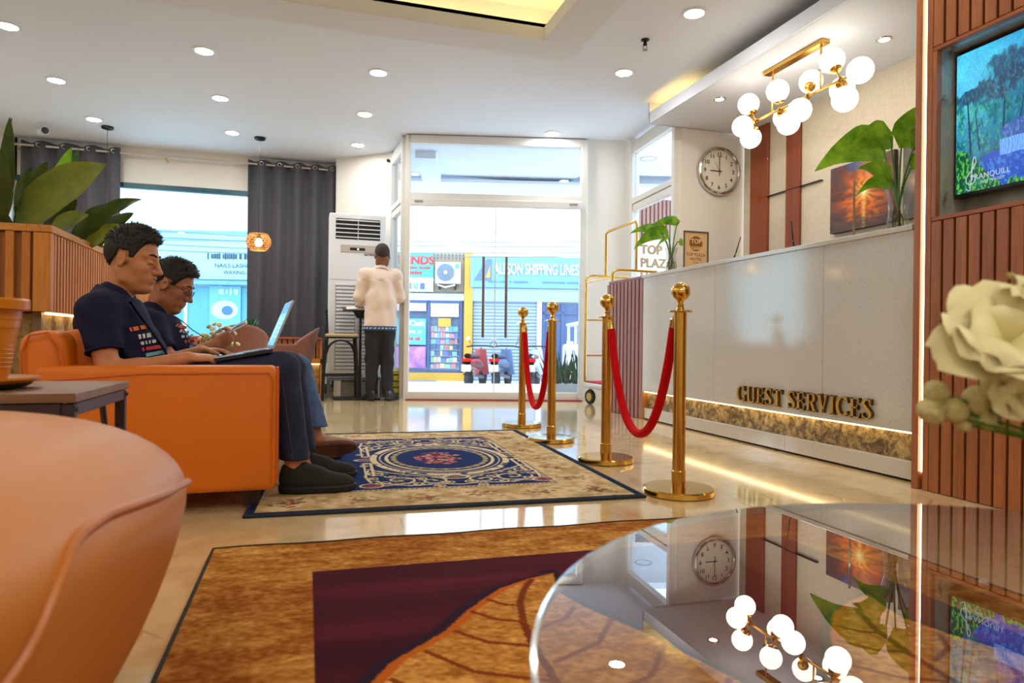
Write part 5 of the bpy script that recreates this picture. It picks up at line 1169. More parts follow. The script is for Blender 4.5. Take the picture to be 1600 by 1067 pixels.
# ------------------------------------------------------------------ far seating corner
def tub(loc, rz, label):
    o = thing('dining_tub_chair', loc, label, 'chair', 'brown tub chairs'); V = []; n = 40; Q = Matrix.Rotation(rz, 3, 'Z'); L = Vector(loc)
    def rim(a): # a: 0 front .. pi back
        c = -math.cos(a); return .60 + .195 * max(0, (c - .1) / .9) ** .9 if c > .1 else .60 - .02 * max(0, -c - .55)
    def f(u, v):
        a = math.pi * (.22 + 1.56 * u); top = rim(a); th = .03
        if v < .5: t = v * 2; z = .36 + (top - .36) * t; r = .19 + .055 * t + .03 * t * max(0, -math.cos(a))
        else: t = (v - .5) * 2; z = top - (top - .43) * t; r = .19 + .055 * (1 - t) + .03 * (1 - t) * max(0, -math.cos(a)) - th * min(1, t * 8)
        return L + Q @ Vector((r * 1.05 * math.cos(a), r * math.sin(a) * 1.12, z))
    sh_ = MB().grid(f, 40, 24).build('shell', BROWNF, o, 'all')
    m_ = MB().lathe([(0, .34), (.18, .345), (.215, .37), (.21, .43), (.18, .46), (0, .468)], n=30); m_.V = [tuple(L + Q @ Vector((v[0] * 1.06 + .02, v[1], v[2]))) for v in m_.V]; m_.build('seat', BROWNF, o, True)
    LG = wood('oak_leg', S(120, 62, 34), S(164, 92, 54), 'z')
    for sx in (-1, 1):
        for sy in (-1, 1): MB().tube([L + Q @ Vector((sx * .12, sy * .12, .345)), L + Q @ Vector((sx * .17, sy * .17, 0))], [.016, .010], 10).build('leg', LG, o, True)
tub((-.13, 7.85, 0), R(183), 'brown fabric tub chair facing left beside the low partition'); tub((-.63, 7.25, 0), R(100), 'brown fabric tub chair with its back to the seated men')
lp = thing('low_partition', (-.55, 8.6, 0), 'low slatted wooden partition with lit stone base before the curtain', 'partition')
def lbox(nm, x0, x1, y0, y1, z0, z1, mat, ch=.002): return MB().box(((x0 + x1) / 2, (y0 + y1) / 2, (z0 + z1) / 2), (x1 - x0, y1 - y0, z1 - z0), ch=ch).build(nm, mat, lp)
lbox('backing', -1.35, .19, 8.63, 8.78, .42, .66, TEAK_D, 0); lbox('cap_rail', -1.36, .205, 8.58, 8.80, .655, .68, wood('red_cap', S(150, 62, 30), S(186, 88, 46), 'x')); lbox('ledge', -1.36, .205, 8.60, 8.80, .36, .42, OAK)
copies('slat', boxmesh('slat', (.05, .022, .235), TEAK, .002), [(.165 - i * .066, 8.62, .5375) for i in range(23)], lp)
lbox('end_post', .185, .205, 8.60, 8.80, 0, .655, OAK); lbox('stone_core', -1.35, .185, 8.68, 8.78, 0, .36, SOIL, 0)
for i in range(8): lbox('stone_block', -1.35 + i * .192, -1.35 + i * .192 + .188, 8.65, 8.68, .01, .35, STONE, .006)
lbox('light_strip', -1.3, .18, 8.625, 8.64, .35, .358, DESKM, 0)
o = thing('plastic_bag', (.27, 8.55, 0), 'crumpled pale plastic bag hanging beside the stool leg', 'bag'); rr = random.Random(3)
m = MB().grid(lambda u, v: (.27 + (.05 + .02 * math.sin(u * 25) * v) * math.cos(u * 6.283) * (1 - .5 * v), 8.5 + .05 * math.sin(u * 6.283) * (1 - .4 * v), .12 + .26 * v + .012 * math.sin(u * 19)), 20, 8, True); m.build('bag', plain('pale_plastic', S(176, 196, 206), .3), o, True); MB().tube([(.27, 8.5, .38), (.25, 8.5, .42), (.29, 8.5, .42), (.27, 8.5, .38)], .004, 5).build('knot', plain('pale_plastic_b', S(186, 200, 206), .3), o)
MB().lathe([(0, 0), (.05, 0), (.05, .12), (0, .12)], (.27, 8.5, 0), 12).build('basket', BLACKP, o)
o = thing('potted_herb', (-.62, 8.70, .68), 'small bushy green plant on the low partition by the window', 'plant'); MB().lathe([(0, 0), (.05, 0), (.06, .08), (.05, .08), (0, .07)], (-.62, 8.70, .68), 18).build('pot', PLASTIC_W, o, True)
m = MB(); rr = random.Random(8)
for i in range(90):
    a, e_ = rr.uniform(0, 6.28), rr.uniform(.1, 1.4); d = Vector((math.cos(a) * math.cos(e_), math.sin(a) * math.cos(e_), math.sin(e_))); c0 = Vector((-.62, 8.70, .78)) + d * rr.uniform(.03, .09); leaf(m, c0, c0 + d * .05 + Vector((0, 0, .01)), .013, 0, .2, None, 3)
tag(m.build('foliage', leaf_mat('herb_leaf', S(36, 86, 58), S(70, 130, 88)), o, True), kind='stuff')
tb_ = thing('low_round_table', (-.62, 5.35, 0), 'small round table behind the seated men', 'table'); MB().lathe([(0, .44), (.26, .44), (.265, .45), (.26, .465), (0, .465)], (-.62, 5.35, 0), 36).build('tabletop', WALNUT, tb_, True); MB().tube([(-.62, 5.35, .02), (-.62, 5.35, .44)], .025, 12).build('column', BLACKM, tb_, True); MB().lathe([(0, 0), (.17, 0), (.17, .015), (0, .03)], (-.62, 5.35, 0), 28).build('foot', BLACKM, tb_, True)
fb = thing('flower_basket', (-.60, 5.3, .465), 'cream artificial flowers on the table behind the man with glasses', 'flowers'); MB().lathe([(0, 0), (.045, 0), (.06, .09), (.05, .09), (0, .08)], (-.60, 5.3, .465), 20).build('pot', PLASTIC_W, fb, True)
for i in range(26):
    a = i * 2.4; r = .03 + .018 * math.sqrt(i) * 1.1; c = Vector((-.585 + r * math.cos(a), 5.25 + r * math.sin(a), .60 + .15 * math.cos(r * 11) + (.03 if i % 3 else -.02)))
    m = MB().lathe([(0, -.01), (.014, -.006), (.02, .006), (.012, .012), (.0, .006)], c, 8, (math.cos(a) * .6, math.sin(a) * .6 - .3, .7)); m.build('blossom', FLOWERW if i % 4 else leaf_mat('pale_leaf', S(150, 168, 90), S(196, 200, 120)), fb, True); MB().tube([c, (-.60, 5.3, .54)], .0016, 4).build('stem', GREENL, fb)
yb = thing('magazine_holder', (.98, 7.68, 0), 'yellow and green printed carton standing by the entrance jamb', 'box'); MB().box((.985, 7.68, .16), (.10, .16, .32), rz=R(-4), ch=.003).build('carton', plain('yellow_print', S(196, 186, 60), .6, var=.35, vscale=22), yb)
for i in range(4): MB().box((.985, 7.5965, .06 + i * .07), (.075, .004, .02), rz=R(-4)).build('print_band', plain('olive_print', S(84, 96, 40), .6), yb)

# ------------------------------------------------------------------ luggage cart
lc = thing('luggage_cart', (3.2, 6.38, 0), 'brass birdcage luggage cart with red deck behind the desk', 'luggage cart')
x0, x1, y0, y1 = 2.87, 3.38, 6.02, 6.66
rbox('deck', ((x0 + x1) / 2 + .02, (y0 + y1) / 2, .205), (x1 - x0 + .06, y1 - y0 + .06, .06), .02, plain('deck_trim', S(196, 186, 180), .3), lc); MB().box(((x0 + x1) / 2 + .02, (y0 + y1) / 2, .242), (x1 - x0 + .02, y1 - y0 + .02, .014), ch=.004).build('carpet', plain('red_carpet', S(186, 30, 40), .9), lc)
for y in (y0, y1):
    MB().tube([(x0, y, .24), (x0, y, 1.33), (x0 + .03, y, 1.365), (x0 + .08, y, 1.375), (x1 - .03, y, 1.375), (x1, y, 1.35), (x1, y, .24)], .0135, 12).build('side_hoop', BRASS, lc, True)
    for z in (.90, .52): MB().tube([(x0, y, z), (x1, y, z)], .009, 10).build('cross_bar', BRASS, lc, True)
MB().tube([(3.10, y1, 1.375), (3.10, y1, 1.83), (3.11, y1 - .03, 1.855), (3.13, y0 + .03, 1.87), (3.13, y0, 1.84), (3.13, y0, 1.375)], .0135, 12).build('hanging_bar', BRASS, lc, True)
for x in (x0, x1): MB().tube([(x, y0, 1.30), (x, y1, 1.30)], .009, 10).build('cross_bar', BRASS, lc, True)
for x in (x0 + .05, x1 - .03):
    for y in (y0 + .03, y1 - .03):
        w_ = MB().lathe([(.03, -.016), (.074, -.016), (.08, -.009), (.08, .009), (.074, .016), (.03, .016)], (x, y, .08), 24, (1, .25, 0)).build('wheel', BLACKP, lc, True); MB().lathe([(0, -.018), (.045, -.017), (.048, 0), (.045, .017), (0, .018)], (x, y, .08), 16, (1, .25, 0)).build('hub', plain('wheel_hub', S(190, 170, 90), .4), w_, True); MB().tube([(x, y, .17), (x + .02, y, .09)], .014, 8).build('fork', STEEL, w_, True)
# ------------------------------------------------------------------ people
def skin(name, c):
    t = NT(name); v = t.pos(); col = t.ramp(t.noise(v, 22, 4), [(.3, mul(c, .88)), (.7, mul(c, 1.08))])
    t.bsdf(col, .48, 0, t.bump(t.noise(v, 260, 2), .08, .001), Subsurface_Weight=.08, Subsurface_Radius=(.012, .006, .003), Specular_IOR_Level=.4); return t.m
SKIN1, SKIN2, SKIN3 = skin('skin_tan', S(200, 134, 90)), skin('skin_brown', S(176, 114, 82)), skin('skin_deep', S(132, 86, 64))
HAIRM = plain('black_hair', S(9, 8, 8), .6, var=.2, vscale=80, bump=.6, bscale=220, stretch=(.3, 1, 1), bdist=.004)
NAVY = plain('navy_pique', S(24, 26, 60), .85, var=.08, vscale=12, bump=.25, bscale=700, bdist=.001, Specular_IOR_Level=.25)
DENIM = plain('dark_denim', S(30, 39, 68), .85, var=.25, vscale=14, bump=.25, bscale=500, bdist=.001)
DENIM2 = plain('mid_denim', S(72, 98, 144), .85, var=.25, vscale=14, bump=.25, bscale=500, bdist=.001)
CREAMS = plain('cream_shirt', S(226, 206, 192), .8, var=.03, vscale=6)
BLACKT = plain('black_trouser', S(26, 28, 36), .8, var=.1, vscale=10)
LIPM = plain('lip', S(150, 84, 72), .45); EYEM = plain('lash', S(22, 14, 12), .5); SCLERA = plain('sclera', S(190, 176, 160), .3)
def basis(yaw, pitch, roll=0):
    return np.array(Matrix.Rotation(yaw, 3, 'Z') @ Matrix.Rotation(pitch, 3, 'Y') @ Matrix.Rotation(roll, 3, 'X'))
A = lambda p: np.array(p, float)
def head_sdf(v, hc, M, full=True, cheek=1.0):
    W = lambda p: A(hc) + M @ A(p)
    v.ell(W((-.012, 0, .030)), (.098, .074, .088), M, .02); v.ell(W((.026, 0, -.028)), (.060, .060, .080), M, .03)
    for s in (-1, 1):
        v.cap(W((-.012, s * .054, -.050)), W((.004, s * .050, -.082)), .019, .018, .02); v.cap(W((.004, s * .050, -.082)), W((.062, s * .020, -.104)), .018, .017, .022)
        v.ell(W((.060, s * .042, -.030)), (.022 * cheek, .020 * cheek, .022), M, .02); v.ell(W((.058, s * .034, -.068)), (.024, .020, .026), M, .02)
        v.cap(W((.084, s * .010, .022)), W((.068, s * .048, .022)), .0095, .0085, .012)
        v.ell(W((.098, s * .030, .000)), (.016, .018, .011), M, .006, 's'); v.ell(W((.076, s * .031, -.002)), (.0140, .0165, .0110), M, .003)
        E_ = M @ basis(s * .42, .15); v.ell(W((-.010, s * .080, -.010)), (.023, .0075, .034), E_, .005); v.ell(W((-.004, s * .089, -.006)), (.013, .0065, .021), E_, .004, 's'); v.ell(W((.008, s * .076, -.010)), (.006, .007, .010), M, .004)
        v.ell(W((.098, s * .0135, -.040)), (.0125, .0085, .0085), M, .006)
    v.ell(W((.076, 0, -.104)), (.018, .024, .016), M, .02); v.ell(W((.030, 0, -.112)), (.045, .036, .022), M, .03)
    v.cap(W((.088, 0, .012)), W((.110, 0, -.030)), .0085, .0105, .008); v.ell(W((.113, 0, -.035)), (.0120, .0125, .0105), M, .006)
    v.ell(W((.086, 0, -.068)), (.012, .028, .020), M, .012)
    v.cap(W((.092, -.015, -.0625)), W((.092, .015, -.0625)), .0072, .0072, .005); v.cap(W((.089, -.013, -.0775)), W((.089, .013, -.0775)), .0085, .0085, .005)
    v.ell(W((.102, 0, -.070)), (.014, .022, .0026), M, .001, 's')
def hair_sdf(hc, M, h, top=.016, side=.010, fringe=.0, line=.075):
    c = A(hc); v = Vox(np.arange(c[0] - .16, c[0] + .16, h), np.arange(c[1] - .14, c[1] + .14, h), np.arange(c[2] - .17, c[2] + .17, h))
    W = lambda p: c + M @ A(p)
    v.ell(W((-.014, 0, .034)), (.098 + side, .076 + side, .088 + top), M, .01); v.ell(W((.012, 0, .085)), (.078, .060, .040 + top), M, .03)
    x, y, z = v.pts((slice(None),) * 3); x = x - c[0]; y = y - c[1]; z = z - c[2]
    u = x * M[0, 0] + y * M[1, 0] + z * M[2, 0]; l = x * M[0, 1] + y * M[1, 1] + z * M[2, 1]; w = x * M[0, 2] + y * M[1, 2] + z * M[2, 2]
    f = np.interp(u, [-.11, -.075, -.034, -.030, .012, .014, .030, .034, .048, .062, .10], [-.070, -.046, .006, .028, .028, .002, .004, .014, .050, line - .002, line + .006])
    v.D = np.maximum(v.D, (f - w) * .7).astype(np.float32); return v
def limb(v, pts, rs, k=.03):
    for i in range(len(pts) - 1): v.cap(pts[i], pts[i + 1], rs[i], rs[i + 1], k)
def hand_sdf(v, wr, d, nrm, curl=.5, thumb=1, spread=.004):
    d = A(d) / np.linalg.norm(d); nrm = A(nrm) - d * (A(nrm) @ d); nrm /= np.linalg.norm(nrm); w = np.cross(nrm, d); wr = A(wr); M = np.stack([d, w, nrm], 1)
    v.ell(wr + d * .045, (.05, .040, .015), M, .015)
    for i, (L, c) in enumerate(((.066, 1), (.074, 1), (.070, 1.05), (.056, 1.15))):
        off = w * (thumb * (.027 - i * .018)); p = wr + d * .085 + off - d * (.006 * abs(i - 1.3)); a = curl * c * .45; seg = L / 3
        for j in range(3):
            dd = d * math.cos(a) - nrm * math.sin(a) + w * thumb * (1.5 - i) * spread * 4; q = p + dd * seg * 1.15; v.cap(p, q, .0088 - .0008 * j, .0082 - .0008 * j, .004); p = q; a += curl * c * .75
    p = wr + d * .02 + w * thumb * .030; q = p + (d * .7 + w * thumb * .55 - nrm * .25) * .04; r_ = q + (d * .92 + w * thumb * .05 - nrm * .35) * .034
    v.cap(p, q, .012, .0105, .012); v.cap(q, r_, .0098, .0085, .004)
def snap(V, hc, M, y, z, lift=.0):
    L = (V - A(hc)) @ M; m = (np.abs(L[:, 1] - y) < .005) & (np.abs(L[:, 2] - z) < .005) & (L[:, 0] > 0)
    x = L[m, 0].max() if m.any() else .09
    return tuple(A(hc) + M @ A((x + lift, y, z)))
def face_bits(p, V, hc, M, glasses=False, mouth=True):
    for s in (-1, 1):
        MB().tube([snap(V, hc, M, s * t, .026 + .006 * math.sin((t - .012) / .04 * 3.1), .001) for t in (.012, .021, .031, .041, .049)], [.0025, .0042, .0042, .0034, .0014], 8).build('eyebrow', HAIRM, p, True)
        MB().tube([snap(V, hc, M, s * t, -.003 - .002 * math.sin((t - .018) / .028 * 3.1), .0006) for t in (.018, .025, .032, .039, .046)], [.0008, .0017, .002, .0017, .0008], 6).build('eyelashes', EYEM, p, True)
    if mouth:
        for z, r in ((-.062, .0034), (-.0765, .0042)): MB().tube([snap(V, hc, M, t, z + (.002 if abs(t) < .004 and z > -.07 else 0), -.0012) for t in (-.019, -.011, -.004, .0, .004, .011, .019)], [.001, r * .8, r, r * .9, r, r * .8, .001], 8).build('lip', LIPM, p, True)
    if glasses:
        g = MB(); W = lambda q: tuple(A(hc) + M @ A(q))
        for s in (-1, 1):
            g.tube([W((.106 - .010 * (abs(.033 + .022 * math.cos(R(a))) / .055) ** 2, s * (.033 + .022 * math.cos(R(a))), -.002 + .016 * math.sin(R(a)))) for a in range(0, 360, 20)], .0014, 6, closed=True)
            g.tube([W((.097, s * .055, .004)), W((.08, s * .074, .006)), W((.0, s * .083, .008)), W((-.018, s * .082, -.004))], .0018, 6)
        g.tube([W((.105, -.011, .002)), W((.109, 0, .005)), W((.105, .011, .002))], .0014, 6); g.build('glasses', BLACKP, p, True)
def tufts(p, V, F, hc, M, n, L, seed):
    r = np.random.default_rng(seed); c = A(hc); idx = r.integers(0, len(V), n); m = MB()
    for i in idx:
        q = V[i]; nn = (q - (c + M @ A((-.01, 0, .02)))); nn /= np.linalg.norm(nn); loc = M.T @ (q - c)
        d = nn * .75 + (M @ A((.45 if loc[0] > .0 else -.1, 0, .35 if loc[2] > .03 else -.5))) + r.normal(0, .16, 3); d /= np.linalg.norm(d); l = L * r.uniform(.5, 1.2) * (1 if loc[2] > .05 else .45)
        a = np.cross(d, r.normal(size=3)); a /= np.linalg.norm(a); b = np.cross(d, a); w = .0022
        q0 = q - nn * .003; tip = q0 + d * l; m.add([q0 + a * w, q0 - a * w * .5 + b * w * .87, q0 - a * w * .5 - b * w * .87, tip], [(0, 1, 3), (1, 2, 3), (2, 0, 3)])
    tag(m.build('hair_tufts', HAIRM, p), kind='stuff')
def surf(V, x, z, r=.012, side=-1):
    for rr in (r, r * 2, r * 4):
        m = (np.abs(V[:, 0] - x) < rr) & (np.abs(V[:, 2] - z) < rr)
        if m.any(): return V[m, 1].min() if side < 0 else V[m, 1].max()
    return None
def print_patch(par, V, x, z, w, h, ang, mat, name='chest_print', cols=8, gaps=(), base_y=None):
    ca, sa = math.cos(ang), math.sin(ang); m = MB()
    for i in range(cols):
        if i in gaps: continue
        q = []
        for u, t in ((i / cols, 0), ((i + 1) / cols, 0), ((i + 1) / cols, 1), (i / cols, 1)):
            dx, dz = (u - .5) * w, (t - .5) * h; px, pz = x + dx * ca - dz * sa, z + dx * sa + dz * ca; y = surf(V, px, pz, .008)
            q.append((px, (y if y is not None else base_y or 3.0) - .0035, pz))
        m.add(q, [(0, 1, 2, 3)])
    m.build(name, mat, par)
def collar(par, c, tilt, r0=.066, r1=.060, h=.035, mat=NAVY):
    M = Matrix.Rotation(tilt, 3, 'Y'); c = Vector(c)
    def f(u, v):
        a = u * 6.283; front = max(0, math.cos(a)); dz = -.045 * front ** 2
        if v < .5: t = v * 2; r = r0 + (r1 - r0) * t; z = h * t
        else: t = (v - .5) * 2; r = r1 + (.018 + r0 - r1) * t; z = h - (h + .006) * t
        return c + M @ Vector((r * 1.08 * math.cos(a) + .012 * front, r * math.sin(a), z + dz))
    MB().grid(f, 36, 6, True).build('collar', mat, par, 'all')
def shoe(par, heel, yaw, pitch, roll, upper, sole, lace=None, L=.29):
    h = .0045; v = Vox(np.arange(-.03, .34, h), np.arange(-.075, .075, h), np.arange(-.02, .19, h)); k = L / .29
    v.ell((.062, 0, .05), (.068, .037, .055), None, .02); v.ell((.13, 0, .045), (.085, .038, .048), None, .03); v.ell((.205, .002, .035), (.088, .045, .040), None, .03); v.ell((.045, 0, .085), (.046, .035, .05), None, .02); v.cap((.07, 0, .105), (.15, 0, .075), .026, .028, .02)
    v.half((0, 0, .022), (0, 0, -1)); v.half((0, 0, .125), (-.25, 0, 1)); v.ell((.05, 0, .14), (.040, .026, .055), None, .01, 's')
    Mx = Matrix.Translation(Vector(heel)) @ Matrix.Rotation(yaw, 4, 'Z') @ Matrix.Rotation(pitch, 4, 'Y') @ Matrix.Rotation(roll, 4, 'X') @ Matrix.Scale(k, 4)
    Mn = np.array(Mx); T = lambda V: V @ Mn[:3, :3].T + Mn[:3, 3]
    o = v.build('shoe', upper, par, T)
    v2 = Vox(np.arange(-.03, .34, h), np.arange(-.075, .075, h), np.arange(-.02, .06, h)); v2.ell((.075, 0, .02), (.085, .042, .05), None, .02); v2.ell((.15, 0, .02), (.10, .040, .05), None, .03); v2.ell((.215, .002, .02), (.088, .048, .05), None, .03)
    x, y, z = v2.pts((slice(None),) * 3); v2.D = np.maximum(np.maximum(v2.D, -z + .0 + .12 * np.maximum(0, x - .22)), z - .030 - .25 * np.maximum(0, .03 - x)).astype(np.float32)
    v2.build('sole', sole, o, T)
    if lace:
        m = MB()
        for i in range(5):
            x_ = .085 + i * .018; z_ = .126 - i * .0085; m.tube([tuple(Mx @ Vector((x_, s * .024, z_ - .01 * abs(s)))) for s in (-1, -.5, 0, .5, 1)], .003 * k, 6)
        m.build('laces', lace, o, True)

def seated(name, label, J, sk, h, hairp, shoes, denim, prints, lany, glasses=False):
    p = thing(name, (J['pel'][0], J['pel'][1], 0), label, 'person', 'two men on the orange sofa')
    lo = A(J['lo']); hi = A(J['hi']); v = Vox(axis((lo[0], hi[0], h)), axis((lo[1], hi[1], h)), axis((lo[2], J['zf'], .009), (J['zf'], hi[2], h)))
    pel, ch, nk, hc, M = A(J['pel']), A(J['chest']), A(J['neck']), A(J['head']), J['M']
    v.cap(pel, (pel + ch) / 2, .115, .115, .04); v.cap((pel + ch) / 2, ch, .115, .12, .05); v.cap(ch + A((0, -.09, .03)), ch + A((0, .09, .03)), .085, .085, .06); v.ell((pel + ch) / 2 + A((.05, 0, -.02)), (.10, .13, .12), None, .06)
    v.cap(nk - A((0, 0, .03)), hc + M @ A((-.03, 0, -.05)), .056, .050, .03); head_sdf(v, hc, M)
    for s in 'RL':
        limb(v, [J['sh' + s], J['el' + s], J['wr' + s]], [.052, .040, .027]); v.cap(A(J['el' + s]), A(J['el' + s]) * .65 + A(J['wr' + s]) * .35, .040, .038, .02)
        hand_sdf(v, J['wr' + s], J['hd' + s], J['hn' + s], J['hcurl' + s], J['th' + s])
        limb(v, [J['hip' + s], J['kn' + s], J['an' + s]], [.075, .052, .036]); 
        f_ = A(J['an' + s]); v.cap(f_, f_ + A((.10, 0, -.05)), .034, .03, .02)
    body = v.build('body', sk, p); V = np.array([q.co for q in body.data.vertices]) + A(p.location)
    face_bits(p, V, hc, M, glasses)
    hv = hair_sdf(hc, M, .0042, **hairp); ho = hv.build('hair', HAIRM, p); HV = np.array([q.co for q in ho.data.vertices]) + A(p.location); tufts(p, HV, None, hc, M, 1500, .016, 5)
    # polo shirt
    g = .0075; v = Vox(np.arange(lo[0], ch[0] + .36, g), np.arange(lo[1], hi[1], g), np.arange(pel[2] - .14, nk[2] + .06, g))
    v.cap(pel, (pel + ch) / 2, .132, .13, .05); v.cap((pel + ch) / 2, ch, .128, .132, .06); v.cap(ch + A((0, -.10, .035)), ch + A((0, .10, .035)), .092, .092, .07); v.ell((pel + ch) / 2 + A((.058, 0, -.015)), (.112, .145, .13), None, .07); v.cap(ch + A((-.0, 0, .06)), nk - A((0, 0, .0)), .085, .070, .05)
    for s in 'RL':
        a, e = A(J['sh' + s]), A(J['el' + s]); q = a + (e - a) * .80; v.cap(a, q, .066, .062, .045); v.cap(nk - A((.01, 0, .03)), a + A((0, 0, -.005)), .052, .062, .05)
    for s in 'RL':
        a, e = A(J['sh' + s]), A(J['el' + s]); d = e - a; d /= np.linalg.norm(d); q = a + (e - a) * .64; qq = v.sl(q - .13, q + .13); x, y, z = v.pts(qq)
        cut = (x - q[0]) * d[0] + (y - q[1]) * d[1] + (z - q[2]) * d[2]; near = np.sqrt((x - q[0] - d[0] * .05) ** 2 + (y - q[1] - d[1] * .05) ** 2 + (z - q[2] - d[2] * .05) ** 2) - .088
        v.D[qq] = np.where((near < 0) & (cut > 0) & (np.abs(y - pel[1]) > .125), np.maximum(v.D[qq], cut), v.D[qq])
    v.half(nk + A((0, 0, .012)), (.38, 0, .92))
    def folds(V_):
        t = V_ - pel; k = np.exp(-(t[:, 2] / .2) ** 2); V_ = V_.copy(); V_[:, 0] += .005 * k * np.sin(t[:, 2] * 95 + t[:, 1] * 9) * (t[:, 0] > 0); V_[:, 1] += .004 * np.sin(t[:, 2] * 60 + t[:, 0] * 38) * np.sign(t[:, 1]); return V_
    sh = v.build('polo_shirt', NAVY, p, folds); SV = np.array([q.co for q in sh.data.vertices]) + A(p.location)
    collar(sh, J['collar'][0], J['collar'][1])
    for s in 'RL':
        a, e = A(J['sh' + s]), A(J['el' + s]); d = Vector(e - a).normalized(); q = Vector(a + (e - a) * .635); o1 = d.orthogonal().normalized(); o2 = d.cross(o1); MB().tube([q + (o1 * math.cos(t * .3927) + o2 * math.sin(t * .3927)) * .0625 for t in range(16)], .0045, 6, closed=True).build('sleeve_cuff', NAVY, sh, True)
    for (x, z, w, hh, an, mt, gp) in prints: print_patch(sh, SV, x, z, w, hh, an, mt, 'chest_print', 9, gp, pel[1] - .1)
    P = []
    for (x, z) in lany:
        y = surf(SV, x, z, .012); P.append((x, (y if y is not None else pel[1] - .1) - .004, z))
    MB().tube(P, .009, 8, flat=.25).build('lanyard', BLACKP, p, True)
    # jeans
    g = .008; kn, an = A(J['knR']), A(J['anR']); v = Vox(np.arange(pel[0] - .18, hi[0] + .02, g), np.arange(lo[1], hi[1], g), np.arange(.09, pel[2] + .14, g))
    v.cap(pel - A((.02, .05, .02)), pel + A((-.02, .05, -.02)), .125, .125, .04)
    for s in 'RL':
        limb(v, [J['hip' + s], J['kn' + s]], [.098, .074], .03); limb(v, [J['kn' + s], A(J['an' + s]) + A((0, 0, .055))], [.073, .058], .02)
        q = A(J['an' + s]) + A((0, 0, .035)); v.ell(q, (.12, .12, .035), None, .0, 's')
    def crease(V_):
        V_ = V_.copy(); k_ = .0026 * (.4 + .6 * np.sin(V_[:, 2] * 13 + V_[:, 0] * 9)); V_[:, 1] += k_ * np.sin(V_[:, 2] * 47 + V_[:, 0] * 61); V_[:, 0] += k_ * np.sin(V_[:, 2] * 53 + V_[:, 1] * 70 + 1.3); return V_
    je = v.build('jeans', denim, p, crease); JV = np.array([q.co for q in je.data.vertices]) + A(p.location)
    sm_ = []
    for t in np.linspace(.06, .97, 24):
        q = A(J['knR']) * (1 - t) + A(J['anR']) * t; y = surf(JV, q[0] - .0, q[2], .012); sm_.append((q[0] - .0, (y if y is not None else q[1] - .07) - .0005, q[2]))
    MB().tube(sm_[:-3], .0022, 5).build('side_seam', plain('seam_' + name, S(70, 66, 74), .8), je, True)
    for kw in shoes: shoe(p, **kw)
    return p
OR, WH, RD, TL = plain('print_orange', S(232, 116, 40), .6), plain('print_white', S(206, 206, 206), .6), plain('print_red', S(206, 60, 66), .6), plain('print_teal', S(110, 170, 180), .6)
BLK, BLKS = plain('shoe_knit', S(34, 33, 31), .85, bump=.4, bscale=500, bdist=.002), plain('shoe_rubber', S(22, 22, 22), .6)
M1 = basis(R(-13), R(11)); h1 = (-.672, 3.09, .978)
J1 = dict(lo=(-.95, 2.74, .0), hi=(.13, 3.44, 1.10), zf=.52, pel=(-.70, 3.09, .475), chest=(-.745, 3.09, .70), neck=(-.735, 3.09, .835), head=h1, M=M1,
  shR=(-.755, 2.915, .755), elR=(-.700, 2.855, .520), wrR=(-.445, 2.955, .578), hdR=(.93, .12, .02), hnR=(.05, -.25, 1), hcurlR=.75, thR=1,
  shL=(-.745, 3.27, .755), elL=(-.65, 3.33, .53), wrL=(-.43, 3.22, .60), hdL=(.95, -.10, .02), hnL=(.05, .2, 1), hcurlL=.7, thL=-1,
  hipR=(-.66, 2.995, .455), knR=(-.092, 2.995, .530), anR=(-.030, 2.985, .085), hipL=(-.66, 3.19, .455), knL=(-.07, 3.20, .525), anL=(.0, 3.24, .085), collar=((-.722, 3.09, .828), R(24)))
man1 = seated('person', 'man in navy polo and dark jeans typing on a laptop', J1, SKIN1, .0046, dict(top=.019, side=.006, line=.080),
  [dict(heel=(-.090, 2.985, .012), yaw=R(-2), pitch=0, roll=0, upper=BLK, sole=BLKS, lace=BLKS, L=.30), dict(heel=(-.055, 3.245, .012), yaw=R(2), pitch=0, roll=0, upper=BLK, sole=BLKS, lace=BLKS, L=.29)], DENIM,
  [(-.628, .695, .045, .016, R(18), OR, (1, 5)), (-.605, .665, .036, .018, R(14), WH, (2, 5)), (-.592, .640, .045, .013, R(14), WH, (2, 4, 6)), (-.582, .617, .055, .014, R(12), RD, (1,)), (-.572, .595, .05, .014, R(14), TL, ())],
  [(-.655, .80), (-.635, .76), (-.605, .71), (-.575, .665), (-.545, .61), (-.515, .56)])
M2 = basis(R(-8), R(26)); h2 = (-.640, 3.75, .925)
J2 = dict(lo=(-.92, 3.40, .0), hi=(.22, 4.1, 1.06), zf=.52, pel=(-.68, 3.75, .46), chest=(-.715, 3.75, .655), neck=(-.712, 3.75, .79), head=h2, M=M2,
  shR=(-.715, 3.575, .715), elR=(-.605, 3.535, .528), wrR=(-.425, 3.60, .628), hdR=(.62, .25, .35), hnR=(.1, -.75, -.55), hcurlR=1.1, thR=-1,
  shL=(-.715, 3.93, .715), elL=(-.62, 3.99, .53), wrL=(-.42, 3.86, .56), hdL=(.9, -.3, .1), hnL=(.05, .2, 1), hcurlL=.6, thL=-1,
  hipR=(-.64, 3.655, .445), knR=(-.040, 3.66, .505), anR=(.062, 3.56, .150), hipL=(-.64, 3.85, .445), knL=(-.05, 3.86, .50), anL=(-.02, 3.80, .085), collar=((-.698, 3.75, .782), R(36)))
SUED, GUM = plain('tan_canvas', S(176, 154, 130), .85), plain('gum_sole', S(104, 62, 40), .7, bump=.4, bscale=200)
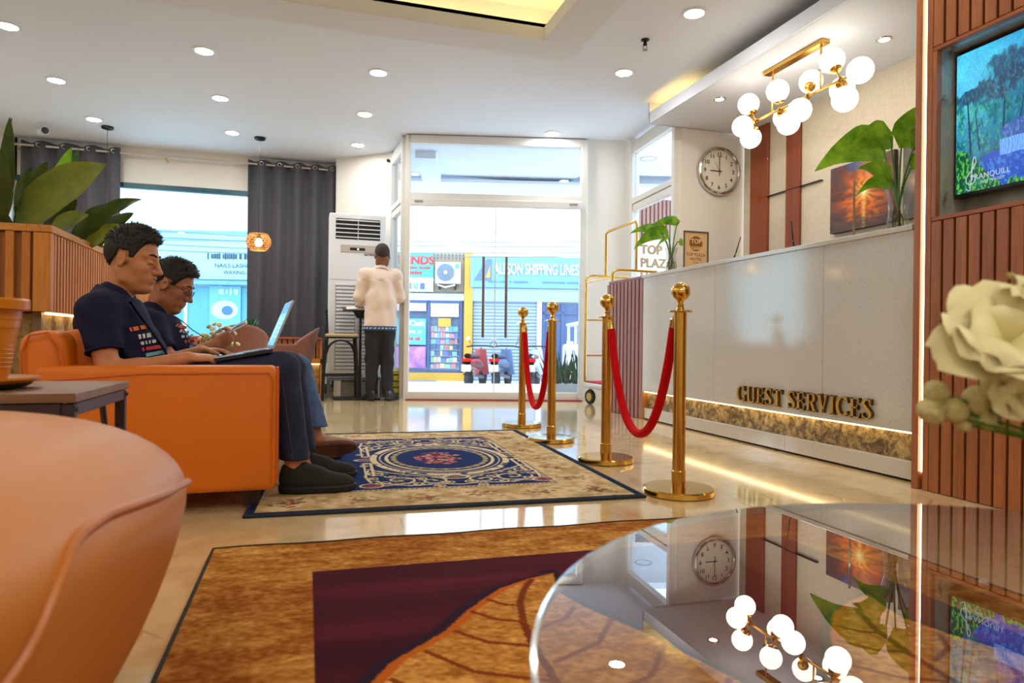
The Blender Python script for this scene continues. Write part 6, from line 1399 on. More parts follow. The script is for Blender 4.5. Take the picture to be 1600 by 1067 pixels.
man2 = seated('person', 'man in navy polo with glasses looking at a phone', J2, SKIN2, .0048, dict(top=.013, side=.006, line=.080),
  [dict(heel=(-.012, 3.545, .092), yaw=R(-8), pitch=R(-3), roll=R(-52), upper=SUED, sole=GUM, lace=PLASTIC_W, L=.265), dict(heel=(-.075, 3.80, .012), yaw=R(2), pitch=0, roll=0, upper=SUED, sole=GUM, lace=PLASTIC_W, L=.28)], DENIM2,
  [(-.585, .715, .04, .016, R(-20), OR, (1,)), (-.572, .690, .036, .015, R(-16), WH, (2, 5)), (-.556, .668, .05, .013, R(8), WH, (2, 4)), (-.538, .645, .055, .015, R(10), RD, (1,)), (-.522, .618, .045, .016, R(8), TL, ())],
  [(-.615, .765), (-.575, .735), (-.535, .70), (-.49, .665), (-.46, .62)], glasses=True)

# ------------------------------------------------------------------ laptop and phone
lt = thing('laptop', (-.25, 3.09, .555), 'thin dark laptop open on the nearest man\'s knees', 'laptop')
pa, pb = Vector((-.365, 0, .578)), Vector((-.145, 0, .618)); da = (pb - pa).normalized(); up = Vector((-da.z, 0, da.x))
def lquad(a, b_, y0, y1): return [Vector((a.x, y0, a.z)), Vector((b_.x, y0, b_.z)), Vector((b_.x, y1, b_.z)), Vector((a.x, y1, a.z))]
SLATE = plain('laptop_slate', S(44, 46, 52), .35, .5)
MB().slab(lquad(pa, pb, 2.935, 3.255), .014).build('base', SLATE, lt)
kb = boxmesh('key', (.0145, .0145, .002), BLACKP, 0); ang = math.atan2(da.z, da.x)
KEYS = []
for r_ in range(5):
    for c_ in range(16):
        q = pb - da * (.03 + r_ * .0178); ob = link('key', kb, lt, Vector((q.x, 2.955 + c_ * .0187, q.z + .0012)) - ORG[lt.name]); ob.rotation_euler = (0, -ang, 0)
q = pa.lerp(pb, .22); MB().slab(lquad(q - da * .03 + up * .0008, q + da * .03 + up * .0008, 3.04, 3.15), .0006).build('touchpad', plain('touchpad', S(70, 72, 78), .3), lt)
ta = pb + up * .002; tb2 = Vector((-.066, 0, .822)); sd_ = (tb2 - ta).normalized(); sn = Vector((sd_.z, 0, -sd_.x))
MB().slab([Vector((v_.x, y_, v_.z)) for v_, y_ in ((ta, 3.255), (ta, 2.935), (tb2, 2.935), (tb2, 3.255))], .007).build('lid', plain('laptop_lid', S(176, 182, 186), .35, .5), lt)
s0, s1 = ta + sd_ * .012 - sn * .0012, tb2 - sd_ * .008 - sn * .0012
a_ = np.ones((40, 60, 3)) * np.array((120, 196, 226.)); a_[30:, :, :] = (60, 130, 170); a_[5:28, 4:20] = (170, 220, 236); a_[8:25:4, 24:56] = (210, 236, 244)
picture('screen', a_, (s0.x, 3.245, s0.z), (0, -.30, 0), (s1.x - s0.x, 0, s1.z - s0.z), vcol('laptop_screen', .3, .9), lt)
lt.rotation_euler = (0, 0, R(7))
ph = thing('mobile_phone', (-.36, 3.63, .69), 'white backed smartphone in the hand of the man with glasses', 'phone')
u_ = Vector((.075, .0, .042)).normalized(); w_ = Vector((-.1, .95, .25)).normalized(); n_ = u_.cross(w_).normalized(); Mp = Matrix((u_, w_, n_)).transposed()
rbox('case', (-.345, 3.645, .706), (.15, .072, .0085), .003, PLASTIC_W, ph, 2, M=Mp); rbox('screen', tuple(Vector((-.345, 3.645, .706)) + n_ * .0045), (.142, .066, .001), .0004, BLACKP, ph, 1, M=Mp)
for i, s in enumerate((.0,)): MB().lathe([(0, 0), (.006, 0), (.005, .002), (0, .002)], Vector((-.345, 3.645, .706)) + u_ * .055 - n_ * .0044 + w_ * .02, 12, -n_).build('camera_lens', BLACKP, ph, True)
ids = thing('identity_card', (-.42, 3.80, .52), 'white identity card resting on the lap of the man with glasses', 'card')
MB().slab([(-.44, 3.66, .575), (-.36, 3.63, .560), (-.35, 3.70, .575), (-.43, 3.73, .59)], .002).build('card', PLASTIC_W, ids); MB().slab([(-.425, 3.667, .5745), (-.385, 3.652, .567), (-.38, 3.685, .574), (-.42, 3.70, .5815)], .0022).build('portrait_print', RD, ids)

# ------------------------------------------------------------------ standing man seen from behind
sm3 = thing('person', (.79, 7.46, 0), 'standing man in cream embroidered shirt seen from behind', 'person')
hc, M = A((.795, 7.42, 1.575)), basis(R(92), R(12)); h = .0075
v = Vox(np.arange(.42, 1.16, h), np.arange(7.20, 7.82, h), np.arange(0, 1.72, h)); head_sdf(v, hc, M)
v.cap((.79, 7.46, .82), (.79, 7.46, 1.10), .10, .11, .05); v.cap((.79, 7.46, 1.10), (.79, 7.45, 1.32), .12, .11, .05); v.cap((.68, 7.45, 1.37), (.89, 7.45, 1.37), .055, .055, .05); v.cap((.79, 7.45, 1.38), (.795, 7.43, 1.52), .055, .050, .03)
AR = [((.61, 7.45, 1.37), (.555, 7.47, 1.13), (.60, 7.66, 1.05)), ((.955, 7.45, 1.37), (1.00, 7.47, 1.13), (.92, 7.66, 1.08))]
for a, e_, w in AR: limb(v, [a, e_, w], [.044, .038, .028]); hand_sdf(v, w, (0, 1, -.1), (0, .1, 1), .6, 1 if a[0] < .8 else -1)
LG_ = [((.71, 7.46, .80), (.705, 7.48, .44), (.70, 7.47, .08)), ((.86, 7.46, .80), (.865, 7.48, .44), (.87, 7.44, .08))]
for l_ in LG_: limb(v, l_, [.085, .058, .04])
v.build('body', SKIN3, sm3)
hv = hair_sdf(hc, M, .006, top=.006, side=.004, line=.07); hv.build('hair', plain('cropped_hair', S(48, 36, 32), .8, bump=.5, bscale=400), sm3)
v = Vox(np.arange(.42, 1.16, h), np.arange(7.20, 7.80, h), np.arange(.74, 1.50, h))
v.cap((.745, 7.46, .76), (.755, 7.46, 1.10), .136, .128, .05); v.cap((.825, 7.46, .76), (.825, 7.46, 1.10), .136, .128, .05); v.cap((.79, 7.46, 1.10), (.79, 7.45, 1.30), .145, .13, .06); v.cap((.645, 7.45, 1.365), (.935, 7.45, 1.365), .074, .074, .06); v.cap((.79, 7.45, 1.38), (.79, 7.44, 1.46), .085, .062, .04)
for a, e_, w in AR: limb(v, [a, e_, A(e_) * .15 + A(w) * .85], [.064, .053, .045], .04)
x, y, z = v.pts((slice(None),) * 3); v.D = np.maximum(v.D, .765 - z + 0 * x + 0 * y).astype(np.float32)
def f3(V_): V_ = V_.copy(); V_[:, 1] += .006 * np.sin(V_[:, 0] * 42 + V_[:, 2] * 10) * (V_[:, 2] < 1.3); V_[:, 0] += .004 * np.sin(V_[:, 2] * 40 + V_[:, 1] * 20); return V_
s3 = v.build('shirt', CREAMS, sm3, f3); SV3 = np.array([q.co for q in s3.data.vertices]) + A(sm3.location)
collar(s3, (.792, 7.435, 1.445), 0, .06, .056, .03, CREAMS)
band = []
BLUEB = plain('blue_hem', S(26, 72, 112), .8); m = MB(); mw = MB()
for i in range(48):
    q = []
    for j in (0, 1):
        a = 6.283 * (i + j) / 48; d = A((math.cos(a), math.sin(a))); sel = (np.abs(SV3[:, 2] - .80) < .03); L_ = SV3[sel][:, :2] - A((.79, 7.46)); pr_ = L_ @ d; per = np.abs(L_ @ A((-d[1], d[0]))) < .02; r_ = pr_[per].max() + .004; q.append((.79 + d[0] * r_, 7.46 + d[1] * r_))
    m.add([(q[0][0], q[0][1], .762), (q[1][0], q[1][1], .762), (q[1][0], q[1][1], .808), (q[0][0], q[0][1], .808)], [(0, 1, 2, 3)])
    if i % 2 == 0:
        mid = ((q[0][0] + q[1][0]) / 2, (q[0][1] + q[1][1]) / 2); o_ = A(mid) - A((.79, 7.46)); o_ = o_ / np.linalg.norm(o_) * .002; t_ = (A(q[1]) - A(q[0]))
        for s_ in (-1, 1): c0 = A(mid) + o_ + t_ * .35 * s_; mw.add([(c0[0] - t_[0] * .35, c0[1] - t_[1] * .35, .785), (c0[0], c0[1], .776 + .003 * s_), (c0[0] + t_[0] * .35, c0[1] + t_[1] * .35, .787), (c0[0], c0[1], .795)], [(0, 1, 2, 3)])
m.build('embroidered_hem', BLUEB, s3, True); mw.build('hem_flowers', plain('hem_white', S(206, 214, 220), .8), s3)
v = Vox(np.arange(.52, 1.06, h), np.arange(7.28, 7.66, h), np.arange(.03, .90, h)); v.cap((.75, 7.46, .80), (.83, 7.46, .80), .116, .116, .04); v.cap((.74, 7.46, .72), (.84, 7.46, .72), .092, .092, .04)
for l_ in LG_: limb(v, [l_[0], l_[1], A(l_[2]) - A((0, 0, .02))], [.094, .072, .060], .03)
v.half((0, 0, .068), (0, 0, -1)); v.build('trousers', BLACKT, sm3, f3)
shoe(sm3, (.715, 7.37, .004), R(104), 0, 0, plain('black_leather', S(30, 32, 38), .3), BLKS, None, .27); shoe(sm3, (.845, 7.345, .004), R(58), 0, 0, plain('black_leather2', S(34, 36, 42), .3), BLKS, None, .27)
# ------------------------------------------------------------------ porch and street
def ex(nm, s0, s1, d0, d1, z0, z1, mat, par=None, ch=0):
    return MB().box(EX((s0 + s1) / 2, (d0 + d1) / 2, (z0 + z1) / 2), (s1 - s0, d1 - d0, z1 - z0), M=MX, ch=ch).build(nm, mat, par)
def exst(nm, *a, **k): return tag(ex(nm, *a), k.get('label'), None, None, 'structure')
EX_X, EX_UP = tuple(DT), (0, 0, 1)
def exbars(s0, s1, d, z, h, mat, par, seed=1):     # illegible small print
    rr_ = random.Random(seed); s = s0; m_ = MB()
    while s < s1 - .02:
        w = rr_.uniform(.025, .06); m_.box(EX(s + w / 2, d, z), (w, .006, h * rr_.uniform(.7, 1)), M=MX); s += w + (.015 if rr_.random() > .2 else .06)
    m_.build('small_print', mat, par)
def extext(s, size, a, d, z, mat, par, **k): return text(s, size, EX(a, d, z), EX_X, EX_UP, mat, 'lettering', par, **k)
PAVE = plain('pale_concrete', S(228, 230, 232), .8, var=.05, vscale=2); ROAD = plain('street_concrete', S(216, 220, 224), .85, var=.06, vscale=1)
exst('floor_porch', -4.0, 4.0, .06, 3.4, -.2, -.03, PAVE, label='pale porch floor outside the entrance')
exst('ground_street', -30, 30, 3.4, 9.4, -.6, -.45, ROAD, label='bright concrete street'); exst('ground_sidewalk', -30, 30, 9.4, 13, -.6, -.38, PAVE, label='sidewalk before the shops')
b = MB()
for s0, s1, d0, d1, z0, z1 in ((-3.8, 4.0, .1, 1.62, 2.98, 3.05), (-3.8, 4.0, 1.62, 3.3, 3.16, 3.2), (-3.8, 4.0, 1.80, 3.3, 2.86, 2.9), (-3.8, 4.0, 1.62, 1.66, 2.98, 3.18), (-.97, -.72, .62, 1.80, 2.86, 2.98)): b.box(EX((s0 + s1) / 2, (d0 + d1) / 2, (z0 + z1) / 2), (s1 - s0, d1 - d0, z1 - z0), M=MX)
st('ceiling_porch', b, PORCH, 'white porch ceiling outside the entrance')
pr_me = mesh_from('rim', *(lambda q: (q.V, q.F))(MB().lathe([(.09, -.004), (.105, -.006), (.108, 0)], n=28, caps=False)), PLASTIC_G, True); pd_me = mesh_from('diffuser', *(lambda q: (q.V, q.F))(MB().lathe([(0, -.003), (.09, -.003)], n=24)), PORCH)
for (x, y), l in (((1.71, 8.411), 'unlit round porch light seen through the transom, left one'), ((2.953, 8.40), 'unlit round porch light seen through the transom, right one'), ((4.1, 7.6), 'unlit round porch light seen through the side glass')):
    o = thing('porch_downlight', (x, y, 2.98), l, 'light', 'porch lights'); link('rim', pr_me, o); link('diffuser', pd_me, o)
# slatted porch wall with the backlit hotel sign
pw = thing('wall_porch', (4.2, 7.35, 0), 'dark slatted porch wall beyond the side glass', None, None, 'structure')
MB().box((4.25, 7.40, 1.2), (1.1, .06, 2.44)).build('backing', TEAK_D, pw); copies('slat', boxmesh('slat', (.035, .03, 2.42), PINK, .002), [(3.86 + i * .055, 7.355, 1.21) for i in range(16)], pw)
MB().box((3.78, 7.36, 1.22), (.10, .10, 2.5)).build('post', FRAME_W, pw)
bsg = thing('backlit_sign', (4.0, 7.3, 1.2), 'backlit white panel with the hotel name beyond the side glass', 'sign'); MB().box((4.02, 7.31, 1.56), (.40, .04, .72), ch=.004).build('light_panel', emit('sign_glow', (1, 1, 1, 1), 1.2), bsg)
SGI = plain('sign_bronze', S(120, 92, 56), .3, .7)
for tx, z in (('TOP', 1.78), ('PLAZA', 1.62), ('HOTEL', 1.46)): text(tx, .15, (3.84, 7.285, z), (1, 0, 0), (0, 0, 1), SGI, 'lettering', bsg, .02, align='LEFT', bold=.004)
# corner store
YEL = plain('yellow_paint', S(206, 160, 62), .6); BLUEF = plain('blue_frame', S(70, 92, 140), .4); TEALS = plain('teal_sign', S(84, 186, 188), .6); REDT = plain('red_letter', S(206, 56, 62), .6); WALLX = plain('shop_white', S(190, 200, 208), .7)
cs = thing('corner_store', EX(-1.6, 10, -.4), 'small shop with yellow frame and glass front across the street', 'building')
F_ = 10.0
ex('wall', -3.6, -.30, F_ + .05, F_ + 2.5, -.4, 1.9, plain('shop_interior', S(116, 132, 158), .8), cs); ex('upper_wall', -3.6, -.30, F_ + .05, F_ + 2.5, 1.9, 2.95, WALLX, cs)
ex('pillar', -.52, -.30, F_ - .12, F_ + .05, -.38, 2.92, YEL, cs); ex('sill', -3.6, -.52, F_ - .1, F_ + .05, -.38, -.17, YEL, cs)
ex('fretwork_band', -3.6, -.52, F_ - .06, F_ + .05, 1.70, 1.88, WALLX, cs)
for i in range(14): # greek key relief
    a = -3.5 + i * .215; k_ = MB()
    for s0, s1, z0, z1 in ((0, .17, 1.84, 1.86), (.15, .17, 1.75, 1.86), (.05, .17, 1.74, 1.76), (.05, .07, 1.74, 1.81)): k_.box(EX(a + (s0 + s1) / 2, F_ - .07, (z0 + z1) / 2), (s1 - s0, .02, z1 - z0), M=MX)
    k_.build('key_motif', plain('key_white', S(236, 240, 244), .6) if i == 0 else bpy.data.materials['key_white'], cs)
for s in (-2.45, -1.43, -.60): ex('door_frame', s - .03, s + .03, F_ - .05, F_ + .0, -.17, 1.70, BLUEF, cs)
ex('door_frame', -2.45, -.6, F_ - .05, F_, 1.62, 1.70, BLUEF, cs); ex('door_frame', -2.45, -.6, F_ - .05, F_, -.17, -.11, BLUEF, cs)
ex('glass', -2.42, -1.46, F_ - .02, F_ - .015, -.11, 1.62, GLASS, cs); ex('glass', -1.40, -.63, F_ - .02, F_ - .015, -.11, 1.62, GLASS, cs)
ex('poster', -2.4, -1.5, F_ - .06, F_ - .045, 1.42, 1.62, plain('poster_pink', S(226, 190, 214), .6, var=.2, vscale=9), cs); ex('poster', -1.38, -.66, F_ - .06, F_ - .045, 1.28, 1.62, plain('poster_white', S(226, 230, 236), .6, var=.12, vscale=9), cs); ex('poster', -1.18, -.86, F_ - .06, F_ - .045, 1.02, 1.24, YEL, cs)
gs = ex('payment_sign', -2.28, -1.50, F_ - .06, F_ - .045, .55, 1.22, plain('sign_aqua', S(96, 190, 214), .6), cs)
extext('GCash', .19, -1.80, F_ - .065, 1.10, PLASTIC_W, gs, bold=.006); exbars(-2.2, -1.54, F_ - .065, .88, .09, PLASTIC_W, gs, 1); exbars(-2.1, -1.62, F_ - .065, .70, .09, REDT, gs, 2)
ex('floor_poster', -2.4, -1.5, F_ - .06, F_ - .045, -.05, .50, plain('poster_purple', S(176, 120, 206), .6, var=.5, vscale=3), cs)
rr = random.Random(2); GC = [plain('goods_%d' % i, c, .6) for i, c in enumerate((S(226, 150, 160), S(120, 190, 214), S(232, 232, 236), S(110, 130, 190), S(214, 120, 130), S(160, 206, 196), S(238, 210, 140), S(90, 104, 150)))]
for r_ in range(7):
    z = -.05 + r_ * .16; ex('shelf', -1.39, -.64, F_ + .02, F_ + .05, z - .02, z, WALLX, cs); s_ = -1.37
    while s_ < -.72:
        w_ = rr.choice((.07, .10, .14)); ex('goods_box', s_, s_ + w_ - .012, F_ + .0, F_ + .05, z, z + rr.uniform(.08, .13), rr.choice(GC), cs); s_ += w_
ex('shop_mat', -2.1, -1.2, F_ - .5, F_ - .15, -.38, -.365, plain('blue_mat', S(120, 140, 176), .9), cs)
sg1 = thing('shop_sign', EX(-2, F_ - .1, 1.9), 'teal shop sign board with red lettering above the store', 'sign'); ex('board', -3.2, -1.32, F_ - .09, F_ - .02, 2.28, 2.90, TEALS, sg1); ex('picture_strip', -3.2, -1.32, F_ - .09, F_ - .02, 1.92, 2.28, plain('strip_print', S(206, 222, 232), .6, var=.35, vscale=5), sg1)
extext('TRENDS', .30, -1.86, F_ - .1, 2.72, REDT, sg1, bold=.012); exbars(-2.5, -1.40, F_ - .1, 2.53, .06, REDT, sg1, 3); exbars(-2.2, -1.55, F_ - .1, 2.40, .09, REDT, sg1, 4)
for i, c in enumerate((GC[3], GC[1], GC[7], GC[2])): ex('printed_figure', -2.0 + i * .17, -1.88 + i * .17, F_ - .096, F_ - .09, 1.98, 2.14, c, sg1)
cd = thing('condenser_unit', EX(-.92, F_ - .1, 1.97), 'white outdoor air conditioner unit in a caged shop niche', 'air conditioner'); ex('niche', -1.31, -.53, F_ - .04, F_ + .04, 1.93, 2.90, plain('niche_brown', S(150, 134, 116), .8), cd)
ex('case', -1.26, -.62, F_ - .32, F_ - .06, 2.12, 2.66, PLASTIC_W, cd, .01)
MB().lathe([(0, 0), (.215, 0), (.225, .012), (.21, .02), (0, .008)], EX(-1.0, F_ - .325, 2.40), 28, -DN).build('fan_grille', plain('grille', S(104, 124, 146), .5), cd, True); MB().lathe([(0, 0), (.05, 0), (.04, .02), (0, .025)], EX(-1.0, F_ - .345, 2.40), 16, -DN).build('fan_hub', PLASTIC_W, cd, True)
for i in range(10): a = R(36 * i); c_ = EX(-1.0, F_ - .345, 2.40); MB().tube([c_ + DT * math.cos(a) * .05 + Vector((0, 0, math.sin(a) * .05)), c_ + DT * math.cos(a) * .21 + Vector((0, 0, math.sin(a) * .21))], .006, 4).build('grille_rib', PLASTIC_G, cd)
ex('badge', -.76, -.66, F_ - .325, F_ - .32, 2.5, 2.62, TEALS, cd)
for s_ in (-1.15, -.75): ex('bracket', s_ - .02, s_ + .02, F_ - .3, F_, 1.98, 2.12, BLACKM, cd)
for i in range(9): ex('cage_bar', -1.3 + i * .094, -1.285 + i * .094, F_ - .36, F_ - .345, 2.72, 2.9, BLACKM, cd)
MB().tube([EX(-1.2, F_ - .35, 2.08), EX(-1.0, F_ - .36, 2.02), EX(-.75, F_ - .36, 2.08)], .02, 6).build('hose', PLASTIC_W, cd, True)
# shipping office
SKYB = plain('pale_blue_sign', S(116, 166, 200), .6, var=.05, vscale=3)
so_ = thing('shipping_office', EX(1.3, F_, -.4), 'pale blue shipping office with roller shutter across the street', 'building'); ex('wall', -.30, 4.4, F_ + .05, F_ + 2.5, -.4, 2.75, WALLX, so_)
def shutter():
    t = NT('ribbed_shutter'); v = t.pos(); w = t.n('ShaderNodeTexWave', bands_direction='Z'); w.inputs['Scale'].default_value = 3.6; t.l(v, w.inputs['Vector'])
    t.bsdf(t.ramp(w.outputs['Color'], [(0, S(100, 128, 156)), (.5, S(164, 182, 200))]), .5, .0, t.bump(w.outputs['Fac'], .6, .03)); return t.m
SHUT = shutter()
ex('roller_shutter', -.28, 1.40, F_ - .02, F_ + .05, -.38, 1.70, SHUT, so_); ex('shutter_box', -.30, 4.4, F_ - .10, F_ + .05, 1.70, 2.04, plain('lintel', S(156, 174, 194), .6), so_); ex('pillar', 1.38, 1.50, F_ - .08, F_ + .05, -.38, 1.70, FRAME_W, so_)
ex('doorway', 1.50, 2.62, F_ - .0, F_ + .05, -.38, 1.66, plain('dark_glass', S(70, 96, 140), .15), so_)
for s_ in (1.55, 2.05, 2.57): ex('door_frame', s_ - .035, s_ + .035, F_ - .05, F_, -.38, 1.66, BLUEF, so_)
ex('door_frame', 1.5, 2.62, F_ - .05, F_, 1.38, 1.44, BLUEF, so_); ex('door_notice', 2.16, 2.34, F_ - .06, F_ - .05, .55, .68, PLASTIC_W, so_); ex('meter_box', 2.62, 2.9, F_ - .2, F_, .9, 1.3, PLASTIC_W, so_)
sb = thing('shipping_sign', EX(1.3, F_ - .1, 2.05), 'long pale blue sign board lettered for a shipping line', 'sign'); ex('board', -.36, 4.4, F_ - .16, F_ - .04, 2.05, 2.86, SKYB, sb)
extext('ALESON SHIPPING LINES', .40, 1.34, F_ - .18, 2.52, PLASTIC_W, sb, bold=.006, sx=.50, depth=.03); exbars(.1, 1.2, F_ - .17, 2.20, .05, plain('sign_grey', S(96, 124, 150), .6), sb, 5); exbars(1.5, 2.5, F_ - .17, 2.20, .05, bpy.data.materials['sign_grey'], sb, 6)
m = MB(); m.add([EX(-.28, F_ - .17, 2.22), EX(.18, F_ - .17, 2.22), EX(.18, F_ - .17, 2.78), EX(.05, F_ - .17, 2.78)], [(0, 1, 2, 3)]); m.build('logo_sail', plain('logo_blue', S(96, 120, 170), .6), sb); m = MB(); m.add([EX(.02, F_ - .175, 2.30), EX(.14, F_ - .175, 2.30), EX(.14, F_ - .175, 2.62)], [(0, 1, 2)]); m.build('logo_flag', YEL, sb)
# beauty salon seen through the street window
sal = thing('beauty_salon', EX(-7.3, F_, -.4), 'white and blue beauty salon front seen through the street window', 'building')
SID = NT('pale_siding'); _v = SID.pos(); _w = SID.n('ShaderNodeTexWave', bands_direction='Z'); _w.inputs['Scale'].default_value = 1.5; SID.l(_v, _w.inputs['Vector']); SID.bsdf(SID.ramp(_w.outputs['Color'], [(0, S(120, 156, 178)), (.4, S(176, 196, 208))]), .6); SIDM = SID.m
ex('wall', -14, -3.6, F_ + .05, F_ + 2.5, -.4, 3.42, SIDM, sal); ex('fascia', -14, -3.6, F_ - .02, F_ + .05, 2.15, 3.12, plain('salon_white', S(182, 196, 204), .6), sal); ex('awning_edge', -14, -3.6, F_ - .3, F_ - .02, 2.0, 2.10, plain('awning_blue', S(120, 160, 186), .6), sal)
SALB = plain('salon_blue', S(104, 160, 190), .6)
for s_ in np.arange(-13.6, -3.7, .86): ex('window_post', s_ - .04, s_ + .04, F_ - .03, F_ + .04, -.38, 2.0, FRAME_W, sal); ex('window', s_ + .04, s_ + .82, F_ + .0, F_ + .045, .1, 1.95, SALB, sal)
pst = ex('eye_poster', -6.98, -6.2, F_ - .05, F_ - .04, .8, 1.98, plain('poster_sky', S(120, 176, 206), .6), sal); exbars(-6.75, -6.25, F_ - .055, 1.84, .15, PLASTIC_W, pst, 7)
m = MB(); m.grid(lambda u, v: EX(-6.6 + .34 * math.cos(6.283 * u) * v, F_ - .056, 1.38 + .24 * math.sin(6.283 * u) * v), 24, 2, True); m.build('eye_print', plain('poster_skin', S(206, 206, 210), .6), pst); m = MB(); m.grid(lambda u, v: EX(-6.53 + .14 * math.cos(6.283 * u) * v, F_ - .060, 1.36 + .12 * math.sin(6.283 * u) * v), 20, 2, True); m.build('iris_print', plain('iris_blue', S(70, 110, 150), .4), pst)
SGN = plain('salon_ink', S(50, 74, 92), .6); exbars(-7.05, -5.4, F_ - .03, 2.74, .16, SGN, sal, 8); extext('NAILS-LASHES-FACIALS', .15, -6.1, F_ - .03, 2.5, SGN, sal); extext('WAXING-AESTHETICS', .13, -6.0, F_ - .03, 2.33, SGN, sal)
# overhead cables
for i, (z0, z1, d_, sg_) in enumerate(((3.35, 3.1, 9.0, .25), (3.2, 2.95, 8.8, .3), (2.95, 2.85, 8.9, .22), (3.6, 3.2, 8.7, .35))):
    o = MB().tube([EX(-14 + 19 * t / 24, d_, z0 + (z1 - z0) * t / 24 - sg_ * math.sin(math.pi * t / 24)) for t in range(25)], .014, 5).build('overhead_cable', plain('cable_%d' % i, S(120, 130, 140), .6)); tag(o, ['uppermost street cable but one above the shop signs', 'street cable crossing just over the shop roofs', 'lowest street cable crossing before the sign boards', 'highest street cable above the shops'][i], 'cable', 'overhead street cables')
# scooters
RUB = plain('tyre', S(44, 48, 56), .8)
def scooter(s, d, yaw, label, bodyc, seatc):
    L = EX(s, d, -.45); Q = Matrix.Rotation(EXR + yaw, 3, 'Z'); o = thing('motor_scooter', L, label, 'motorcycle', 'scooters parked across the street'); T = lambda p: L + Q @ Vector(p)
    BM_ = plain('scooter_paint_%d' % len(MATS), bodyc, .3); ST_ = plain('scooter_seat_%d' % len(MATS), seatc, .6)
    def tb_(nm, P_, r, mat): return MB().tube([T(p) for p in P_], r, 8).build(nm, mat, o, True)
    for y in (-.58, .62):
        w_ = MB().lathe([(.15, -.05), (.20, -.055), (.235, -.03), (.24, 0), (.235, .03), (.20, .055), (.15, .05)], T((0, y, .24)), 24, Q @ Vector((1, 0, 0))).build('wheel', RUB, o, True); MB().lathe([(0, -.03), (.15, -.03), (.15, .03), (0, .03)], T((0, y, .24)), 14, Q @ Vector((1, 0, 0))).build('rim', CHROME, w_, True)
    def hull(u, v):
        a = u * 6.283; y = -.75 + 1.25 * v; r = .17 * math.sin(math.pi * (.12 + .8 * v)) ** .6; z = .58 - .18 * max(0, v - .45) + .05 * (1 - v); return T((r * math.cos(a), y, z + r * .75 * math.sin(a)))
    MB().grid(hull, 16, 12, True).build('body', BM_, o, 'all')
    def sea(u, v):
        a = u * 6.283; y = -.70 + .8 * v; r = .13 * math.sin(math.pi * (.1 + .8 * v)) ** .4; return T((r * math.cos(a), y, .74 + .06 * math.sin(a) + .03 * (1 - v)))
    MB().grid(sea, 14, 10, True).build('seat', ST_, o, 'all')
    MB().grid(lambda u, v: T((.19 * math.sin((u - .5) * 3.1) * (1 - .3 * v), .52 - .10 * v - .08 * math.cos((u - .5) * 3.1), .30 + .62 * v)), 10, 6).build('leg_shield', BM_, o, 'all')
    tb_('fork', [(0, .62, .24), (0, .50, .80), (0, .45, .95)], .03, CHROME); tb_('handlebar', [(-.34, .36, .97), (-.15, .44, 1.0), (.15, .44, 1.0), (.34, .36, .97)], .018, BLACKM)
    for sx in (-1, 1):
        mr = tb_('mirror', [(sx * .22, .42, .99), (sx * .30, .40, 1.14)], .008, BLACKM); MB().lathe([(0, -.01), (.05, -.01), (.055, 0), (.05, .008), (0, .008)], T((sx * .32, .40, 1.17)), 14, Q @ Vector((0, -1, .1))).build('mirror_glass', CHROME, mr, True)
    MB().box(T((0, -.80, .50)), (.22, .012, .15), M=Q).build('number_plate', PLASTIC_W, o); MB().box(T((0, -.765, .68)), (.24, .05, .07), M=Q, ch=.01).build('tail_light', REDV, o)
    MB().box(T((0, -.72, .36)), (.14, .16, .04), M=Q, ch=.01).build('rear_fender', BLACKP, o); tb_('exhaust', [(.14, .1, .26), (.17, -.5, .32), (.17, -.72, .36)], .04, STEEL); tb_('side_stand', [(-.1, .0, .3), (-.22, .02, .0)], .012, BLACKM)
scooter(-.20, 8.4, R(-16), 'red scooter parked beside the yellow shop pillar', S(170, 70, 76), S(90, 60, 66)); scooter(.42, 8.4, R(-16), 'dark scooter parked in front of the roller shutter', S(96, 120, 160), S(70, 80, 104)); scooter(1.20, 8.5, R(-12), 'white scooter partly hidden by the farthest stanchions', S(206, 212, 220), S(120, 90, 100))
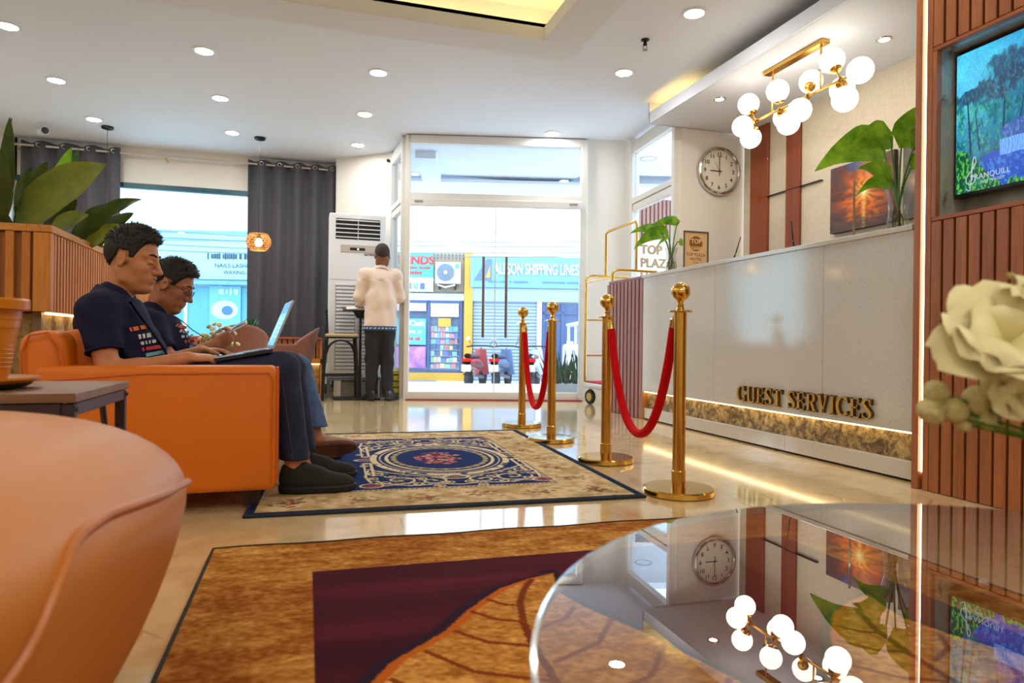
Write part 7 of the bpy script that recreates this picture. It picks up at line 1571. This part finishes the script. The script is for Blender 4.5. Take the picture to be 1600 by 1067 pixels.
# jeep at the kerb
jp = thing('jeep', EX(2.35, 5.2, -.45), 'white jeep parked outside behind the entrance plants', 'car'); WJ = plain('jeep_white', S(214, 220, 226), .3)
rbox('body', EX(2.55, 5.6, .25), (1.7, 3.4, .75), .08, WJ, jp, 3, M=MX); rbox('roof', EX(2.55, 5.9, 1.03), (1.62, 2.2, .07), .03, WJ, jp, 3, M=MX)
for s_ in (1.80, 3.30):
    for d_, z0, dd in ((4.75, .6, 0.12), (5.9, .6, 0), (6.95, .6, 0)): MB().tube([EX(s_, d_ - dd, z0), EX(s_, d_ + dd, 1.02)], .035, 8).build('roof_post', WJ, jp, True)
MB().slab([EX(1.84, 4.68, .62), EX(3.26, 4.68, .62), EX(3.26, 4.90, 1.0), EX(1.84, 4.90, 1.0)], .008).build('windshield', GLASS, jp)
for s_ in (1.75, 3.35):
    for d_ in (4.55, 6.6): w_ = MB().lathe([(.2, -.1), (.3, -.1), (.33, -.06), (.33, .06), (.3, .1), (.2, .1)], EX(s_, d_, -.12), 24, DT).build('wheel', RUB, jp, True); MB().lathe([(0, -.08), (.2, -.08), (.2, .08), (0, .08)], EX(s_, d_, -.12), 16, DT).build('rim', CHROME, w_, True)
for s_ in (1.95, 3.15): MB().lathe([(0, 0), (.1, 0), (.09, .03), (0, .04)], EX(s_, 3.9, .35), 18, -DN).build('headlight', CHROME, jp, True)
ex('bumper', 1.75, 3.35, 3.78, 3.88, -.05, .08, BLACKM, jp, .01)
# spiky plant by the door
sp = thing('spiky_planter', EX(.93, .55, -.03), 'clump of long dark green spiky leaves outside the glass door', 'plant'); ex('trough', .62, 1.22, .40, .72, -.03, .16, plain('trough_grey', S(176, 180, 184), .7), sp, .01)
LFS = leaf_mat('spike_leaf', S(30, 62, 44), S(62, 96, 66), .4); rr = random.Random(11)
for i in range(46):
    s_, d_ = rr.uniform(.66, 1.18), rr.uniform(.44, .68); tp = EX(s_ + rr.uniform(-.18, .12), d_ + rr.uniform(-.12, .12), rr.uniform(.36, .60)); leaf(MB(), EX(s_, d_, .12), tp, .014, .02, .3, tuple(DT), 6, .5).build('leaf', LFS, sp, True, 80)
